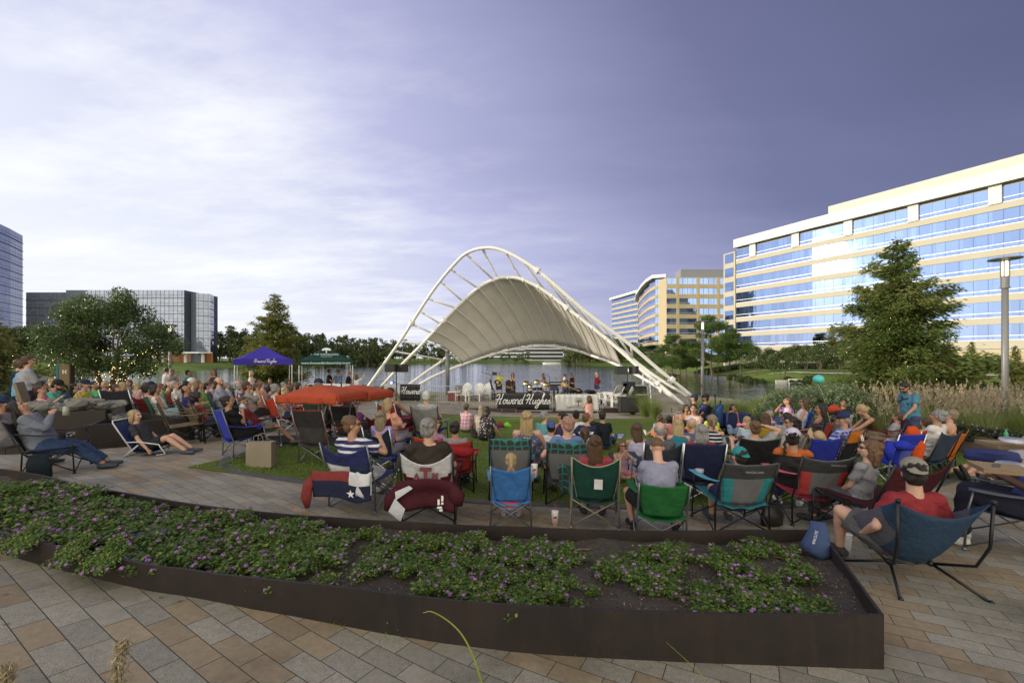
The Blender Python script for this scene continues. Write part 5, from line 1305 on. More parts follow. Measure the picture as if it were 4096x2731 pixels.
        q.tube([hip+sp*.14,hip,hip+(kn-hip)*.5,kn,e1],[(.13*f+k,.10*f+k),(.165*f+k,.13*f+k),(.185*f+k,.11+k),(.18+k,.10+k),(.19+k,.11+k)],seg+4,side=(1,0,0)); mk('skirt',q,pt,vox,3,1)
    # -------- hair
    hs,hcol=hair[0],hair[1]; hm=hairm(hcol)
    if hs!='bald':
        q=SB()
        if hs=='buzz' : q.ell(hl(0,-.022,.038),(.078,.090,.084),seg+4,10,HMl)
        elif hs=='balding': q.tube([hl(0,-.055,.05),hl(0,-.075,-.01),hl(0,-.06,-.07)],[(.066,.034),(.072,.036),(.055,.03)],seg,side=HM@Vector((1,0,0))); 
        else:
            q.ell(hl(0,-.030,.042),(.088,.098,.092),seg+4,10,HMl); q.ell(hl(0,-.05,-.01),(.084,.066,.085),seg+4,10,HMl)
            if near: 
                for i_ in range(26): 
                    v_=rvec(1)[0]; v_[2]=abs(v_[2])*.9; v_[1]-=.35; q.ell(hl(*(v_*np.array((.072,.078,.075))+np.array((0,-.03,.045)))),(.022,.026,.020),6,5,HMl)
        bk_=hc+HM@Vector((0,-.075,-.03))
        if hs=='balding': q.ell(hl(.0,-.03,-.005),(.082,.075,.05),seg,8,HMl)
        if hs in('bob','long','xlong','curly'):
            L_={'bob':.13,'long':.27,'xlong':.40,'curly':.20}[hs]; down=(Vector((0,0,-1))*.6-sp*.6).normalized(); wd={'bob':.088,'long':.088,'xlong':.082,'curly':.12}[hs]
            q.tube([hl(0,-.02,.06),hl(0,-.055,-.03),bk_+down*L_*.4,bk_+down*L_*.75,bk_+down*L_],[(.084,.072),(wd+.008,.062),(wd+.012,.045),(wd+.004,.036),(wd*.7,.018)],seg+4,side=HM@Vector((1,0,0)))
            for sgn in(-1,1): q.tube([hl(sgn*.068,.0,.05),hl(sgn*.080,-.01,-.03),hl(sgn*.078,-.02,-.09-(.04 if hs!='bob' else 0))],[.026,.027,.020],8)
            if hs=='curly':
                for i_ in range(34): v_=rvec(1)[0]; q.ell(hl(*(v_*np.array((.10,.09,.11))+np.array((0,-.055,-.005)))),.036,6,5)
        if hs=='afro':
            for i_ in range(40):
                v_=rvec(1)[0]
                if v_[1]>.45 and v_[2]<.4: continue
                q.ell(hl(*(v_*np.array((.12,.105,.115))+np.array((0,-.04,.03)))),.046,6,5)
        if hs=='pony': q.ell(hl(0,-.115,.055),(.03,.03,.03),8,6); q.tube([hl(0,-.12,.06),hl(0,-.165,.03),hl(0,-.165,-.06),hl(0,-.14,-.15)],[.022,.032,.03,.012],10)
        if hs=='bun': q.ell(hl(0,-.10,.085),(.048,.045,.042),10,8,HMl)
        if hs=='lowbun': q.ell(hl(0,-.13,-.02),(.045,.04,.042),10,8,HMl)
        if hs=='braid': 
            for i_ in range(9): p_=hl(-.07,-.06,-.05)+Vector((-.02,-.03,-.035*i_)) ; q.ell(p_+Vector((.006*(-1)**i_,0,0)),(.021,.02,.026),8,6)
        mk('hair',q,hm,vox,2 if near else 1,2 if hs not in('buzz',) else 0)
        if len(hair)>2 and hair[2]=='beard': q=SB(); q.ell(hl(0,.052,-.072),(.052,.042,.040),seg,8,HMl); q.ell(hl(0,.02,-.05),(.067,.052,.042),seg,8,HMl); mk('beard',q,hm,vox,1,2)
    if cap:
        cc_,ck=cap[0],cap[1]; q=SB(); n_=seg+6
        cm=cloth(cc_) if len(cap)<3 else cloth(cc_,cap[2],cap[3])
        if ck=='hat': q.tube([hl(0,-.01,.06),hl(0,-.01,.065)],[(.19,.19),(.185,.185)],20,side=HM@Vector((1,0,0))); q.tube([hl(0,-.01,.06),hl(0,-.01,.15),hl(0,-.01,.165)],[(.092,.104),(.082,.09),(.05,.06)],18,side=HM@Vector((1,0,0)))
        else:
            q.ell(hl(0,-.018,.066),(.094,.108,.086),n_,10,HMl)
            sg=-1 if ck=='back' else 1
            q.tube([hl(0,.06*sg,.052),hl(0,.11*sg,.050),hl(0,.165*sg,.032),hl(0,.178*sg,.026)],[(.080,.012),(.078,.009),(.062,.008),(.03,.006)],n_,side=HM@Vector((1,0,0)))
        mk('hat' if ck=='hat' else 'cap',q,cm,min(vox,.012),2)
    if glasses:
        q=SB(); 
        for sgn in(-1,1): q.ell(hl(sgn*.033,.092,.020),(.027,.007,.019),12,6,HMl); q.tube([hl(sgn*.058,.086,.026),hl(sgn*.079,.0,.022)],.004,6)
        q.tube([hl(-.02,.100,.024),hl(.02,.100,.024)],.004,6); q.build('sunglasses' if glasses=='sun' else 'eyeglasses',simple('dark_lens',(.01,.01,.012),.1,bs=0) if glasses=='sun' else simple('spectacle',(.10,.03,.03),.25,bs=0),E,True)
    E2={'root':E,'S':S,'yaw':yaw,'x':rx,'y':ry,'g':gr,'al':al,'hc':hc,'HM':HM,'hip':hip,'fl':fl}
    return E2
def at(Pn,loc):
    """world position of a point given in the person's own space"""
    E=Pn['root']; return Matrix.LocRotScale(E.location,E.rotation_euler,E.scale)@Vector(loc)
def bake_all():
    for o,v,sm,wr,E,HM,hc in BAKE:
        r=o.modifiers.new('r','REMESH'); r.mode='VOXEL'; r.voxel_size=v; r.adaptivity=0
        m_=o.modifiers.new('s','SMOOTH'); m_.factor=.5; m_.iterations=sm
    dg=bpy.context.evaluated_depsgraph_get(); dg.update()
    new=[]
    for o,v,sm,wr,E,HM,hc in BAKE: new.append(bpy.data.meshes.new_from_object(o.evaluated_get(dg)))
    for (o,v,sm,wr,E,HM,hc),me in zip(BAKE,new):
        mats=list(o.data.materials); old=o.data; o.modifiers.clear(); o.data=me; me.materials.clear()
        for m_ in mats: me.materials.append(m_)
        n=len(me.vertices)
        if n==0: continue
        co=np.empty(n*3); me.vertices.foreach_get('co',co); co=co.reshape(-1,3)
        if wr and v<.02:
            nn=np.empty(n*3); me.vertices.foreach_get('normal',nn); nn=nn.reshape(-1,3); ph=E.location.x*3+E.location.y
            if wr==1:
                w=np.sin(co[:,0]*23+3*np.sin(co[:,2]*17+ph)+co[:,1]*14)*.5+np.sin(co[:,2]*41+4*np.sin(co[:,0]*11+ph)+co[:,1]*9)*.5
                w+=.6*(1-np.abs(np.sin(co[:,2]*19+co[:,0]*13+ph)))**3
                co=co+nn*(w*.0075)[:,None]
            else:
                w=np.sin(co[:,0]*190+co[:,1]*90+2*np.sin(co[:,2]*30))*.5+np.sin(co[:,0]*75-co[:,1]*60+ph)*.7; co=co+nn*(w*.0042)[:,None]
            me.vertices.foreach_set('co',co.reshape(-1))
        if o.name.startswith('body') and len(mats)>1:
            L=(co-np.array(hc))@np.array([list(r_) for r_ in HM])  # rows: local = HM^T * (p-hc)
            fc=np.empty(len(me.polygons)*3); me.polygons.foreach_get('center',fc); fc=fc.reshape(-1,3); L=(fc-np.array(hc))@np.array([list(r_) for r_ in HM])
            mi=np.zeros(len(fc),np.int32); rr=max(.010,v*.75)
            for sgn in(-1,1):
                mi[(((L-np.array((sgn*.031,.083,.016)))/np.array((1.35,3,.75)))**2).sum(1)<rr**2]=1
                mi[(((L-np.array((sgn*.033,.083,.038)))/np.array((2.0,3,.5)))**2).sum(1)<rr**2]=3
            mi[(((L-np.array((0,.094,-.054)))/np.array((2.1,3,.62)))**2).sum(1)<rr**2]=2
            me.polygons.foreach_set('material_index',mi)
        me.polygons.foreach_set('use_smooth',[True]*len(me.polygons)); me.update()
        if old.users==0: bpy.data.meshes.remove(old)
# ---------------------------------------------------------------- folding chairs
FRM={'grey':simple('grey_tube',(.17,.18,.20),.35,.6,bs=0),'black':simple('black_tube',(.018,.018,.02),.35,.3,bs=0),'silver':simple('silver_tube',(.55,.56,.57),.3,.8,bs=0),'tan':simple('tan_tube',(.24,.21,.16),.45,.3,bs=0)}
M_tip=simple('rubber_foot',(.015,.015,.015),.7,bs=0)
def camp_chair(E_,back,frame='grey',seat=None,arm=None,style='plain',c2=None,c3=None,w=.27,top=.92,label='',group='folding chairs on the plaza and lawn',arms=True,sag=.07,edge=None,cup=True,split=False,holder=None,full=True):
    """E_ = (x,y,g,yaw_radians,scale)"""
    x,y,gr,rz,S=E_; C=empty('folding_chair',(x,y,gr),rz,label,'folding chair',group,S)
    fm=FRM[frame]; back=tuple(back); seat=tuple(seat or back); arm=tuple(arm or back)
    def bp(u,v,off=0):
        nrw=.80+.20*min(1,v*1.7); a=1-(2*u-1)**2
        return ((u-.5)*2*w*nrw,-.115-.20*v-.05*a*(1-.5*v)+off+.007*math.sin(11*u+8*v+w*40)*(a*.6+.2)+.005*math.sin(27*u-13*v)*a,.385+(top-.385)*v-sag*a*v*v)
    if style=='plain': mats=[cloth(back)]; mf=None
    elif style=='mesh':  # header band, mesh centre, coloured sides
        mats=[cloth(back),cloth(c2),simple('mesh_fabric',c3 or (.13,.13,.135),.8,bs=.5,bsc=300)]
        mf=lambda u,v:(1 if v>.64 else (2 if abs(u-.5)<.31-.05*(1-v) else 0))
    elif style=='half': mats=[cloth(back),cloth(c2)]; mf=lambda u,v:1 if v>(c3 or .62) else 0
    elif style=='texas': mats=[cloth((.03,.035,.13)),cloth((.62,.62,.60)),cloth((.03,.045,.09))]; mf=lambda u,v:0 if v>.52 else (1 if u<.55 else 2)
    elif style=='vee': mats=[cloth(back),cloth(c2)]; mf=lambda u,v:1 if .30<v-.18*abs(2*u-1) else 0
    elif style=='geo': mats=[cloth(back,'geo',c2,1.1),simple('mesh_fabric',(.14,.14,.145),.8,bs=.5,bsc=300)]; mf=lambda u,v:0 if v>.74 else 1
    s=SB(); s.sheet(lambda u,v:bp(u,v),14,14,.006,0,mf); s.build('backrest',mats,C,True)
    if edge:
        s=SB(); s.tube([bp(i/14,1) for i in range(15)],.006,5); s.tube([bp(0,1-i/8) for i in range(9)],.005,5); s.tube([bp(1,1-i/8) for i in range(9)],.005,5); s.build('edge_binding',cloth(edge),C)
    s=SB(); s.sheet(lambda u,v:((u-.5)*2*(w+.02)*(.93+.07*v),-.14+.60*v,.375+.055*v-.055*(1-(2*u-1)**2)*(1-.3*v)+.012*math.sin(u*17)*(v<.1)),10,10,.006); s.build('seat',cloth(seat),C,True)
    for sg in(-1,1):
        s=SB(); tx=bp(0 if sg<0 else 1,1); q=bp(0 if sg<0 else 1,.35)
        s.tube([(sg*(w+.012),tx[1]-.012,tx[2]+.01),(sg*(w+.01),q[1]-.018,q[2]),(sg*(w+.012),-.12,.36),(sg*(w+.02),-.13,.02)],.011,8); s.ell((sg*(w+.02),-.13,.018),(.024,.024,.018),8,5); s.build('leg',fm,C,True)
        s=SB(); s.tube([(sg*(w+.045),.47,.02),(sg*(w+.03),.445,.42)]+([(sg*(w+.045),.40,.635)] if arms else []),.010,8); s.ell((sg*(w+.045),.47,.018),(.024,.024,.018),8,5); s.build('leg',fm,C,True)
    if full:
        X_=[((-w-.02,-.135,.04),(w+.01,-.125,.375)),((w+.02,-.145,.04),(-w-.01,-.145,.375)),((-w-.03,.465,.04),(w+.02,.45,.41)),((w+.03,.48,.04),(-w-.02,.465,.41))]
        for sg in(-1,1): X_+=[((sg*(w+.03),-.12,.05),(sg*(w+.02),.44,.40)),((sg*(w+.045),.46,.05),(sg*(w+.005),-.115,.36))]
        for a,b_ in X_: s=SB(); s.tube([a,b_],.009,7); s.build('cross_brace',fm,C,True)
    if arms:
        for sg in(-1,1):
            s=SB(); s.sheet(lambda u,v:(sg*(w+.012+.035*v)+(u-.5)*(.05+.055*v),-.20+.64*v,.665-.03*v-.03*math.sin(math.pi*v)),5,9,.012); a_=s.build('armrest',cloth(arm),C,True)
            if cup and sg>0:
                s=SB(); n=14; V=[];Fc=[]
                cx_,cy_=sg*(w+.04),.33
                for z,r in((.648,.047),(.640,.043),(.55,.036)):
                    for k in range(n): t=2*math.pi*k/n; V.append((cx_+r*math.cos(t),cy_+r*math.sin(t),z))
                for l in range(2):
                    for k in range(n): k2=(k+1)%n; Fc.append((l*n+k,l*n+k2,(l+1)*n+k2,(l+1)*n+k))
                Fc.append(tuple(2*n+k for k in range(n))); s.add(V,Fc); s.build('cup_holder',cloth(tuple(c_*.6 for c_ in arm)),C)
                
    return C
def PE(Pn,dy=0,sc=None):
    s=Pn['S'] if sc is None else sc
    ya=R(-Pn['yaw']); return (Pn['x']-math.sin(ya)*dy,Pn['y']+math.cos(ya)*dy,Pn['g'],ya,max(.88,min(1.12,s)))
def EP(u,vfoot,yaw,sc=1,d=None):
    p=G(u,vfoot) if d is None else Vector(((u-CU)/F*d,d,gz((u-CU)/F*d,d)))
    return (p.x,p.y,p.z,R(-yaw),sc)
def star_mesh(r,mat,name='star'):
    s=SB(); V=[]
    for z in(-.001,.001):
        for k in range(10): a=math.pi/2+k*math.pi/5; q=r if k%2==0 else r*.40; V.append((math.cos(a)*q,math.sin(a)*q,z))
    s.add(V,[tuple(range(9,-1,-1)),tuple(range(10,20))]+[(k,(k+1)%10,10+(k+1)%10,10+k) for k in range(10)]); return s.mesh(name,mat)
def cooler_cup(loc,label,h=.17,r=.045,mat=None,straw=(.5,.03,.03),logo=True,tilt=0):
    e=empty('drink_cup',loc,0,label,'cup'); e.rotation_euler=(tilt,0,0)
    s=SB(); s.tube([(0,0,0),(0,0,h*.9),(0,0,h)],[r*.72,r,r*1.04],18); s.build('cup',mat or simple('white_foam',(.72,.70,.70),.6,bs=0),e,True)
    s=SB(); s.tube([(0,0,h),(0,0,h+.012),(0,0,h+.018)],[r*1.08,r*1.08,r*.8],18); s.build('lid',simple('clear_lid',(.68,.68,.70),.25,bs=0),e,True)
    if straw: s=SB(); s.tube([(0,0,h*.3),(.004,0,h+.12)],.0035,6); s.build('straw',simple('red_straw',straw,.4,bs=0),e)
    if logo:
        s=SB(); red=simple('red_print',(.40,.015,.02),.5,bs=0); rr=r*.93
        for (a,z,w_,hh,t) in((-.45,.62,.010,.016,.7),(-.15,.68,.010,.018,.25),(.2,.67,.016,.014,-.3)):
            th=-math.pi/2+a; c_=(math.cos(th)*rr,math.sin(th)*rr,h*z); M3=(Matrix.Rotation(th+math.pi/2,3,'Z')@Matrix.Rotation(t,3,'Y')); s.ell(c_,(w_,.002,hh),10,6,[list(q) for q in M3])
        pts=[(math.cos(-math.pi/2+a)*rr*(.80+.2*z),math.sin(-math.pi/2+a)*rr*(.80+.2*z)-.001,h*z) for a,z in((.05,.52),(-.35,.50),(-.62,.36),(-.45,.2),(-.1,.16))]; s.tube(pts,.0032,5)
        pts=[(math.cos(-math.pi/2+a)*rr*(.80+.2*z),math.sin(-math.pi/2+a)*rr*(.80+.2*z)-.001,h*z) for a,z in((-.2,.42),(.05,.44),(.12,.34),(-.05,.1))]; s.tube(pts,.0032,5); s.build('logo',red,e)
    return e
def adirondack(x,y,rz,label,sc=1):
    C=empty('wooden_lounge_chair',(x,y,SZ),rz,label,'wooden chair','white slatted chairs on the stage terrace',sc)
    for k in range(7):
        t=(k-3)/3; s=SB(); s.bar((t*.20,-.18,.30),(t*.29,-.52,1.06-.16*t*t),.075,.02,up=(0,-1,.3)); s.build('back_slat',M_wht,C)
    s=SB()
    for k in range(5): s.box((0,.42-k*.125,.40-k*.03),(.29,.055,.012))
    s.build('seat',M_wht,C)
    for sg in(-1,1):
        s=SB(); s.box((sg*.34,.42,.29),(.022,.06,.29)); s.build('leg',M_wht,C)
        s=SB(); s.bar((sg*.30,.45,.36),(sg*.30,-.50,.05),.03,.14,up=(1,0,0)) ; s.build('leg',M_wht,C)
        s=SB(); s.box((sg*.37,.08,.60),(.075,.42,.014)); s.build('armrest',M_wht,C)
    s=SB(); s.bar((-.40,-.33,.60),(.40,-.33,.60),.05,.03); s.build('back_rail',M_wht,C)
    return C
# ---------------------------------------------------------------- stage: barriers, banners, band gear
K=(.02,.02,.022); WHT=(.72,.71,.70); NVY=(.025,.03,.075)
M_galv=simple('galvanised_tube',(.50,.51,.52),.4,.6,bs=0); M_blk=simple('black_cabinet',(.018,.018,.019),.6,var=.1,bs=.2); M_blkm=simple('black_metal',(.02,.02,.022),.4,.4,bs=0)
def barrier(u0,u1,d0,d1,label):
    x0=(u0-CU)/F*d0; x1=(u1-CU)/F*d1; z=min(gz(x0,d0),gz(x1,d1)); a=Vector((x0,d0,0)); b_=Vector((x1,d1,0)); L=(b_-a).length; mid=(a+b_)/2
    E=empty('crowd_barrier',(mid.x,mid.y,gz(mid.x,mid.y)),math.atan2(b_.y-a.y,b_.x-a.x),label,'barrier','steel crowd barriers in front of the stage')
    h=1.08; s=SB(); r=.12
    pts=[(-L/2+.03,0,.12),(-L/2+.03,0,h-r),(-L/2+.03+r*.3,0,h-r*.3),(-L/2+.03+r,0,h),(L/2-.03-r,0,h),(L/2-.03-r*.3,0,h-r*.3),(L/2-.03,0,h-r),(L/2-.03,0,.12)]; s.tube(pts+[pts[0]],.020,8); s.build('rail_frame',M_galv,E,True)
    n=int(L/.115)
    s=SB()
    for k in range(1,n): x=-L/2+.03+(L-.06)*k/n; s.tube([(x,0,.12),(x,0,h)],.008,5)
    q=s.build('upright_bar',M_galv,E); q['kind']='stuff'
    for x in(-L/2+.35,L/2-.35): s=SB(); s.tube([(x,-.32,0.01),(x,-.05,.14),(x,.05,.14),(x,.32,0.01)],.016,6); s.build('foot',M_galv,E)
    return E,L
def banner_on(E,L,x0,x1,mat,name,label,z0=.10,z1=1.07):
    B=empty(name,E.location,E.rotation_euler[2],label,'banner')
    s=SB(); s.sheet(lambda u,v:(x0+(x1-x0)*u,-.034-.012*math.sin(u*19+v*4)*(.4+.6*abs(v-.5))-.008*math.sin(u*47),z0+(z1-z0)*v),60,6,.005); s.build('banner_sheet',mat,B,True); return B
script_font=None
SCRIPT={ # pen strokes (x right, y up), cap height 1
'H':[[(0,.75),(.15,.95),(.30,.90),(.25,.5),(.12,.0)],[(-.05,.42),(.2,.46),(.6,.52)],[(.62,1.05),(.55,.6),(.42,.15),(.45,0),(.58,.06)]],
'o':[[(.28,.42),(.12,.40),(.04,.16),(.14,.0),(.28,.08),(.32,.30),(.24,.42),(.40,.34)]],
'w':[[(0,.36),(.08,.42),(.06,.1),(.14,0),(.24,.12),(.28,.40),(.27,.1),(.36,0),(.48,.14),(.50,.42),(.60,.36)]],
'a':[[(.30,.38),(.16,.44),(.03,.2),(.10,0),(.24,.1),(.33,.42),(.30,.08),(.40,.02)]],
'r':[[(0,.30),(.10,.44),(.20,.36),(.24,.36),(.20,.1),(.28,0),(.34,.05)]],
'd':[[(.28,.38),(.15,.44),(.03,.2),(.10,0),(.24,.1),(.46,1.0),(.32,.3),(.34,.02),(.44,.04)]],
'u':[[(.02,.42),(.02,.1),(.10,0),(.22,.12),(.30,.42),(.27,.08),(.36,.0),(.42,.06)]],
'g':[[(.30,.38),(.16,.44),(.04,.22),(.12,.02),(.26,.14),(.32,.42),(.22,-.30),(.06,-.42),(.0,-.25),(.38,.08)]],
'h':[[(.0,.05),(.20,.7),(.28,1.0),(.20,.98),(.08,.1),(.06,0),(.20,.40),(.30,.38),(.27,.08),(.36,0),(.42,.06)]],
'e':[[(.02,.16),(.20,.28),(.22,.42),(.10,.40),(.04,.12),(.14,0),(.32,.12)]],
's':[[(.02,.08),(.18,.42),(.24,.12),(.12,0),(.02,.04)]],'.':[[(.05,.02),(.10,.05),(.05,.06)]]}
def script_text(word,size,mat,parent,loc,rot,wd=.05,depth=.004):
    s=SB(); x=0
    for ch in word:
        if ch==' ': x+=.22; continue
        for st in SCRIPT[ch]:
            c=catmull([(x+a+b_*.22,b_,0) for a,b_ in st],4); s.tube([tuple(q*size) for q in c],[(wd*size,depth)]*len(c),6,side=(1,0,.001)) if 0 else s.tube([tuple(q*size) for q in c],wd*size,6)
        x+={'H':.72,'o':.38,'w':.58,'a':.38,'r':.32,'d':.42,'u':.40,'g':.36,'h':.40,'e':.30,'s':.28,'.':.15}[ch]
    for i in range(len(s.v)): s.v[i]=s.v[i]-np.array((x*size/2,0,0)); s.v[i][:,2]*=.25
    o=s.build('lettering',mat,parent,True,loc); o.rotation_euler=rot; return o
M_ink=simple('white_print',(.75,.75,.75),.6,bs=0)
M_bblk=simple('black_vinyl',(.016,.014,.016),.45,bs=.2,bsc=8); M_bwht=simple('white_vinyl',(.50,.50,.49),.6,bs=.3,bsc=5)
bd=[(393,462,25.6,25.3,'crowd barrier leftmost, hung with a small white and a crumpled black banner'),(462,496,25.2,25.2,'open crowd barrier left of the big black banner'),(496,563,25.2,25.2,'crowd barrier carrying the big black banner'),(565,601,25.2,25.1,'crowd barrier carrying the white tree banner'),]
b1,L1=barrier(384,422,26.0,25.7,'crowd barrier behind the white haired spectator, leftmost of the row'); b2,L2=barrier(423,458,25.6,25.4,'crowd barrier with open bars left of the long haired pair'); b3,L3=barrier(460,508,25.3,25.2,'crowd barrier left half covered by the large black banner'); b4,L4=barrier(510,553,25.2,25.1,'crowd barrier right half covered by the large black banner'); b5,L5=barrier(555,603,25.1,25.0,'crowd barrier carrying the white tree banner, rightmost')
B=banner_on(b3,L3,L3/2-.62,L3/2+2.4,M_bblk,'banner','large black banner with white script tied to the barriers'); B.rotation_euler=(0,0,b3.rotation_euler[2]); script_text('Howard Hughes.',.58,M_ink,B,(L3/2+.88,-.055,.42),(R(90),0,0),.045)
B=banner_on(b5,L5,-L5/2+.06,L5/2-.25,M_bwht,'banner','white banner with a leafy tree emblem tied to the right barrier')
s=SB(); s.tube([(0,0,.42),(.01,0,.6),(0,0,.72)],[.03,.02,.015],6)
for a in(-.9,-.45,0,.45,.9): s.tube([(0,0,.60),(math.sin(a)*.16,0,.60+math.cos(a)*.22)],.012,5)
s.build('emblem_trunk',simple('brown_print',(.10,.05,.03),.6,bs=0),B,False,(-.05,-.06,.0))
s=SB()
for i in range(34): a=RNG.uniform(-1.5,1.5); r=RNG.uniform(.10,.30); s.ell((math.sin(a)*r,0,.62+math.cos(a)*r*.95),(.024,.004,.016),6,4,[list(q) for q in Matrix.Rotation(RNG.uniform(0,3),3,'Y')])
s.build('emblem_leaf',simple('green_print',(.05,.16,.09),.6,bs=0),B,False,(-.05,-.06,0))
text_on('THE WOODLANDS',.15,simple('dark_print',(.05,.05,.06),.6,bs=0),(-.05,-.062,.32),(R(90),0,0),B,sp=1.05); s=SB(); s.tube(catmull([(-.62,0,.28),(-.3,0,.42),(0,0,.44),(.3,0,.42),(.62,0,.26)],4),.010,5); s.build('emblem_arc',simple('brown_print',(.10,.05,.03),.6,bs=0),B,False,(-.05,-.06,0))
B=banner_on(b1,L1,L1/2-1.35,L1/2-.1,M_bblk,'banner','crumpled black banner with white script behind the white haired spectator'); script_text('Howard',.42,M_ink,B,(L1/2-.72,-.058,.5),(R(90),0,0),.05)
B=banner_on(b1,L1,-L1/2+.05,-L1/2+.85,M_bwht,'banner','small white banner at the left end of the barriers')
# blue tents on the left
def tent(u,d,w,hroof,hval,eave,mat,mat2,label,rz=0):
    x=(u-CU)/F*d; E=empty('canopy_tent',(x,d,gz(x,d)),rz,label,'tent')
    h=w/2; s=SB(); n=10
    for k in range(4):
        a=k*math.pi/2; ca,sa=round(math.cos(a)),round(math.sin(a))
        def fn(u_,v_,ca=ca,sa=sa):
            X=(u_*2-1)*h*(1-v_); Y=-h*(1-v_); z=eave+(hroof-eave)*(v_**1.22)-.10*(1-(2*u_-1)**2)*(1-v_)*v_*2
            return (X*ca-Y*sa,X*sa+Y*ca,z)
        s.sheet(fn,10,10,.01)
    s.build('roof',mat,E,True)
    for k in range(4):
        a=k*math.pi/2; s=SB(); s.box((0,-h-.008,eave-hval/2-.005),(h,.006,hval/2)); o=s.build('valance',mat,E); o.rotation_euler=(0,0,a)
    for sx_ in(-1,1):
        for sy in(-1,1): s=SB(); s.box((sx_*(h-.04),sy*(h-.04),eave/2-.1),(.022,.022,eave/2+.1)); s.build('leg',FRM['silver'],E)
    return E,h
M_btent=cloth((.055,.04,.34)); M_gtent=cloth((.012,.052,.042))
E,h=tent(264,24.0,2.72,2.95,.30,2.22,M_btent,None,'royal blue pop up tent with white script on its valance',R(30)); E.location.z=-2.28
script_text('Howard Hughes',.19,M_ink,E,(.05,-h-.022,2.04),(R(90),0,0),.055)
E,h=tent(326.5,25.5,2.85,3.15,.26,2.28,M_gtent,None,'dark green pop up tent with white tree emblem on its roof',R(23)); E.location.z=-2.42
text_on('www.thewoodlandstownship-tx.gov',.19,M_ink,(0,-h-.022,2.14),(R(90),0,0),E,sp=.92)
t_=text_on('THE WOODLANDS',.15,M_ink,(0,-h*.62,2.62),(R(52),0,0),E); t_=text_on('TOWNSHIP',.09,M_ink,(0,-h*.74,2.50),(R(52),0,0),E,sp=1.4)
s=SB(); s.tube([(0,0,0),(0,.18,0)],.03,5)
for a in np.linspace(-1.2,1.2,9): s.ell((math.sin(a)*.20,.18+math.cos(a)*.16,0),(.045,.075,.006),8,4,[list(q) for q in Matrix.Rotation(-a,3,'Z')])
for a in np.linspace(-.8,.8,4): s.ell((math.sin(a)*.09,.20+math.cos(a)*.07,0),(.035,.055,.006),8,4,[list(q) for q in Matrix.Rotation(-a,3,'Z')])
o=s.build('emblem',M_ink,E,False,(0,-h*.52,2.70)); o.rotation_euler=(R(50),0,0)
x=(340-CU)/F*24.5; tb=empty('display_table',(x,23.2,gz(x,23)-.0),-.1,'table under a dark green cloth with rows of leaflets by the green tent','table'); tb.location.z=-2.42
s=SB(); s.sheet(lambda u,v:((u-.5)*2.6,-.38-.02*math.sin(u*40),.02+.72*v),40,3,.01); s.box((0,0,.75),(1.3,.38,.015)); s.build('table_cloth',M_gtent,tb,True)
s=SB()
for k in range(9): s.box((-1.1+k*.27,-.1+.08*(k%2),.90),(.11,.01,.14)); 
lf=s.build('leaflet',simple('leaflet_paper',(.55,.57,.58),.6,var=.4,vs=14,bs=0),None,False,tb.location); lf.rotation_euler=tb.rotation_euler; tag(lf,'row of printed leaflets standing on the dark green table','leaflets'); lf['kind']='stuff'
# speakers on stands
def pa(u,d,v0,label,blue,flip=1,z=SZ):
    x=(u-CU)/F*d; E=empty('speaker_stand',(x,d,z),0,label,'speaker stand','speaker stands either side of the stage'); top=(VH-v0)/F*d-z
    s=SB(); s.tube([(0,0,.0),(0,0,top)],.028,8); s.build('pole',M_blkm,E)
    for a in(0,2.1,4.2): s=SB(); s.tube([(0,0,.9),(math.cos(a)*.6,math.sin(a)*.6,.02)],.015,6); s.build('leg',M_blkm,E)
    C=empty('loudspeaker',(x,d,z+top),0,label.replace('tripod stand','loudspeaker pair').replace('stand','loudspeakers'),'loudspeaker','stage loudspeakers')
    for k,(dx,rz) in enumerate(((-.34*flip,0),(.36*flip,.9*flip))):
        s=SB(); s.prism([(-.36,.2),(-.30,-.22),(.30,-.22),(.36,.2)] if k==0 else [(-.24,.2),(-.24,-.22),(.24,-.22),(.24,.2)],0,.46); o=s.build('cabinet',M_blk,C,False,(dx,0,0)); o.rotation_euler=(0,0,rz); s=SB(); s.box((0,-.226,.23),(.28 if k==0 else .2,.004,.20)); s.build('grille',simple('speaker_grille',(.035,.035,.037),.6,bs=.6,bsc=200),o)
    for zz_ in(top-.62,top-1.02):
        for k in(0,1) if not blue else(0,):
            s=SB(); s.tube([(-.22,-.05,0),(-.22,-.30,0)],[.085,.10],14); s.tube([(-.22,.05,0),(-.22,-.05,0)],.06,10); s.bar((-.22,0,0),(0,0,0),.03); o=s.build('stage_light',M_blkm,E,False,(0 if k==0 else .0,0,zz_)); 
            s=SB(); s.tube([(-.22,-.301,0),(-.22,-.305,0)],.082,14); s.build('lens',simple('blue_lamp' if blue else 'lamp_lens',(.2,.3,.9) if blue else (.05,.05,.05),.2,emit=(.25,.4,1),es=2.2 if blue else 0,bs=0),o)
    return E
pa(396.5,25.5,371.5,'black tripod stand with blue stage lights left of the barriers',True,z=-2.95)
pa(627.5,25.2,373.5,'black tripod stand with black lamps on the right, beside the slatted chairs',False)
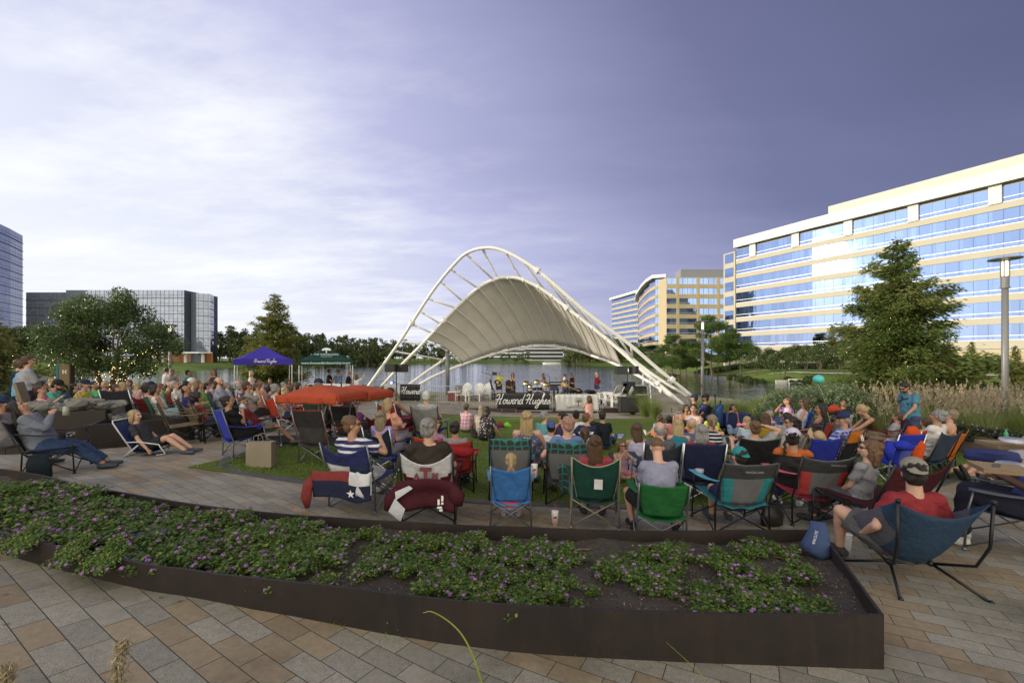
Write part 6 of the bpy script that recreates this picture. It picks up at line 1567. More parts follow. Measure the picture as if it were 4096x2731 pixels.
# subs and cases right
def case(u,v,d,w,h,dp,label,cat='case',mat=M_blk,edge=True,name='flight_case',z=SZ):
    x=(u-CU)/F*d; E=empty(name,(x,d,z),0,label,cat); s=SB(); s.box((0,0,h/2+.02),(w/2,dp/2,h/2)); s.build('body',mat,E)
    if edge:
        s=SB()
        for a in(-1,1):
            for b_ in(-1,1): s.box((a*w/2,b_*dp/2,h/2+.02),(.018,.018,h/2+.005)); s.box((0,b_*dp/2,h/2+.02+a*h/2),(w/2,.018,.018))
        s.build('edge_trim',M_galv,E)
    return E
E=case(628,0,23.6,.95,.78,.7,'big black subwoofer box on the terrace at the right, nearest the lawn','loudspeaker',name='loudspeaker',edge=False,z=-2.96)
s=SB(); s.box((0,-.355,.41),(.40,.006,.33)); s.build('grille',simple('speaker_grille',(.035,.035,.037),.6,bs=.6,bsc=200),E)
case(629,0,26.5,.62,1.45,.6,'tall black speaker tower behind the right light stand','loudspeaker',edge=False,name='loudspeaker')
case(639,0,27,.9,.62,.6,'black flight case standing right of the speaker tower'); case(634,0,25.7,.75,.42,.5,'low black flight case with metal edges beside the subwoofer')
case(639,0,27.05,.85,.55,.55,'second black case stacked on the flight case right of the tower',z=SZ+.64)
E=case(461.5,0,31,.95,.95,.12,'grey utility box on the terrace left of the slatted chairs','box',simple('grey_box',(.20,.20,.195),.6),False,'utility_box'); E=case(454,0,29.5,.8,.55,.45,'dark red cooler box behind the barriers','cooler',simple('red_plastic',(.16,.02,.02),.5),False,'cooler_box')
s=SB(); s.box((0,0,.60),(.41,.24,.035)); s.build('lid',M_wht,E)
for i,(u,d,rz) in enumerate([(464,29.5,-.35),(477,29.5,-.3),(487,30,-.25)]): adirondack((u-CU)/F*d,d,rz+math.pi,['white slatted chair leftmost of the three left of the bassist','white slatted chair in the middle of the three left of the bassist','white slatted chair nearest the guitar case'][i],1.12)
for i,(u,d,rz) in enumerate([(609,27.4,.95),(615.5,26.6,1.0),(622,25.8,1.05)]): adirondack((u-CU)/F*d,d,rz+math.pi*0,['white slatted chair farthest left of the three before the girl in maroon','white slatted chair in the middle of the three at the right of the stage','white slatted chair nearest the right speaker stand'][i],1.18)
# band gear
case(510,0,33.2,.72,.62,.5,'black bass amplifier cabinet, lower one of the stack','amplifier',M_blk,True,'amplifier'); case(510,0,33.2,.72,.62,.5,'black bass amplifier cabinet, upper one of the stack','amplifier',M_blk,True,'amplifier',z=SZ+.64)
def px(u,d): return (u-CU)/F*d
x=px(494,30); G_=empty('guitar_case',(x,30,SZ),.2,'black guitar case leaning beside the bassist','guitar case'); s=SB(); s.tube([(0,0,.02),(0,.03,.25),(-.03,.06,.5),(-.05,.1,.62),(-.09,.16,.8),(-.2,.28,1.25),(-.24,.32,1.4)],[(.12,.06),(.2,.07),(.13,.06),(.16,.06),(.07,.05),(.06,.05),(.07,.03)],14,side=(1,0,0)); s.build('case_shell',M_blk,G_,True)
def stand(u,d,h,label,boom=None,top=None,name='microphone_stand'):
    x=px(u,d); E=empty(name,(x,d,SZ),0,label,'stand','stands on the stage'); s=SB(); s.tube([(0,0,0),(0,0,h)],.016,6); s.build('pole',M_blkm,E)
    for a in(.3,2.4,4.5): s=SB(); s.tube([(0,0,.25),(math.cos(a)*.32,math.sin(a)*.32,.01)],.012,5); s.build('leg',M_blkm,E)
    if boom: s=SB(); s.tube([(0,0,h),boom],.014,6); s.ell(boom,.045,8,6); s.build('boom',M_blkm,E)
    if top=='music': s=SB(); s.box((0,0,0),(.25,.01,.17)); o=s.build('music_desk',M_blk,E,False,(0,-.02,h+.08)); o.rotation_euler=(-.5,0,0)
    return E
stand(491.5,29.5,1.75,'tall boom microphone stand left of the bassist',(-.6,0,1.95)); e=stand(502,29.4,1.2,'boom microphone stand before the bassist'); 
s=SB(); s.box((0,0,0),(.16,.015,.11)); o=s.build('tablet_holder',M_blk,None,False,(px(494.5,29.4),29.4,SZ+1.86)); tag(o,'dark tablet holder at the end of the tall boom stand','tablet holder')
stand(523.5,29.5,1.05,'short microphone stand right of the singer'); stand(527.5,29.6,.95,'short boom stand left of the drums',(.3,.2,1.2)); stand(549.8,29.7,1.62,'microphone stand right of the drummer',(-.45,0,1.85)); stand(554,28.5,.85,'black music stand in front of the keyboards',None,'music','music_stand')
# drum kit
x=px(537.5,30); DK=empty('drum_kit',(x,30,SZ),0,'black drum kit with brass cymbals in the middle of the stage','drum kit')
M_dr=simple('drum_shell',(.03,.025,.03),.25,bs=0); M_sk=simple('drum_skin',(.55,.54,.52),.5,bs=0); M_cy=simple('cymbal_brass',(.55,.42,.18),.25,.9,bs=0)
s=SB(); s.tube([(0,-.25,.30),(0,.2,.30)],.29,22); s.build('bass_drum',M_dr,DK,True); s=SB(); s.tube([(0,-.256,.30),(0,-.26,.30)],.26,22); s.build('drum_head',simple('front_head',(.02,.015,.03),.3,bs=0),DK)
s=SB(); s.tube([(-.02,-.265,.27),(.0,-.268,.27)],.1,12); s.build('drum_badge',simple('purple_badge',(.25,.08,.35),.5,bs=0),DK)
for (a,b_,z,r,hh) in((-.22,-.05,.72,.16,.22),(.16,-.05,.72,.17,.24),(.55,.15,.32,.21,.36),(-.52,.2,.55,.17,.14)):
    s=SB(); s.tube([(a,b_,z),(a,b_-.04,z+hh)],r,18); q=s.build('tom_drum',M_dr,DK,True); s=SB(); s.tube([(a,b_-.04,z+hh),(a,b_-.042,z+hh+.01)],r*1.02,18); s.build('drum_head',M_sk,q)
for (a,b_,z,r) in((-.75,.1,1.15,.24),(.0,.3,1.25,.22),(.62,-.05,1.1,.25),(-.45,.35,.92,.18)):
    s=SB(); s.tube([(a,b_,0),(a,b_,z)],.012,6); q=s.build('cymbal_stand',M_blkm,DK); s=SB(); s.tube([(a,b_,z),(a+.01,b_-.02,z+.02)],[r,.02],20); s.build('cymbal',M_cy,q,True)
# keyboards
x=px(556,31.5); KB=empty('keyboard_rig',(x,31.5,SZ),0,'two tier keyboard on a black stand behind the guitarist','keyboard'); s=SB(); s.box((0,0,.95),(.62,.16,.05)); s.box((0,.15,1.15),(.5,.14,.04)); s.build('keyboard',M_blk,KB); s=SB()
for a in(-.5,.5): s.tube([(a,-.1,0),(a,.15,1.1)],.02,6)
s.build('stand_frame',M_blkm,KB)
x=px(584,30.5); case(584,0,30.2,.9,.34,.55,'black effects rack case right of the guitarist'); s=SB()
for i in range(8): s.ell((RNG.uniform(-.8,.8),RNG.uniform(-.3,.3),.42+RNG.uniform(0,.18)),(.35,.25,.14),10,6)
tag(s.build('gear_bag',cloth((.02,.02,.025)),None,True,(px(582,31.5),31.5,SZ)),'heap of soft black gear bags behind the rack case','gear bag'); 
s=SB(); s.tube([(-.5,0,.05),(-.2,.1,.25),(.15,0,.28),(.5,-.05,.05)],[.12,.26,.24,.1],10); tag(s.build('tarp',cloth((.02,.025,.20)),None,True,(px(594,27.5),27.5,SZ)),'crumpled blue tarp on the terrace by the slatted chairs','tarp'); s=None
case(571,0,27.2,1.0,.14,.35,'low black pedal board at the feet of the guitarist','pedal board',name='pedal_board'); case(540,0,27.6,.7,.22,.4,'black floor monitor wedge before the drums','loudspeaker',edge=False,name='floor_monitor')
# guitars are held by the players: things of their own
def guitar(Pn,loc,col,label,name='electric_guitar',L=1.0,neck=1):
    """neck points to the player's left (-x)"""
    w=at(Pn,loc); E=empty(name,w,R(-Pn['yaw'])+R(8),label,'guitar'); E.rotation_euler=(R(-8),R(-22),R(-Pn['yaw']))
    m_=simple('guitar_body',col,.3,bs=0); s=SB(); s.tube([(.36,0,-.02),(.28,0,-.01),(.12,0,0),(.0,0,.0),(-.08,0,0),(-.13,0,.0)],[(.03,.02),(.16,.022),(.17,.022),(.12,.022),(.14,.022),(.05,.02)],14,side=(0,0,1)); s.build('body',m_,E,True)
    s=SB(); s.box((-.45*L,.024,0),(.36*L,.010,.026)); s.box((-.88*L,.02,.01),(.08,.010,.045)); s.build('neck',simple('maple',(.35,.20,.09),.4,bs=0),E); 
    s=SB(); s.box((.12,.026,0),(.08,.006,.06)); s.build('pick_guard',simple('pickguard',(.6,.58,.5),.4,bs=0),E); return E
dz=SZ
P1=person(499,372,33,'stand',178,'l',('short','lbrown'),((.42,.44,.04),'short'),(NVY,'short'),(( .34,.22,-.20),(-.10,.22,-.36)),fat=1.12,gnd=dz,label='bassist in a lime yellow shirt and navy shorts',glasses='sun'); guitar(P1,(0,.20,1.04),(.06,.02,.015),'dark bass guitar held by the man in lime yellow','bass_guitar',1.1)
person(512.7,372.5,33,'stand',185,'m',('curly','dark'),(K,'none','floral',(.5,.25,.2)),(K,'dress','maxi'),('mic',(-.18,.2,.0)),gnd=dz,label='singer in a long black floral dress holding a microphone to her mouth')
person(544,377.5,33.5,'stool',180,'m',('short','dark'),(WHT,'short'),((.03,.03,.03),'short'),((-.02,.36,-.16),(-.02,.40,-.12)),gnd=dz,glasses='sun',label='drummer in a white shirt seated behind the drum kit',clampm=(.8,1.3))
person(543.6,372.6,36.5,'stand',150,'m',('long','dark'),((.05,.03,.05),'none'),(K,'long'),gnd=dz,label='dark haired woman standing behind the drummer',clampm=(.8,1.3))
person(555.8,377,35.5,'stool',185,'l',('short','gray'),((.28,.40,.42),'short'),(K,'long'),('key','key'),gnd=dz,label='keyboard player in a pale teal shirt behind the music stand',clampm=(.8,1.35))
person(565,373.2,37,'stand',95,'m',('bun','dark'),(WHT,'short'),((.03,.03,.04),'short'),('down','down'),gnd=dz,legs='walk',label='woman in white walking behind the guitarist',clampm=(.8,1.3))
P1=person(565.8,375.3,31,'stand',182,'m',('short','dark'),(K,'short','floral',(.6,.6,.6)),((.03,.03,.04),'long'),((.34,.22,-.18),(-.10,.22,-.36)),head=(0,18),gnd=dz,fat=1.05,label='guitarist in a black patterned shirt looking down at a gold guitar',clampm=(.8,1.3)); guitar(P1,(0,.22,1.05),(.40,.24,.05),'gold electric guitar held by the player in black')
person(572,372.7,35,'stand',170,'t',('short','dark'),(K,'none'),(K,'long'),('down','hip'),gnd=dz,label='person in a black sleeveless top standing behind the guitarist',clampm=(.8,1.3))
person(597,372,33.5,'stand',80,'l',('bun','blond'),((.20,.02,.03),'long'),((.04,.06,.14),'short'),('lap','phone'),gnd=dz,legs='walk',label='blonde woman in a maroon hooded top and denim shorts walking by the water',clampm=(.8,1.3))
case(634,0,29,.5,.04,.3,'aluminium platform base behind the right stage lights','platform',FRM['silver'],False,'platform')
E=empty('step_ladder',(px(646,28),28,SZ),0,'aluminium step ladder with orange top behind the right speaker tower','ladder'); s=SB()
for a in(-.25,.25): s.tube([(a,-.3,0),(a*.8,0,1.9)],.025,6); s.tube([(a,.4,0),(a*.8,0,1.8)],.02,6)
s.build('side_rail',FRM['silver'],E); s=SB()
for k in range(5): s.box((0,-.25+k*.055,.3+k*.33),(.24,.05,.015))
s.build('step',FRM['silver'],E)
# ---------------------------------------------------------------- the crowd
GY=(.20,.20,.21); TEAL=(.03,.20,.22); RED=(.36,.06,.035); MAR=(.11,.012,.022); BLU=(.02,.05,.36); LBL=(.06,.20,.52); GRN=(.02,.125,.035); DGN=(.012,.055,.042); JEAN=(.035,.06,.13); KH=(.26,.21,.15); TAN=(.20,.15,.10)
PNK=(.60,.10,.22); PEACH=(.66,.30,.20); CHG=(.03,.03,.033); ORG=(.50,.11,.02)
LG='people seated on folding chairs'; GGR='people sitting on the lawn'; SG='people standing among the crowd'
def seatrow(Pn,back,label,frame='grey',dy=0,**k): return camp_chair(PE(Pn,dy),back,frame,label=label,**k)
# ===== front row ==================================================
p=person(352.7,415.7,6.15,'sit',12,'m',('short','lbrown'),((.035,.035,.12),'short','stripe',(.62,.62,.64),.75),(WHT,'capri'),('lap',(.10,.22,.02)),head=(62,4),fat=1.25,label='brown haired woman in red glasses and navy striped top, one hand raised',group=LG,glasses='spec',shoe=(.6,.6,.6),legs='out')
C=camp_chair(PE(p),(.03,.035,.13),'grey',seat=(.03,.04,.14),arm=(.03,.05,.16),style='texas',w=.31,top=.90,sag=.13,label='navy and white lone star flag chair, leftmost of the front row',cup=True)
# flag cover draped over the chair back foot
def fl(u,v): return ((u-.5)*.80+.03,-.40-.04*math.sin(u*9)-.02*math.sin(v*5),.585-.34*v+.03*math.sin(u*7)*v)
s=SB(); s.sheet(fl,24,12,.008,0,lambda u,v:(0 if v<.36 and u<.62 else (1 if u>=.62 and v<.45 else 2)))
s.tube([(-.36,-.40,.50),(-.42,-.42,.38),(-.44,-.42,.24),(-.43,-.41,.12)],[(.05,.03),(.07,.035),(.075,.035),(.03,.02)],12,side=(1,0,0))
fo=s.build('flag_cover',[cloth((.20,.035,.035)),cloth((.60,.59,.60)),cloth((.022,.026,.06))],None,True,C.location); fo.rotation_euler=C.rotation_euler; fo.scale=C.scale; tag(fo,'red, white and navy lone star flag bag draped across the back of the flag chair','chair bag')
o=obj('star',star_mesh(.055,simple('white_print',(.75,.75,.75),.6,bs=0)),fo,(.19,-.452,.34)); o.rotation_euler=(R(98),0,0)
s=SB(); s.sheet(lambda u,v:(.24+.20*u,-.425-.03*math.sin(u*6),.59-.28*v+.02*math.sin(u*8)),8,6,.008); s.build('white_corner',cloth((.55,.55,.60)),fo,True)
p=person(428.6,418,6.0,'sit',-2,'l',('short','gray'),((.035,.028,.022),'short'),((.36,.34,.31),'short'),('rest','rest'),head=(12,2),fat=1.3,label='balding grey haired man in a dark brown tee on the maroon and white chair',group=LG,shoe=(.02,.015,.012))
s=SB(); E0=p['root']
C=camp_chair(PE(p),MAR,'black',seat=MAR,arm=MAR,style='vee',c2=(.58,.57,.60),w=.29,top=.88,sag=.13,label='maroon and white chair with collegiate letters on its back, second of front row')
ma=simple('maroon_print',(.12,.012,.02),.6,bs=0)
o=text_on('T',.19,ma,(0,-.345,.635),(R(78),0,0),C,offset=.012); text_on('A',.095,ma,(-.10,-.335,.615),(R(78),0,0),C,offset=.006); text_on('M',.095,ma,(.105,-.335,.615),(R(78),0,0),C,offset=.006)
s=SB(); s.sheet(lambda u,v:((u-.5)*.66,-.36-.05*math.sin(u*8)*v-.02*math.sin(v*9),.60-.33*v-.04*abs(2*u-1)**2),20,12,.010); s.tube([(-.30,-.36,.5),(-.37,-.40,.38),(-.40,-.40,.26)],[(.05,.03),(.08,.04),(.05,.03)],10,side=(1,0,0)); s.tube([(.30,-.36,.52),(.36,-.38,.40),(.36,-.38,.30)],[(.05,.03),(.09,.05),(.06,.03)],10,side=(1,0,0))
fo=s.build('chair_cover',cloth((.055,.010,.016)),None,True,C.location); fo.rotation_euler=C.rotation_euler; fo.scale=C.scale; tag(fo,'maroon chair bag with a white diamond tag hung over the back of the maroon chair','chair bag')
s=SB(); s.add([(-.31,-.47,.49),(-.16,-.45,.55),(-.12,-.45,.52),(-.30,-.47,.40)],[(0,1,2,3)]); s.add([(-.31,-.475,.42),(-.20,-.465,.30),(-.25,-.465,.16),(-.38,-.475,.28)],[(0,1,2,3)]); s.build('white_tag',cloth((.55,.55,.60)),fo)
s=SB()
for a,b_,w_,h_ in((.16,.36,.02,.05),(.20,.40,.02,.05),(.17,.30,.045,.018),(.20,.345,.02,.02),(.185,.27,.03,.02)): s.box((a,-.43,b_),(w_*.6,.003,h_*.6))
s.build('letter_mark',simple('white_print',(.75,.75,.75),.6,bs=0),fo)
# blue chair, child
p=person(511,438,5.95,'sit',0,'l',('pony','blond'),((.50,.12,.14),'short'),((.30,.35,.5),'short'),('lap','lap'),h=.80,seat=.40,head=(0,6),label='blond girl with a ponytail on the bright blue chair',group=LG,shoe=(.35,.3,.3),clampm=(.95,1.05))
C=camp_chair((p['x'],p['y'],p['g'],0,1),(.045,.15,.40),'grey',seat=(.05,.19,.48),arm=(.08,.25,.50),w=.245,top=.875,sag=.055,label='bright blue folding chair in the middle of the front row')
w=Matrix.LocRotScale(C.location,C.rotation_euler,C.scale)@Vector((.325,.28,.575)); cooler_cup(w,'white foam cup with a red straw in the holder of the bright blue chair')
q=G(555,525.0); cooler_cup(q,'white foam cup with red logo standing on the paving between the blue and green chairs',.185,.047)
p=person(595,435,5.95,'sit',8,'l',('xlong','brown'),((.30,.05,.07),'short'),((.05,.05,.06),'short'),('lap','lap'),h=.93,head=(0,2),label='girl with long straight brown hair on the dark green chair',group=LG,shoe=(.03,.03,.04))
C=camp_chair(PE(p,sc=1.05),DGN,'tan',w=.275,top=.93,sag=.10,edge=(.34,.33,.24),label='dark green folding chair with pale piping and a white patch',arm=(.015,.06,.05))
s=SB(); s.box((0,0,0),(.05,.002,.058)); o=s.build('label_patch',cloth((.48,.48,.48)),C,False,(.03,-.305,.615)); o.rotation_euler=(-.2,.03,0)
p=person(657,437.4,5.6,'sit',10,'l',('buzz','lbrown'),((.25,.25,.34),'short'),(K,'short'),('phone','phone'),lean=10,head=(-2,26),fat=1.12,h=.97,label='boy with cropped hair in a lilac grey tee hunched forward on the green chair',group=LG,shoe=(.02,.02,.025),legs='wide')
camp_chair(PE(p,-.02,1.0),GRN,'grey',w=.26,top=.80,sag=.02,label='bright green folding chair with one raised back corner',seat=(.01,.11,.03),arm=GRN)
p=person(739,444,5.75,'sit',2,'l',('short','dark'),((.10,.10,.12),'short'),(NVY,'short'),('lap','lap'),h=.84,seat=.42,head=(-8,4),cap=((.03,.24,.25),'back'),label='child in a faded teal cap worn backwards on the charcoal and teal chair',group=LG,shoe=(.06,.06,.07),clampm=(.9,1.08))
C=camp_chair((p['x']+.02,p['y'],p['g'],0,1.06),(.03,.21,.24),'black',seat=(.03,.16,.18),arm=(.10,.34,.46),style='mesh',c2=(.045,.045,.048),w=.305,top=.90,sag=.02,edge=(.12,.12,.125),label='charcoal and teal folding chair with grey mesh centre, in the front row')
s=SB(); s.tube([(-.32,.30,.62),(-.32,.30,.68)],[.045,.052],14); s.build('cup',simple('clear_cup',(.35,.38,.42),.2,bs=0),C,True)
text_on('MAGELLAN',.035,simple('pale_print',(.30,.30,.31),.6,bs=0),(.03,-.335,.80),(R(78),0,0),C,sp=1.2)
p=person(793,429,6.5,'sit',28,'m',('braid','dark'),((.025,.022,.022),'short','half',(.46,.12,.03),.86),(JEAN,'long'),('lap','lap'),fat=1.3,head=(12,0),cap=((.52,.50,.62),'cap'),label='woman in a white cap with a long dark braid and an orange and black shirt',group=LG,shoe=(.7,.7,.72))
C=camp_chair((p['x']+.02,p['y']-.38,gz(p['x'],p['y']-.38),R(-2),1.08),(.40,.05,.045),'black',seat=(.30,.03,.05),arm=(.60,.12,.18),style='mesh',c2=(.045,.045,.048),w=.30,top=.90,sag=.05,edge=(.14,.14,.15),label='charcoal and red folding chair with grey mesh centre, right of the charcoal and teal one')
text_on('MAGELLAN',.03,simple('pale_print',(.22,.22,.23),.6,bs=0),(.10,-.335,.80),(R(78),0,0),C,sp=1.2)
q=G(770,527); 
hb=empty('handbag',(G(772,524).x,G(772,524).y,G(772,524).z),.3,'black leather handbag on the paving behind the charcoal and red chair','bag'); s=SB(); s.tube([(0,0,0),(0,0,.14),(0,0,.27)],[(.17,.09),(.18,.09),(.12,.03)],16,side=(1,0,0)); s.build('bag_body',simple('black_leather',(.02,.017,.016),.35,bs=.3),hb,True); s=SB(); s.tube(catmull([(-.1,0,.26),(-.08,0,.42),(.08,0,.42),(.1,0,.26)],5),.009,6); s.build('handle',simple('black_leather',(.02,.017,.016),.35,bs=.3),hb)
q=G(818.5,505); cooler_cup(q,'tall white foam cup on the paving under the charcoal and red chair',.2,.055,logo=False)
q=G(847,549); cooler_cup(q,'white foam cup with a red straw behind the planter corner',.17,.05,logo=False)
p=person(868.4,439.7,5.75,'sit',-28,'l',('curly','lbrown'),((.25,.25,.27),'short'),((.08,.08,.09),'long'),('lap','lap'),head=(-35,0),glasses='sun',label='woman with wavy light brown hair and black sunglasses looking left, on the maroon sling chair',group=LG)
C=camp_chair((p['x']+.12,p['y']-.30,gz(p['x'],p['y']-.3),R(14),1.22),(.075,.016,.022),'black',seat=(.05,.012,.018),arms=False,w=.36,top=.84,sag=.10,label='low maroon sling chair with black tubes behind the charcoal and red one')
# foreground man in the blue sling chair
p=person(913.4,459.5,4.35,'sit',6,'l',('short','dark','beard'),((.24,.028,.035),'short'),((.10,.10,.10),'short'),((.13,.16,-.36),(.02,.25,-.34)),head=(24,6),fat=1.28,seat=.30,lean=-14,cap=((.25,.23,.19),'back'),legs='wide',label='bearded man in a tan cap and red tee on the blue sling chair',group=LG)
sx_,sy_,sg_=p['x'],p['y'],p['g']
Cc=empty('sling_chair',(sx_,sy_-.02,sg_),R(-4),'blue and grey sling chair on thin bent black tubes beside the planter corner','folding chair','folding chairs on the plaza and lawn'); Cc.scale=(p['S']*1.0,)*3
def sl(u,v):
    a=1-(2*u-1)**2; w_=.36-.10*math.sin(math.pi*v)*1.0
    if v<.0: pass
    z=(.80*(v)+.40*(1-v)) - (1-abs(2*v-1)**1.6)*.36*a**.5 - .11*a*v
    y=.34-.70*v-.07*a*math.sin(math.pi*v)
    return ((u-.5)*2*(.36-.06*(1-v)+.02*math.sin(math.pi*v)),y-.05*a*(v>.5)*(v-.5)*2,z)
s=SB(); s.sheet(sl,26,30,.006,0,lambda u,v:1 if (abs(u-.5)>.34 and v<.78 and v>.12) else 0); s.build('sling_seat',[cloth((.028,.055,.10)),cloth((.10,.095,.115))],Cc,True)
for sg in(-1,1):
    s=SB(); s.tube([(sg*.36,-.375,.80),(sg*.35,-.36,.45),(sg*.32,-.28,.26),(sg*.17,-.05,.17)],.012,8); s.tube([(sg*.36,-.378,.80),(sg*.361,-.38,.83)],.018,8); s.build('leg',FRM['black'],Cc,True)
    s=SB(); s.tube([(sg*.17,-.05,.17),(sg*.34,-.38,.015)],.012,8); s.ell((sg*.34,-.38,.02),.02,8,6); s.build('leg',FRM['black'],Cc,True)
    s=SB(); s.tube([(sg*.30,.34,.40),(sg*.17,-.0,.17)],.011,8); s.build('leg',FRM['black'],Cc,True)
    s=SB(); s.tube([(sg*.17,-.02,.17),(sg*.33,.30,.015)],.012,8); s.ell((sg*.33,.30,.02),.02,8,6); s.build('leg',FRM['black'],Cc,True)
s=SB(); s.tube([(-.18,-.04,.17),(.18,-.04,.17)],.013,8); s.ell((-.17,-.04,.17),.03,8,6); s.ell((.17,-.04,.17),.03,8,6); s.build('hub_bar',FRM['black'],Cc,True)
# right edge: man with pizza boxes
p=person(1056,424,4.9,'sit',-42,'d',('short','dark'),((.05,.07,.22),'short'),((.018,.02,.035),'long'),((-.05,.33,-.16),(-.05,.33,-.22)),fat=1.15,label='man in dark jeans at the right edge, pizza box on his lap',group=LG,shoe=(.55,.55,.55),clampm=(.86,1.3))
camp_chair(PE(p),(.12,.13,.15),'grey',label='grey folding chair cut by the right edge of the photo',arm=(.12,.13,.15),top=.7)
def pbox(loc,rz,label,txt=None):
    E=empty('pizza_box',loc,rz,label,'pizza box'); s=SB(); s.box((0,0,.02),(.19,.19,.02)); s.build('carton',simple('cardboard',(.24,.165,.095),.8,bs=.1),E)
    s=SB(); s.box((0,0,.0405),(.192,.192,.002)); s.build('lid',simple('cardboard_top',(.27,.19,.11),.8,bs=.1),E)
    if txt: text_on(txt,.085,simple('dark_print',(.05,.05,.06),.6,bs=0),(-.02,.03,.044),(0,0,1.2),E)
q=P(1001,470,4.35); pbox(q,-.5,'cardboard pizza box with dark lettering on the lap of the man at the right edge','PIZZA')
q=P(1006,446,5.2); pbox(q,-.3,'plain cardboard pizza box behind, under a white paper plate')
for u,v,d,lb in((1014,441,5.0,'white paper plate on the farther pizza box'),(1012,466,4.5,'white paper plate held above the nearer pizza box')):
    q=P(u,v,d); s=SB(); s.tube([(0,0,.0),(0,0,.008),(0,0,.018)],[.085,.10,.125],24); o=s.build('paper_plate',simple('white_paper',(.72,.72,.76),.6,bs=0),None,True,q); o.rotation_euler=(.15,-.1,0); tag(o,lb,'plate')
q=P(992,455,5.6); s=SB(); s.tube([(0,0,-.05),(0,0,.05)],[(.30,.22),(.27,.2)],18,side=(1,0,0)); tag(s.build('cushion',cloth((.04,.05,.16)),None,True,q),'dark blue seat cushion beside the pizza boxes','cushion')
# reclining couple at the right edge
p=person(1040,418,8.6,'recline',-78,'l',('short','brown'),((.35,.33,.36),'short'),((.05,.045,.04),'short'),('lap','lap'),label='reclining person in dark shorts and black sandals at the right edge',group=LG,shoe=(.02,.02,.02),clampm=(.86,1.2))
p=person(1064,426,8.2,'recline',-76,'m',('short','brown'),((.3,.3,.3),'short'),((.25,.22,.18),'capri'),('lap','lap'),label='second reclining person beside the first, cut by the right edge',group=LG,shoe=(.015,.015,.015),clampm=(.86,1.2))
q=P(1006,434,8.3); s=SB(); s.tube([(0,0,-.10),(0,0,.03),(0,0,.06),(0,0,.10)],[.033,.033,.014,.014],12); tag(s.build('bottle',simple('green_bottle',(.06,.32,.12),.3,bs=0),None,True,q),'green drink bottle held by the reclining people','bottle')
# ===== second row, behind the front ==================================
p=person(659.7,421,7.3,'sit',4,'l',('balding','gray'),((.10,.10,.12),'short'),((.08,.09,.13),'long'),('lap','lap'),head=(8,6),fat=1.15,label='balding man on a dark grey chair right behind the lilac shirt boy',group=LG)
seatrow(p,(.045,.05,.065),'dark grey folding chair of the balding man','silver',w=.27,top=.93,sag=.09)
p=person(701,423.5,7.0,'sit',6,'l',('bob','gray'),((.32,.04,.035),'short'),((.10,.11,.16),'long'),((-.20,.24,.06),'lap'),head=(4,0),fat=1.15,label='grey brown haired woman in red lifting food in her left hand, on the navy chair',group=LG)
seatrow(p,(.018,.022,.06),'dark navy high backed folding chair','silver',w=.28,top=.96,sag=.0)
p=person(755,420.3,7.7,'sit',8,'l',('short','lbrown'),((.3,.3,.3),'short'),((.2,.2,.2),'short'),((.16,.08,-.02),'head'),head=(8,0),fat=1.1,label='brown haired man stretching his elbows out on the black chair',group=LG)
seatrow(p,(.016,.016,.018),'black high backed folding chair behind the teal cap child','black',w=.29,top=.97,sag=.04)
p=person(527,407.8,7.9,'sit',4,'l',('long','blond'),((.10,.10,.16),'none','floral',(.4,.4,.42),1.6),((.22,.2,.16),'capri'),('lap','rest'),fat=1.3,head=(6,0),label='woman with long pale blond hair and patterned top on the left trellis pattern chair',group=LG)
camp_chair((px(512,7.0)-.02,6.95,gz(px(512,7),6.95),R(-2),1.08),(.05,.05,.05),'black',style='geo',c2=(.03,.22,.20),seat=(.05,.05,.05),arm=(.04,.20,.19),w=.29,top=.98,sag=.0,label='grey mesh chair with teal trellis pattern band, left one of the pair')
p=person(567,414.6,7.25,'sit',0,'l',('short','pink'),((.12,.18,.35),'short'),((.3,.28,.24),'short'),((.14,.1,-.34),'lap'),h=.97,head=(-28,2),label='teenage boy with pinkish cropped hair on the right trellis pattern chair',group=LG)
camp_chair((p['x']-.02,6.75,gz(p['x'],6.75),R(-3),1.06),(.05,.05,.05),'black',style='geo',c2=(.03,.22,.20),seat=(.05,.05,.05),arm=(.04,.20,.19),w=.285,top=.97,sag=.0,label='grey mesh chair with teal trellis pattern band, right one of the pair')
q=P(565,478,6.2); s=SB(); s.sheet(lambda u,v:(-.10+.22*u+.05*v,.05*math.sin(u*6),.16-.42*v+.04*math.sin(u*5)),12,12,.012); tag(s.build('chair_bag',cloth((.05,.05,.05),'geo',(.03,.22,.20),1.1),None,True,q),'trellis patterned chair bag hanging between the blue and green chairs','chair bag')
p=person(455.4,420.8,7.7,'sit',-2,'m',('lowbun','dark'),((.25,.22,.24),'short'),(JEAN,'long'),('lap','lap'),label='woman with a dark low bun on the red chair right of the brown tee man',group=LG,head=(10,4))
seatrow(p,(.34,.035,.02),'red folding chair with black frame right of the brown tee man','black',w=.29,top=.93,sag=.05,arm=(.40,.05,.05),seat=(.16,.02,.02))
q=P(460,450,6.9); s=SB(); s.tube([(-.26,0,.02),(-.1,0,.0),(.1,0,-.03),(.22,0,-.02)],[.05,.085,.09,.05],12); tag(s.build('jacket',cloth((.25,.015,.02)),None,True,q),'dark red jacket bundled over the arm of the red chair','jacket')
p=person(434,416.5,7.8,'sit',25,'l',('bob','lbrown'),((.30,.18,.30),'short'),(JEAN,'short'),('lap','rest'),head=(35,0),glasses='spec',label='light brown haired woman in glasses just behind the brown tee man',group=LG)
seatrow(p,(.40,.05,.03),'red folding chair showing left of the brown tee man','black',w=.29,top=.90,sag=.02,seat=(.40,.06,.05))
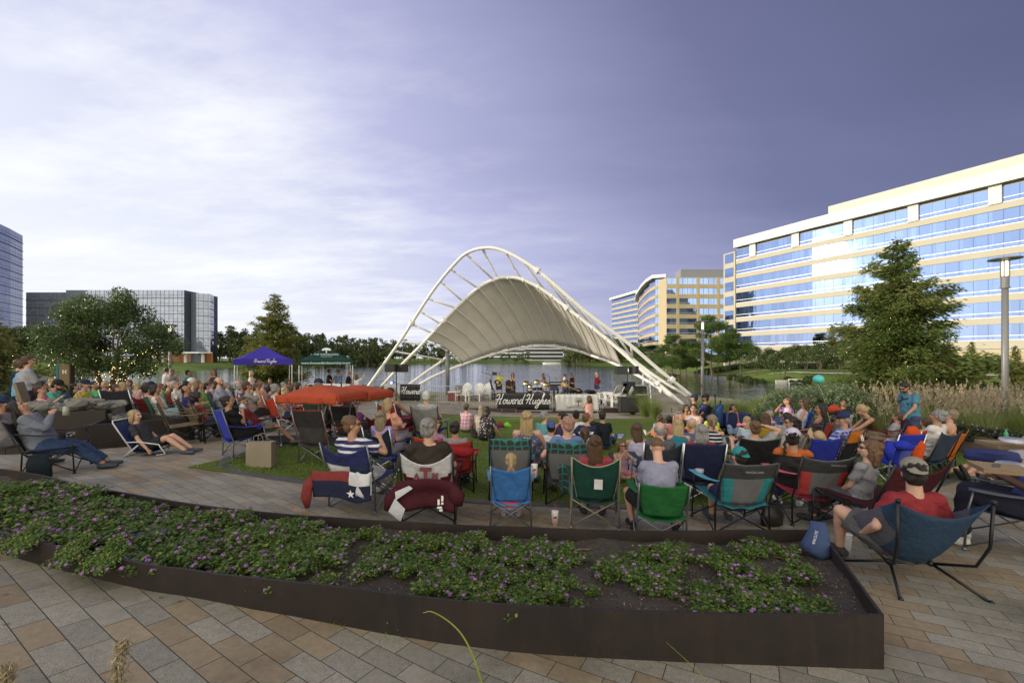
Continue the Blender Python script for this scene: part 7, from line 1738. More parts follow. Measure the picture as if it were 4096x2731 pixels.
p=person(381.4,410,8.2,'sit',14,'l',('long','ash'),((.32,.24,.50),'short'),((.3,.28,.35),'long'),('lap','lap'),head=(-4,0),label='woman with long ash blond hair in a lilac top on a dark navy chair',group=LG)
seatrow(p,(.018,.028,.045),'dark navy sagging chair of the ash blond woman','silver',w=.26,top=.93,sag=.16)
p=person(388,398.6,9.6,'sit',20,'l',('bob','blond'),((.70,.34,.24),'short'),((.35,.33,.4),'capri'),((.0,.36,-.18),(.0,.36,-.22)),fat=1.35,head=(10,8),lean=-4,label='blond woman in a peach tee reading on a dark red chair',group=LG)
seatrow(p,(.13,.012,.012),'dark red folding chair of the woman in peach','black',w=.27,top=.90)
p=person(391.6,387.3,11.4,'sit',30,'m',('short','dark'),((.08,.04,.06),'none'),((.09,.03,.06),'skirt'),('lap',(.05,.42,-.32)),fat=1.1,head=(30,0),label='dark short haired woman in a wine coloured skirt on a tall red chair',group=LG,seat=.52)
seatrow(p,(.5,.06,.03),'red folding chair with white edging of the dark short haired woman','silver',w=.26,top=.98,edge=(.6,.6,.6))
p=person(426.7,390.7,11.6,'sit',6,'l',('short','white'),((.35,.35,.36),'short'),((.05,.06,.10),'short'),('rest','rest'),head=(0,4),label='white haired person on the silver grey chair facing the stage',group=LG,seat=.50)
seatrow(p,(.25,.25,.25),'silver grey folding chair with cup arm, nearest the barriers','black',w=.30,top=1.0,sag=.06,arm=(.28,.28,.30),seat=(.03,.04,.22))
# red canopy chairs (two empty)
def canopy_chair(u,vf,yaw,label,bag=False):
    e=EP(u,vf,yaw,1.06); C=camp_chair(e,(.05,.045,.045),'grey',seat=(.05,.045,.045),arm=(.38,.05,.03),style='half',c2=(.028,.026,.028),c3=.5,edge=(.42,.05,.025),w=.27,top=.98,sag=.0,label=label)
    rz=.0
    for sg in(-1,1):
        for yy in(-.31,.42): s=SB(); s.tube([(sg*.30,yy+(.0),.62 if yy>0 else .9),(sg*.34,yy+.12,1.24)],.009,6); s.build('canopy_pole',FRM['grey'],C)
    def rf(u_,v_): 
        a=max(abs(2*u_-1),abs(2*v_-1)); return ((u_-.5)*1.12,.16+(v_-.5)*1.0,1.37-.16*a**1.5-.03*math.sin(u_*12)*a*.4)
    s=SB(); s.sheet(rf,16,16,.006); s.build('sun_canopy',cloth((.40,.07,.03)),C,True)
    s=SB(); 
    for k in range(4):
        a=k*math.pi/2; ca,sa=round(math.cos(a)),round(math.sin(a)); hx,hy=(.56,.50)
        def vf_(u_,v_,ca=ca,sa=sa):
            X=(u_*2-1)*(hx if ca else hy); Y=-(hy if ca else hx)-.01; z=1.22-.13*v_-.012*math.sin(u_*22)*v_
            return (X*ca-Y*sa,.16+X*sa+Y*ca,z)
        s.sheet(vf_,14,3,.006)
    s.build('canopy_valance',cloth((.38,.065,.03)),C,True)
    for sg in(-1,1): s=SB(); s.tube([(sg*.31,-.40,1.2),(sg*.30,-.30,.95),(sg*.28,-.26,.72)],.006,5); s.build('cord',cloth((.40,.07,.03)),C)
    return C
canopy_chair(318.5,464,10,'empty red and black chair with an orange red sun canopy, nearer the blue chair man'); canopy_chair(352,452,12,'empty chair with an orange red sun canopy, right hand one of the two')
# bags between canopy chairs
q=G(362,432); s=SB(); s.tube([(0,0,0),(0,0,.2),(0,0,.36)],[(.2,.12),(.22,.13),(.16,.08)],14,side=(1,0,0)); tag(s.build('backpack',cloth((.03,.02,.03)),None,True,q),'black backpack behind the right canopy chair','bag')
q=G(372,425); s=SB(); s.tube([(-.3,0,.14),(-.2,0,.18),(.2,0,.18),(.3,0,.14)],[.12,.18,.18,.12],12); tag(s.build('duffel_bag',cloth((.16,.03,.14),'floral',(.02,.02,.02)),None,True,(q.x-.8,q.y+.6,q.z)),'purple patterned duffel bag under the red canopies','bag')
q=G(375,431); bx=empty('cooler_bag',(q.x+.2,q.y-.1,q.z),.2,'light blue cooler bag behind the ash blond woman','cooler bag'); s=SB(); s.tube([(0,0,0),(0,0,.40),(0,0,.46)],[(.20,.15),(.20,.15),(.15,.10)],4,side=(1,.8,0)); s.build('bag_body',cloth((.10,.36,.46)),bx); s=SB(); s.tube(catmull([(-.12,0,.45),(-.1,0,.56),(.1,0,.56),(.12,0,.45)],4),.014,6); s.build('handle',cloth((.06,.2,.28)),bx)
# ===== left: blue chair drinker ======================================
p=person(227.7,395.4,8.1,'sit',38,'m',('short','dark'),((.012,.012,.014),'short'),((.012,.012,.015),'long'),('lap',(-.16,.24,.00)),fat=1.3,head=(18,-4),label='stout man in black drinking from a clear cup on the royal blue chair',group=LG,seat=.46)
seatrow(p,(.035,.05,.36),'royal blue high backed folding chair on the lawn tip','grey',w=.26,top=1.0,sag=.03)
w=at(p,tuple(p['al'][1][2]+Vector((-.04,.03,.09)))); s=SB(); s.tube([(0,0,-.05),(0,0,.06)],[.028,.042],14); o=s.build('clear_cup',simple('clear_cup2',(.55,.58,.62),.15,bs=0),None,True,w); o.rotation_euler=(.9,0,R(-40)); tag(o,'clear plastic cup tipped to the mouth of the man in black','cup')
q=G(261,466); pb=empty('paper_bag',(q.x,q.y,q.z),.12,'brown paper carrier bag with twisted handles beside the blue chair','bag'); s=SB(); s.tube([(0,0,0),(0,0,.25),(0,0,.46)],[(.255,.12),(.26,.115),(.268,.10)],4,side=(1,.0,0)) if 0 else s.box((0,0,.21),(.20,.09,.21)); s.build('bag_body',simple('kraft_paper',(.24,.20,.15),.8,var=.2,vs=4,bs=.6,bsc=6),pb); 
for yy in(-.08,.08): s=SB(); s.tube(catmull([(-.08,yy,.44),(-.07,yy,.53),(.04,yy,.54),(.07,yy,.44)],5),.006,5); s.build('handle',simple('kraft_paper',(.24,.20,.15),.8,var=.2,vs=4,bs=.6,bsc=6),pb)
p=person(243.4,395.7,9.3,'low',58,'m',('buzz','brown'),((.17,.02,.02),'short'),((.20,.17,.12),'short'),('phone','phone'),lean=-34,head=(4,16),label='cropped haired man in a dark red shirt lying back looking at his phone',group=LG,seat=.42,legs='x',shoe=(.1,.08,.06))
seatrow(p,(.03,.035,.06),'low dark blue reclining chair of the man with the phone','silver',w=.27,top=.8)
q=G(286,444); s=SB(); s.tube([(-.75,0,.08),(-.5,0,.10),(.5,.05,.10),(.8,.08,.07)],[.07,.10,.10,.05],10); o=s.build('chair_bag',cloth((.06,.065,.09)),None,True,(q.x,q.y,q.z)); o.rotation_euler=(0,0,.15); tag(o,'long grey chair bag lying on the paving before the reclining man','chair bag')
# low beach chair woman
p=person(136,409.7,8.2,'low',80,'l',('bob','blond'),((.04,.042,.05),'short'),((.03,.032,.04),'short'),((.10,.34,-.40),(.12,.34,-.42)),lean=-26,head=(8,2),seat=.16,label='blond woman in charcoal tee lounging on the low blue beach chair',group=LG,shoe=(.06,.06,.08),fat=1.05,legs='knees')
Cb=empty('beach_chair',(p['x'],p['y'],p['g']),R(-80),'low navy beach chair with white tube frame','folding chair','folding chairs on the plaza and lawn'); Cb.scale=(p['S'],)*3
s=SB(); s.sheet(lambda u,v:((u-.5)*.50,-.13-.34*v,.10+.56*v),6,8,.008); s.build('backrest',cloth((.03,.045,.15)),Cb,True); s=SB(); s.sheet(lambda u,v:((u-.5)*.50,-.13+.48*v,.10+.03*v-.04*math.sin(math.pi*v)),6,6,.008); s.build('seat',cloth((.025,.035,.10)),Cb,True)
wt=simple('white_tube',(.60,.60,.62),.35,bs=0)
s=SB(); s.tube([(-.26,-.12,.10),(-.26,-.47,.68),(-.22,-.50,.72),(.22,-.50,.72),(.26,-.47,.68),(.26,-.12,.10)],.014,8); s.build('back_frame',wt,Cb,True)
s=SB(); s.tube([(-.28,-.02,.24),(-.28,-.26,.02),(.28,-.26,.02),(.28,-.02,.24)],.014,8); s.build('leg',wt,Cb,True)
for sg in(-1,1): s=SB(); s.tube([(sg*.28,-.24,.30),(sg*.28,.0,.30),(sg*.28,.34,.24),(sg*.28,.46,.05),(sg*.28,.30,.03)],.013,8); s.build('armrest',wt,Cb,True)
# woman leaning back, far left
p=person(19,399.5,6.5,'sit',62,'m',('xlong','dark'),((.17,.185,.23),'long'),(JEAN,'long'),('lap',(-.14,.26,.04)),lean=-20,head=(6,-34),fat=1.35,legs='out',label='dark haired woman in a grey off shoulder top leaning far back on the left',group=LG,shoe=(.03,.045,.06))
seatrow(p,(.03,.032,.04),'grey and black folding chair of the woman leaning back','black',w=.30,top=.85,sag=.05)
p=person(3,397,7.0,'sit',70,'m',('short','dark'),((.2,.18,.2),'short'),((.08,.08,.09),'long'),('lap','head'),lean=-10,cap=((.02,.035,.09),'cap'),label='person in a navy and orange cap cut by the left edge',group=LG)
q=G(40,478); s=SB(); s.tube([(0,0,0),(0,0,.05),(.01,0,.22),(.02,0,.33)],[(.13,.04),(.15,.06),(.145,.05),(.10,.015)],14,side=(1,0,0)); o=s.build('chair_bag',cloth((.010,.018,.024)),None,False,q); o.rotation_euler=(.15,0,.2); tag(o,'dark teal mesh bag standing under the left chair','bag')
w=at(p,(0,0,0)); q=P(66,411,5.75); s=SB(); s.tube([(0,0,-.05),(0,0,.03),(0,0,.05),(0,0,.07)],[.036,.036,.028,.028],14); tag(s.build('jar',simple('glass_jar',(.35,.36,.30),.15,bs=0),None,True,q),'small glass jar in the chair holder at left','jar')
# ===== left mid crowd =================================================
def sitter(u,v,d,yaw,skin,hair,top,bot,label,chair=None,frame='black',**k):
    ck=k.pop('ck',{}); P_=person(u,v,d,'sit',yaw,skin,hair,top,bot,label=label,group=LG,**k)
    if chair is not None: camp_chair(PE(P_),chair[0],frame,label=chair[1],**ck)
    return P_
def stander(u,v,d,yaw,skin,hair,top,bot,label,**k): return person(u,v,d,'stand',yaw,skin,hair,top,bot,label=label,group=SG,**k)
stander(20,359,13.2,25,'l',('short','brown'),((.02,.022,.05),'long'),((.02,.022,.05),'long'),'man in a navy suit, leftmost of the three standing men',arms=('down','down'))
stander(23.5,360,12.5,35,'m',('short','brown'),((.16,.36,.50),'short'),((.28,.26,.25),'long'),'man in a light blue shirt between the other two standing men',arms=('lap','down'),fat=1.1)
stander(28.7,355.6,12,38,'l',('short','brown'),((.34,.33,.37),'long'),((.025,.03,.06),'long'),'man in a pale grey sweatshirt, tallest of the three standing at left',arms=('lap','phone'),fat=1.15)
p=sitter(39.8,385,10.6,55,'l',('short','brown'),((.50,.08,.20),'none'),(KH,'short'),'woman in a pink tank top with a hand raised, on the tan lounge chair',None,arms=('lap',(-.05,.34,.02)),fat=1.3,lean=-18,head=(4,-4),seat=.5)
E=empty('lounge_chair',(p['x'],p['y'],p['g']),R(-55),'tan wooden backed lounge chair of the woman in pink','chair'); s=SB(); s.bar((0,-.30,.45),(0,-.50,1.30),.55,.05,up=(0,1,0)); s.build('backrest',simple('tan_wood',(.24,.17,.09),.6,bs=.1),E); s=SB(); s.box((0,.1,.42),(.30,.45,.03)); s.build('seat',simple('tan_wood',(.24,.17,.09),.6,bs=.1),E)
for sg in(-1,1): s=SB(); s.box((sg*.28,.1,.2),(.03,.4,.2)); s.build('leg',simple('tan_wood',(.24,.17,.09),.6,bs=.1),E)
sitter(42.5,380.6,11.6,50,'m',('bob','dark'),((.30,.14,.14),'none'),(K,'long'),'woman with sunglasses on her dark hair taking a photo',((.03,.03,.04),'black chair of the woman taking a photo'),arms=('phone','phone'),fat=1.35)
sitter(57.8,380,11.8,62,'m',('short','dark','beard'),((.08,.42,.30),'short'),(CHG,'short'),'bearded man in a black cap and mint green tee reading',((.03,.03,.035),'dark chair of the man in mint green'),cap=(K,'cap'),head=(8,24),arms=('phone','phone'),lean=-4,legs='up')
sitter(53.6,377.5,15,30,'l',('bob','blond'),((.3,.3,.4),'short'),(K,'long'),'blond head showing behind the man in mint green',((.2,.2,.22),'grey chair behind the man in mint green'))
sitter(85.5,379.7,13.2,75,'l',('short','ash'),((.62,.60,.02),'none'),(JEAN,'short'),'woman in a bright yellow sleeveless top and dark visor leaning forward',((.06,.1,.16),'dark blue chair of the woman in yellow'),lean=18,cap=(NVY,'cap'),head=(4,4))
sitter(94,381,14.5,95,'m',('short','dark'),((.12,.50,.16),'short'),(KH,'short'),'man in a bright green polo looking right',((.03,.04,.05),'dark chair of the man in bright green'),arms=('rest','rest'))
sitter(104.5,380.6,15.5,160,'l',('bob','blond'),((.12,.04,.22),'none'),(K,'long'),'blond woman in a purple top facing the camera',((.03,.03,.04),'dark chair of the woman in purple'))
sitter(117,384,13.5,70,'l',('short','brown'),((.50,.46,.62),'short'),(K,'short'),'boy in a white and purple tee bent forward',((.08,.03,.3),'purple chair of the boy in white'),h=.85,lean=12)
sitter(123.5,381.5,15,20,'l',('long','blond'),((.4,.3,.3),'short'),(K,'long'),'long haired blond girl behind the empty black chair',((.2,.2,.2),'grey chair of the long haired blond girl'))
sitter(128.6,379.4,16.5,175,'l',('short','brown'),((.10,.13,.18),'short'),(K,'long'),'man facing the camera between two blond girls',((.1,.1,.12),'chair of the man facing the camera'))
stander(138,382,13.5,10,'l',('long','blond'),((.50,.33,.32),'short','floral',(.3,.1,.12)),((.10,.15,.25),'short'),'little blond girl in a floral top standing by the black chair',h=.70,clampm=(.8,1.25))
camp_chair(EP(126,414,0,1.1,d=11.2),(.03,.03,.032),'silver',style='mesh',c2=(.025,.025,.03),c3=(.16,.16,.17),w=.33,top=1.0,sag=.02,label='empty black chair with a grey mesh back among the left crowd')
sitter(146.8,384.8,12.6,15,'l',('bun','dark'),((.3,.28,.3),'none'),(K,'long'),'dark haired woman with a bun on the dark red chair',((.16,.018,.02),'dark red chair with a white label patch'),fat=1.1)
sitter(155.5,384,11.8,42,'m',('bob','dark'),((.62,.60,.58),'none'),((.35,.45,.5),'capri'),'woman with a dark bob and white sleeveless top',((.02,.14,.08),'green chair with a pale label patch'),fat=1.2,head=(15,0))
sitter(169,381,14.5,60,'l',('balding','brown'),((.08,.20,.10),'short'),(KH,'long'),'balding man in a sage green shirt leaning on his hand',((.02,.02,.022),'black chair right of the man in sage green'),arms=('lap','chin'),lean=8)
sitter(175.5,380.6,14,68,'l',('short','gray'),((.62,.61,.60),'short'),(K,'short'),'grey haired man in a white polo and glasses',((.30,.05,.03),'red chair of the man in the white polo'),glasses='spec')
sitter(146.6,381.8,16.5,30,'l',('short','brown'),((.35,.2,.15),'short'),(K,'long'),'brown haired person half hidden behind the bun woman',None); sitter(151.7,381.3,16.5,20,'l',('short','dark'),((.1,.1,.12),'short'),(K,'long'),'person in a dark cap behind the woman with the dark bob',None,cap=(NVY,'cap'))
stander(167,367,23,15,'l',('short','brown'),((.60,.58,.62),'none'),((.3,.3,.25),'long'),'woman in a sleeveless white top standing by the water',arms=('phone','down'),clampm=(.8,1.3))
stander(172.5,368,22.5,0,'l',('long','ash'),((.25,.22,.22),'none','floral',(.4,.4,.4)),((.2,.2,.22),'long'),'woman with long ash blond hair standing next to the white top',clampm=(.8,1.3))
stander(188.4,369.5,20,60,'m',('short','dark'),((.05,.36,.36),'short'),(K,'long'),'woman in a turquoise shirt shading her eyes',arms=('lap','face'),fat=1.15,clampm=(.8,1.3))
stander(213.8,369.5,20,170,'m',('long','brown'),((.06,.05,.07),'none'),(K,'long'),'brown haired woman in dark clothes facing the camera by the water',arms=('phone','chin'),clampm=(.8,1.3))
sitter(193,377.4,14,70,'l',('short','white'),((.4,.4,.42),'short'),(K,'long'),'white haired man looking right in the left crowd',None); sitter(187,380.3,13,65,'l',('curly','dark'),((.04,.035,.04),'short'),(K,'long'),'dark wavy haired person in black beside the bald man',None,fat=1.2)
sitter(199,380,12.8,70,'m',('bob','lbrown'),((.16,.32,.08),'short'),(K,'long'),'woman in a light green top raising a camera',((.1,.2,.1),'green chair of the woman with the camera'),arms=('phone','phone'),head=(0,-4))
sitter(186.5,384.8,11.1,58,'t',('balding','dark'),((.025,.03,.13),'short'),(K,'long'),'bald man with glasses in a navy tee on a tan chair',((.20,.16,.10),'tan chair of the bald man in navy'),fat=1.2,head=(10,0))
sitter(219,376.6,11.6,48,'l',('balding','brown','beard'),((.24,.25,.32),'short'),(K,'long'),'bearded bald man in a grey shirt sitting tall on a green chair',((.015,.08,.05),'dark green chair of the bearded man'),fat=1.25,seat=.58,head=(12,2))
sitter(197.5,392.8,10.0,25,'m',('afro','dark'),((.2,.05,.05),'short'),(JEAN,'long'),'person with a big cloud of dark curly hair on a tan chair',((.18,.14,.09),'tan chair of the curly haired person'),head=(20,4))
sitter(238,379.7,16.5,50,'l',('balding','gray'),((.35,.38,.5),'short'),(K,'long'),'balding man in a pale shirt under the blue tent edge',None); sitter(240.5,383,14.5,40,'l',('short','gray'),((.06,.07,.12),'short'),(K,'long'),'grey haired person in navy left of the tall red chair',None)
sitter(247.5,380.8,11.6,52,'m',('short','brown'),((.25,.24,.24),'short'),(K,'short'),'woman with short brown curls and glasses on a red chair, chin on hand',((.42,.05,.025),'red and grey reclining chair of the brown curled woman'),arms=('lap','chin'),glasses='spec',frame='silver',ck=dict(style='half',c2=(.45,.055,.025),c3=.6) if 0 else {})
sitter(256,383.4,14,50,'m',('short','brown'),((.3,.25,.2),'short'),(K,'long'),'brown haired person behind the brown curled woman',None); sitter(270.5,383.4,13,40,'m',('short','dark'),((.06,.08,.12),'short'),(JEAN,'long'),'dark haired person left of the grey bun woman',None)
sitter(276,383.4,11.6,35,'l',('bun','gray'),((.45,.43,.4),'short'),(JEAN,'long'),'woman with greying pinned up hair on the second red chair',((.43,.05,.025),'red and grey reclining chair of the grey haired woman'),frame='silver',legs='out')
sitter(285.5,385.4,13.5,30,'l',('bob','blond'),((.45,.40,.25),'short'),(K,'short'),'small blond child under the blue tent',((.5,.5,.4),'pale child chair under the blue tent'),h=.8)
sitter(284,381.5,18.5,60,'l',('short','gray'),((.4,.42,.5),'short'),(K,'long'),'grey haired man sitting far behind near the blue tent leg',None); sitter(288,378.5,20,90,'t',('bob','dark'),((.1,.09,.08),'short'),(K,'long'),'dark clothed person by the right legs of the blue tent',None)
sitter(294,383.4,17,90,'m',('bob','brown'),((.6,.6,.6),'none'),(K,'long'),'woman with a white handbag near the green tent',None); sitter(305,382.3,18,175,'l',('balding','gray'),((.5,.5,.5),'short','stripe',(.1,.1,.12)),(K,'short'),'balding man in a striped polo facing the camera',((.2,.2,.2),'chair of the man in the striped polo'))
sitter(319,379,11,10,'l',('bob','ash'),((.20,.05,.04),'short','plaid',(.1,.1,.1)),(K,'long'),'person in a dark cap with ash blond hair beyond the red canopy',((.03,.06,.04),'dark green chair seen under the red canopy'),cap=(NVY,'cap'),seat=.55)
stander(251.8,370.4,22.5,60,'l',('long','blond'),((.62,.60,.58),'none'),((.62,.60,.58),'dress'),'blond woman in a white dress standing under the blue tent',clampm=(.75,1.3))
sitter(257.5,376.8,23,80,'t',('short','dark'),((.25,.03,.04),'short'),(K,'long'),'person in dark red sitting under the blue tent',None); sitter(270,375.8,23,170,'m',('short','dark'),((.03,.07,.28),'short'),(K,'long'),'man in a royal blue shirt under the blue tent',None,fat=1.2)
stander(329.6,368.8,27,80,'m',('short','dark'),((.012,.012,.015),'short'),(K,'long'),'man in a black polo behind the leaflet table, left of the hat',clampm=(.8,1.3)); stander(338,370,27,180,'l',('short','dark'),((.12,.2,.36),'short'),(K,'long'),'man in a denim blue shirt and wide brimmed hat',cap=((.16,.13,.08),'hat'),fat=1.2,clampm=(.8,1.3))
stander(349,370.4,26.5,60,'t',('bald','dark'),((.012,.012,.015),'short'),((.25,.22,.18),'short'),'bald man in a black polo and khaki shorts by the green tent leg',clampm=(.8,1.3))
stander(357,374,25,20,'l',('long','brown'),((.6,.58,.6),'short'),((.5,.48,.5),'short'),'woman in white at the right end of the leaflet table',arms=('face','wave'),clampm=(.75,1.3)); stander(354.5,371.5,27,200,'l',('short','ash'),((.4,.4,.4),'short'),(K,'short'),'small child face beside the woman in white',h=.7,clampm=(.7,1.4))
for u,v,d,h_,c_,lb in [(30,391,14,'brown',(.2,.2,.25),'brown haired person low behind the standing men'),(75,383,15.5,'dark',(.05,.05,.06),'dark haired person behind the mint green man'),(162,383,16,'lbrown',(.3,.28,.2),'light brown haired person behind the white top woman'),(181,383,16,'brown',(.25,.1,.1),'brown haired person behind the bald navy man'),(207,382.5,15,'dark',(.08,.08,.1),'dark haired person left of the bearded man'),(211,381,17,'brown',(.3,.3,.33),'brown haired person behind the bearded man'),(227,381.5,17.5,'gray',(.3,.32,.4),'grey haired person right of the bearded man'),(262,381,17,'lbrown',(.4,.2,.15),'light brown haired person near the blue tent centre'),(299,382.5,15,'dark',(.1,.14,.2),'dark haired person beneath the tents'),(311,384,14,'brown',(.2,.25,.35),'brown haired person right of the striped polo'),(335,385.5,15,'lbrown',(.35,.3,.3),'light brown haired person beyond the canopy chairs')]:
    sitter(u,v,d,45,'l',('short',h_),(c_,'short'),(K,'long'),lb,None)
# empty tan chairs near the fountain
camp_chair(EP(177,434,52,1.0,d=9.0),(.20,.155,.10),'black',label='empty tan folding chair next to the fountain basin',w=.27,top=.9); camp_chair(EP(207,428,50,1.0,d=9.6),(.17,.13,.085),'black',label='empty olive tan chair right of the curly haired person',w=.27,top=.9)
q=G(187,434); s=SB(); s.tube([(0,0,0),(0,0,.35)],[(.14,.05),(.16,.06)],14,side=(1,0,0)); tag(s.build('striped_bag',cloth((.55,.55,.60),'stripe',(.06,.06,.25),.75),None,True,q),'white and purple striped tote bag beside the tan chair','bag')
q=P(104,403,12.6); tb=empty('folding_table',(q.x,q.y,gz(q.x,q.y)),.3,'white folding table with papers among the left crowd','table'); s=SB(); s.box((0,0,.55),(.45,.3,.015)); s.build('tabletop',M_wht,tb); 
for sg in(-1,1): s=SB(); s.tube([(sg*.4,-.2,0),(-sg*.3,.2,.54)],.012,6); s.build('leg',FRM['silver'],tb)
s=SB(); s.tube([(0,0,0),(0,0,.14)],[.07,.08],14); tag(s.build('pitcher',simple('lilac_plastic',(.30,.16,.36),.4,bs=0),None,True,(q.x,q.y,gz(q.x,q.y)+.57)),'lilac plastic tumbler on the white folding table','tumbler')
# ===== lawn in the middle ============================================
def gsit(u,v,d,yaw,skin,hair,top,bot,label,**k): return person(u,v,d,'ground',yaw,skin,hair,top,bot,label=label,group=GGR,**k)
gsit(466.6,403.6,16,20,'l',('short','brown'),((.55,.22,.32),'short','plaid',(.7,.6,.62),.6),(KH,'short'),'man in a pink plaid shirt and cap sitting on the turf by the barriers',cap=((.12,.10,.08),'back'),fat=1.1,legs='knees')
gsit(482,401,15,10,'l',('xlong','ash'),((.4,.35,.3),'short'),(JEAN,'short'),'girl with very long ash blond hair beside the floral dress woman')
gsit(487.5,403,14.3,35,'t',('bob','dark'),((.03,.03,.04),'short','floral',(.5,.42,.35)),(K,'short'),'dark haired woman in a black floral dress leaning on one hand',arms=('lap',(.22,.12,-.44)),fat=1.2,legs='side')
q=G(470.5,429.5); mb=empty('tote_bag',(q.x,q.y,q.z),-.08,'tan canvas tote bag with a black letter N','bag'); s=SB(); s.box((0,0,.20),(.22,.06,.20)); s.build('bag_body',cloth((.30,.24,.15)),mb); text_on('N',.38,simple('black_print',(.02,.02,.02),.6,bs=0),(0,-.064,.2),(R(90),0,0),mb,offset=.014)
for u,v,c_,lb in((500,427,(.22,.03,.04),'dark red bag on the turf'),(507,427,(.20,.55,.05),'lime green bag on the turf'),(494,429,(.03,.04,.3),'royal blue bag on the turf'),(485,433,(.03,.03,.16),'navy cloth on the turf behind the floral dress woman')):
    q=G(u,v); s=SB(); s.tube([(-.16,0,.05),(0,0,.12),(.18,0,.04)],[.06,.13,.05],10); tag(s.build('bag',cloth(c_),None,True,q),lb,'bag')
gsit(544.8,410,12.6,20,'l',('short','gray'),((.10,.27,.28),'short'),((.1,.1,.12),'short'),'grey haired man in a teal tee sitting on the turf',head=(40,0),fat=1.2)
gsit(560.5,410,12.6,-30,'m',('pony','dark'),((.05,.03,.08),'none'),(K,'short'),'woman with a dark ponytail turned toward the man in teal',head=(-40,0))
gsit(575.8,407.6,13,0,'m',('bun','dark'),((.65,.64,.66),'short'),(JEAN,'long'),'woman in a white tee with dark pinned up hair before the white banner')
p=gsit(587,405.5,12,15,'l',('short','lbrown'),((.022,.028,.06),'short'),(JEAN,'long'),'man in a navy CLASS OF 18 tee sitting on the turf',fat=1.2,arms=('back','lap'),head=(40,0))
M3=at(p,(0,-.135,.50)); 
t1=text_on('CLASS OF',.075,M_ink,(0,-.128-.02,.50),(R(82),0,0),p['root'],offset=.004); t2=text_on('18',.14,simple('grey_print',(.45,.47,.5),.6,bs=0),(0,-.135-.02,.38),(R(84),0,0),p['root'],offset=.006)
gsit(593,413.5,12.6,20,'m',('short','dark'),((.015,.015,.02),'short'),(K,'short'),'child in black between the two men in dark tees',h=.75)
gsit(602.6,404.6,12.8,25,'m',('short','dark'),((.014,.016,.022),'short'),(JEAN,'long'),'dark haired man in a black tee, legs stretched to the right',fat=1.1,arms=('back','lap'))
stander(588.8,395,15.5,-20,'m',('curly','brown'),((.55,.30,.26),'none'),((.5,.3,.26),'short'),'curly haired girl in peach standing at the white banner',arms=('clap','clap'),h=.72,clampm=(.75,1.3))
p=person(550.8,421,9.4,'sit',0,'l',('short','dark'),((.58,.57,.62),'short'),(KH,'short'),('lap','lap'),cap=((.07,.09,.25),'back'),h=.9,seat=.30,label='boy in a faded blue cap worn backwards and white shirt',group=LG)
gsit(584.6,424.5,8.9,5,'m',('pony','brown'),((.10,.04,.22),'short'),(K,'short'),'girl with a low dark ponytail in a purple top',h=.95)
p=gsit(636,421.7,9.3,-8,'m',('xlong','brown'),((.40,.38,.5),'none'),(JEAN,'short'),'girl with long straight brown hair seated sideways on the turf',h=1.0)
gsit(622,437.4,8.8,170,'m',('bob','lbrown'),((.5,.3,.35),'none'),((.5,.2,.25),'short'),'small child in sunglasses holding both hands to the face',h=.72,arms=('face','face'),legs='cross',glasses='sun')
gsit(678,418.5,9.9,10,'l',('long','blond'),((.03,.17,.22),'none'),(JEAN,'short'),'woman with straight pale blond hair in a teal tank top',head=(10,10),clampm=(.86,1.2))
gsit(692.5,417,10.2,20,'l',('balding','blond'),((.10,.12,.22),'short'),(K,'short'),'balding fair haired man in a slate blue shirt',head=(20,0),clampm=(.86,1.25))
gsit(712,414.3,10.4,15,'l',('pony','ash'),((.02,.02,.035),'none','stripe',(.6,.6,.62),.9),(K,'short'),'woman in a black and white striped top with an ash ponytail',clampm=(.86,1.25),arms=('lap','face'))
gsit(659,409.7,14.8,-10,'t',('curly','brown'),((.05,.06,.14),'short','stripe',(.6,.6,.6)),((.5,.12,.05),'short'),'curly haired boy in a striped tee lying back on a blanket',h=.75,arms=('back','back'),shoe=(.6,.6,.65))
gsit(668.5,408,15,0,'t',('curly','dark'),((.58,.22,.20),'none'),((.5,.2,.2),'short'),'curly haired little girl in peach on the striped blanket',h=.72)
gsit(683,412,13,-50,'t',('short','dark'),((.03,.03,.09),'none'),((.03,.03,.09),'short'),'dark haired toddler in a navy tank top',h=.66,clampm=(.8,1.3)); gsit(689.7,408,13.8,-60,'t',('short','dark'),((.50,.14,.03),'short'),(K,'short'),'child in an orange tee and white patterned cap',h=.75,cap=((.5,.5,.6),'cap'))
gsit(693.5,402.4,14.8,-150,'m',('pony','dark'),((.58,.56,.52),'none'),(K,'long'),'smiling woman in a white lace tank top beside the orange child',clampm=(.86,1.25)); gsit(686.5,402.9,16,180,'t',('bob','dark'),((.4,.2,.12),'short'),(K,'long'),'dark haired person behind the smiling woman')
p=sitter(694,391,16.5,-60,'m',('short','dark'),((.02,.03,.07),'short'),((.25,.25,.3),'short'),'man in dark cap and navy college tee with a drink, beside the pipe feet',((.3,.3,.32),'white framed chair at the foot of the canopy pipes'),cap=(NVY,'cap'),glasses='sun',arms=('lap','phone')); sitter(705,391,16.5,-80,'m',('short','dark','beard'),((.02,.03,.07),'short'),((.3,.3,.4),'short'),'bearded man in black cap and navy tee, right of the pair at the pipes',((.02,.02,.03),'black chair of the bearded man at the pipes'),cap=(K,'cap'),arms=('lap','rest'))
gsit(709,410,15,-130,'t',('short','dark'),((.55,.58,.10),'short'),(K,'short'),'child in a yellow tee bending right down to the ground',h=.85,lean=45,head=(0,30),clampm=(.8,1.3))
stander(733,403.8,12.8,175,'t',('curly','dark'),((.02,.025,.08),'none'),((.20,.28,.42),'short'),'little girl in navy with curly dark hair shading her eyes',h=.72,arms=('down',(-.12,.16,.14)),clampm=(.8,1.25))
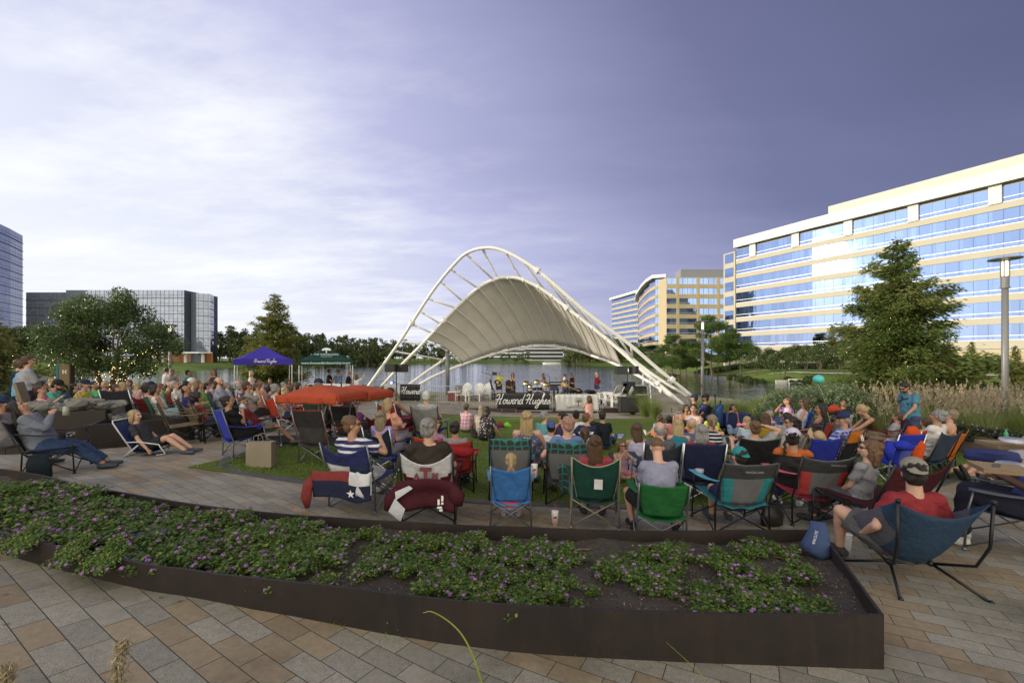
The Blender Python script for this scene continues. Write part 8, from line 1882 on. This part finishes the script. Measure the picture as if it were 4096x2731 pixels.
gsit(746.6,411.5,12.2,5,'l',('long','blond'),((.45,.5,.6),'short'),(K,'short'),'girl with straight blond hair in a pale blue top',h=.9); gsit(754.5,408,13,60,'t',('lowbun','dark'),((.06,.065,.07),'short'),(JEAN,'short'),'dark curly haired girl in a grey hooded top looking down',h=.85,lean=20)
gsit(765.6,412,11.8,15,'m',('xlong','brown'),((.30,.18,.02),'short'),(K,'long'),'woman with long auburn brown hair in mustard',head=(8,6)); gsit(769,406.8,13.6,-70,'m',('buzz','gray'),((.50,.42,.42),'short','plaid',(.1,.08,.14),.5),(K,'short'),'man with cropped grey hair and sunglasses in a red and white plaid shirt',glasses='sun',lean=20,fat=1.15)
gsit(742,425,9.6,30,'d',('pony','dark'),((.6,.58,.6),'short'),((.5,.5,.52),'short'),'small child with a pink bow in dark hair',h=.66,clampm=(.8,1.25))
q=G(740,426); s=SB(); 
w_=P(741.5,424,9.0); s.ell((-.05,0,0),(.055,.02,.035),10,6); s.ell((.05,0,0),(.055,.02,.035),10,6); tag(s.build('hair_bow',cloth((.8,.25,.3)),None,True,w_),'big coral pink hair bow on the small child','bow')
# blankets
for u0,u1,v0,v1,c_,c2_,lb in((650,683,432,425,(.25,.35,.45),(.5,.15,.2),'striped picnic blanket under the curly haired children'),(598,622,438,434,(.2,.25,.45),(.5,.5,.55),'thin blue blanket under the stretched out man'),(715,745,445,436,(.3,.3,.3),(.6,.6,.6),'grey patterned blanket behind the girl in navy')):
    a=G(u0,v0); b_=G(u1,v0); c__=G(u1+3,v1); d__=G(u0+4,v1); s=SB(); s.sheet(lambda u,v:tuple((Vector(a)*(1-u)+Vector(b_)*u)*(1-v)+(Vector(d__)*(1-u)+Vector(c__)*u)*v+Vector((0,0,.022+.008*math.sin(u*13+v*9)))),14,8,.008); tag(s.build('picnic_blanket',cloth(c_,'plaid',c2_,.5),None,True),lb,'blanket')
# stroller wagon
q=P(735,412,15.3); wg=empty('folding_wagon',(q.x,15.3,gz(q.x,15.3)),.1,'dark blue folding wagon with black wheels on the right of the lawn','wagon'); s=SB(); s.box((0,0,.55),(.42,.28,.20)); s.build('fabric_tub',cloth((.02,.03,.12)),wg); s=SB(); s.tube([(-.42,0,.4),(-.52,0,.8),(-.55,0,1.15)],.018,8); s.ell((-.55,0,1.18),.04,8,6); s.build('handle',M_blkm,wg)
for a in(-.32,.32):
    for b_ in(-.26,.26): s=SB(); s.tube([(a,b_-.03,.15),(a,b_+.03,.15)],.15,16); s.build('wheel',M_blkm,wg,True)
q=P(718.5,405,15.2); wg=empty('stroller',(q.x,15.2,gz(q.x,15.2)),-.1,'dark teal folded stroller with a tall handle left of the wagon','stroller'); s=SB(); s.tube([(0,0,.3),(0,.05,.8),(.12,.1,1.05)],[(.16,.12),(.18,.14),(.1,.1)],12,side=(1,0,0)); s.build('fabric_body',cloth((.02,.05,.14)),wg,True); s=SB(); s.tube([(-.12,0,.1),(-.1,0,1.0),(-.12,0,1.35)],.018,8); s.ell((-.12,0,1.38),.05,8,6); s.build('handle',M_blkm,wg)
for a in(-.1,.22): s=SB(); s.tube([(a,-.03,.12),(a,.03,.12)],.12,14); s.build('wheel',M_blkm,wg,True)
camp_chair(EP(661,424,20,.55,d=15.8),(.35,.05,.04),'black',label='tiny red and black child chair by the terrace edge',w=.24,top=.9)
# ===== right crowd ====================================================
sitter(787.5,396.7,14.5,-70,'m',('short','brown'),((.6,.3,.35),'short','tie'),(JEAN,'long'),'person in a tie dye tee covering the face with one hand',((.05,.05,.2),'dark chair of the tie dye person'),arms=('lap','face'),lean=4)
sitter(804,397.8,13.6,-62,'m',('xlong','brown'),((.55,.55,.57),'none'),(JEAN,'long'),'brown haired woman in sunglasses and a white tank top',((.03,.08,.45),'bright blue chair of the woman in the white tank'),glasses='sun',arms=('rest',(-.05,.42,-.16)))
p=sitter(820.5,403,10.6,-40,'t',('xlong','dark'),((.03,.03,.05),'none','floral',(.3,.3,.33),2.0),((.03,.03,.06),'long'),'young woman with very long dark hair and an off shoulder dark top',((.35,.04,.03),'red chair of the young woman in dark off shoulder top'),arms=('lap',(.1,.36,-.28)),head=(-30,0))
sitter(786,412,10.2,-10,'t',('short','dark'),((.3,.3,.3),'short'),(K,'long'),'dark haired person behind the woman in black glasses',None)
sitter(790.5,416.3,8.8,-70,'m',('pony','dark'),((.42,.36,.25),'none'),((.4,.36,.28),'long'),'woman with black rimmed glasses and dark tied hair looking left',((.40,.38,.30),'pale chair of the woman in black glasses'),glasses='spec',head=(-6,8),fat=1.1)
camp_chair(EP(811,470,-6,1.05,d=7.3),(.02,.03,.26),'black',label='royal blue folding chair behind the orange and black shirt woman',w=.26,top=.97,sag=.03)
sitter(814,423,8.7,-5,'t',('curly','dark'),((.3,.22,.12),'short'),(K,'short'),'dark curly haired child in front of the navy cap man',None,h=.85,clampm=(.8,1.2))
q=P(817,436,8.1); s=SB(); s.tube([(0,0,0),(0,0,.02)],[.19,.18],22); s.tube([(0,0,.02),(0,0,.1),(0,0,.115)],[.10,.085,.05],18); o=s.build('sun_hat',simple('straw',(.40,.28,.16),.8,bs=.3),None,True,q); o.rotation_euler=(1.0,0,.2); tag(o,'tan straw sun hat with a black band hanging on a back','hat')
p=sitter(844,412,8.6,-32,'m',('short','gray'),((.06,.08,.40),'short','plaid',(.45,.47,.6),1.1),(NVY,'long'),'grey haired man in a navy cap and blue checked shirt on the orange chair',None,cap=((.025,.035,.09),'cap'),glasses='sun',head=(-42,2),fat=1.2,arms=('rest','lap'))
C=camp_chair(PE(p),(.014,.014,.016),'black',style='half',c2=(.50,.15,.015),c3=.62,w=.29,top=.95,sag=.05,label='orange and black chair with a white H behind the navy cap man',seat=K,arm=K)
text_on('H',.13,M_ink,(.10,-.34,.80),(R(78),0,0),C,offset=.01)
o=obj('star',star_mesh(.055,simple('orange_print',(.5,.13,.01),.6,bs=0)),C,(.06,-.334,.80)); o.rotation_euler=(R(78),0,0)
sitter(837.5,411,11,-20,'t',('short','dark'),((.1,.1,.1),'short'),(K,'long'),'person in a dark cap just behind the navy cap man',None,cap=(K,'cap'))
gsit(843.4,399,14.3,-150,'t',('short','dark'),((.015,.015,.02),'short'),(K,'short'),'boy in black with a red bag sitting on the bed wall',h=.85,zoff=.45)
q=P(834,410,13); s=SB(); s.tube([(-.2,0,.0),(0,0,.05),(.2,0,.0)],[.08,.14,.07],10); tag(s.build('backpack',cloth((.45,.06,.03)),None,True,q),'red backpack on the bed wall beside the boy in black','bag')
p=sitter(861,404.4,11.6,-70,'m',('lowbun','blond'),((.06,.055,.02),'none'),((.25,.2,.15),'short'),'blonde woman in an olive off shoulder top leaning forward',((.13,.02,.02),'dark maroon chair of the blonde woman in olive'),lean=34,head=(-6,22),arms=('knee',(.05,.40,-.40)))
sitter(897,412,11.2,-40,'m',('short','brown'),((.35,.36,.38),'short'),((.5,.5,.5),'short'),'child with brown hair on a pink chair holding a hand to the head',((.60,.06,.16),'hot pink child chair in front of the standing man'),h=.82,arms=('lap','head'),ck=dict(w=.22,top=.8),clampm=(.8,1.2))
p=stander(904.5,382,11.8,-95,'m',('short','dark','beard'),((.08,.21,.30),'short'),((.05,.065,.13),'long'),'bearded man in a slate blue tee with a star, looking down with palm out',head=(-4,34),arms=((.05,.30,-.42),'down'),fat=1.15,glasses='spec')
o=obj('star',star_mesh(.16,simple('dark_print',(.03,.04,.05),.6,bs=0)),p['root'],(.02,.150,1.24)); o.rotation_euler=(R(90),.4,0)
sitter(925,417.5,10,-10,'m',('short','brown'),((.45,.3,.15),'short'),(K,'short'),'child with brown hair between the orange bag and the white tee man',None,h=.8,clampm=(.8,1.2))
p=sitter(937.4,409,8.7,-22,'m',('short','gray'),((.60,.57,.55),'short'),((.35,.35,.33),'short','floral',(.05,.05,.05)),'grey haired man in a white tee and patterned shorts',((.03,.045,.07),'dark navy folding chair on the turf tip'),fat=1.3,head=(-8,0),seat=.50,ck=dict(w=.31,top=.92))
sitter(950,409,9.3,-30,'l',('short','ash'),((.5,.3,.2),'short'),(K,'long'),'fair haired older person in a visor right of the white tee man',((.50,.13,.02),'orange patterned chair of the fair haired older person'),seat=.52,head=(-20,0))
C=camp_chair(EP(896,466,-4,1.0,d=8.1),(.02,.035,.33),'silver',label='royal blue mesh chair with a bundled blue bag, empty',w=.25,top=.97,sag=.0,style='mesh',c2=(.02,.035,.33),c3=(.07,.09,.35))
q=P(893,447,7.7); s=SB(); s.tube([(-.06,0,.12),(-.07,0,-.05),(-.05,0,-.22)],[(.05,.04),(.10,.06),(.05,.04)],12,side=(1,0,0)); s.tube([(0,0,.05),(.18,0,.04),(.34,0,.0)],[.05,.10,.06],12); tag(s.build('chair_bag',cloth((.02,.035,.36)),None,True,q),'royal blue chair bag tied on the empty blue chair','chair bag')
q=P(914,440,7.9); s=SB(); s.tube([(-.05,0,.26),(-.04,0,.2),(0,0,.1),(.06,0,-.1),(.03,0,-.34),(0,0,-.42)],[(.06,.04),(.11,.06),(.12,.07),(.14,.08),(.11,.07),(.04,.04)],14,side=(1,0,0)); tag(s.build('chair_bag',cloth((.55,.07,.01)),None,True,q),'bright orange chair bag slung over a chair back','chair bag')
camp_chair(EP(914,462,-8,1.0,d=8.5),(.30,.04,.01),'silver',label='rust red topped chair carrying the orange bag',w=.22,top=.98,sag=-.04)
gsit(995,390.7,18.5,-5,'m',('short','dark'),((.03,.04,.12),'short'),(K,'long'),'dark haired person in navy at the waterside behind the plumes',zoff=.2,clampm=(.7,1.4))
stander(771.5,355.5+6.3,84,180,'m',('short','dark'),((.1,.1,.12),'short'),(K,'long'),'tiny dark figure on the right bank behind the white benches',gnd=-2.6,clampm=(.6,1.6)) if 0 else None
# balloon
q=P(818.5,379,10.8); bl=empty('balloon',q,0,'turquoise balloon floating on a white string before the hedge','balloon'); s=SB(); s.ell((0,0,0),(.125,.125,.118),24,16); s.tube([(0,0,-.115),(0,0,-.14)],[.012,.02],8); s.build('balloon_skin',simple('turquoise_latex',(.10,.52,.47),.22,var=.03,bs=0),bl,True); s=SB(); s.tube(catmull([(0,0,-.14),(.10,0,-.35),(.22,0,-.8),(.34,.0,-1.25)],5),.0035,4); s.build('string',M_wht,bl)
# drinks can in the cap pair's hands etc.
q=P(702.5,407,14.9); s=SB(); s.tube([(0,0,-.1),(0,0,.06),(0,0,.09)],[.035,.035,.02],12); tag(s.build('bottle',simple('blue_bottle',(.03,.04,.25),.3,bs=0),None,True,q),'dark blue drink bottle between the pair in caps','bottle')
bake_all()
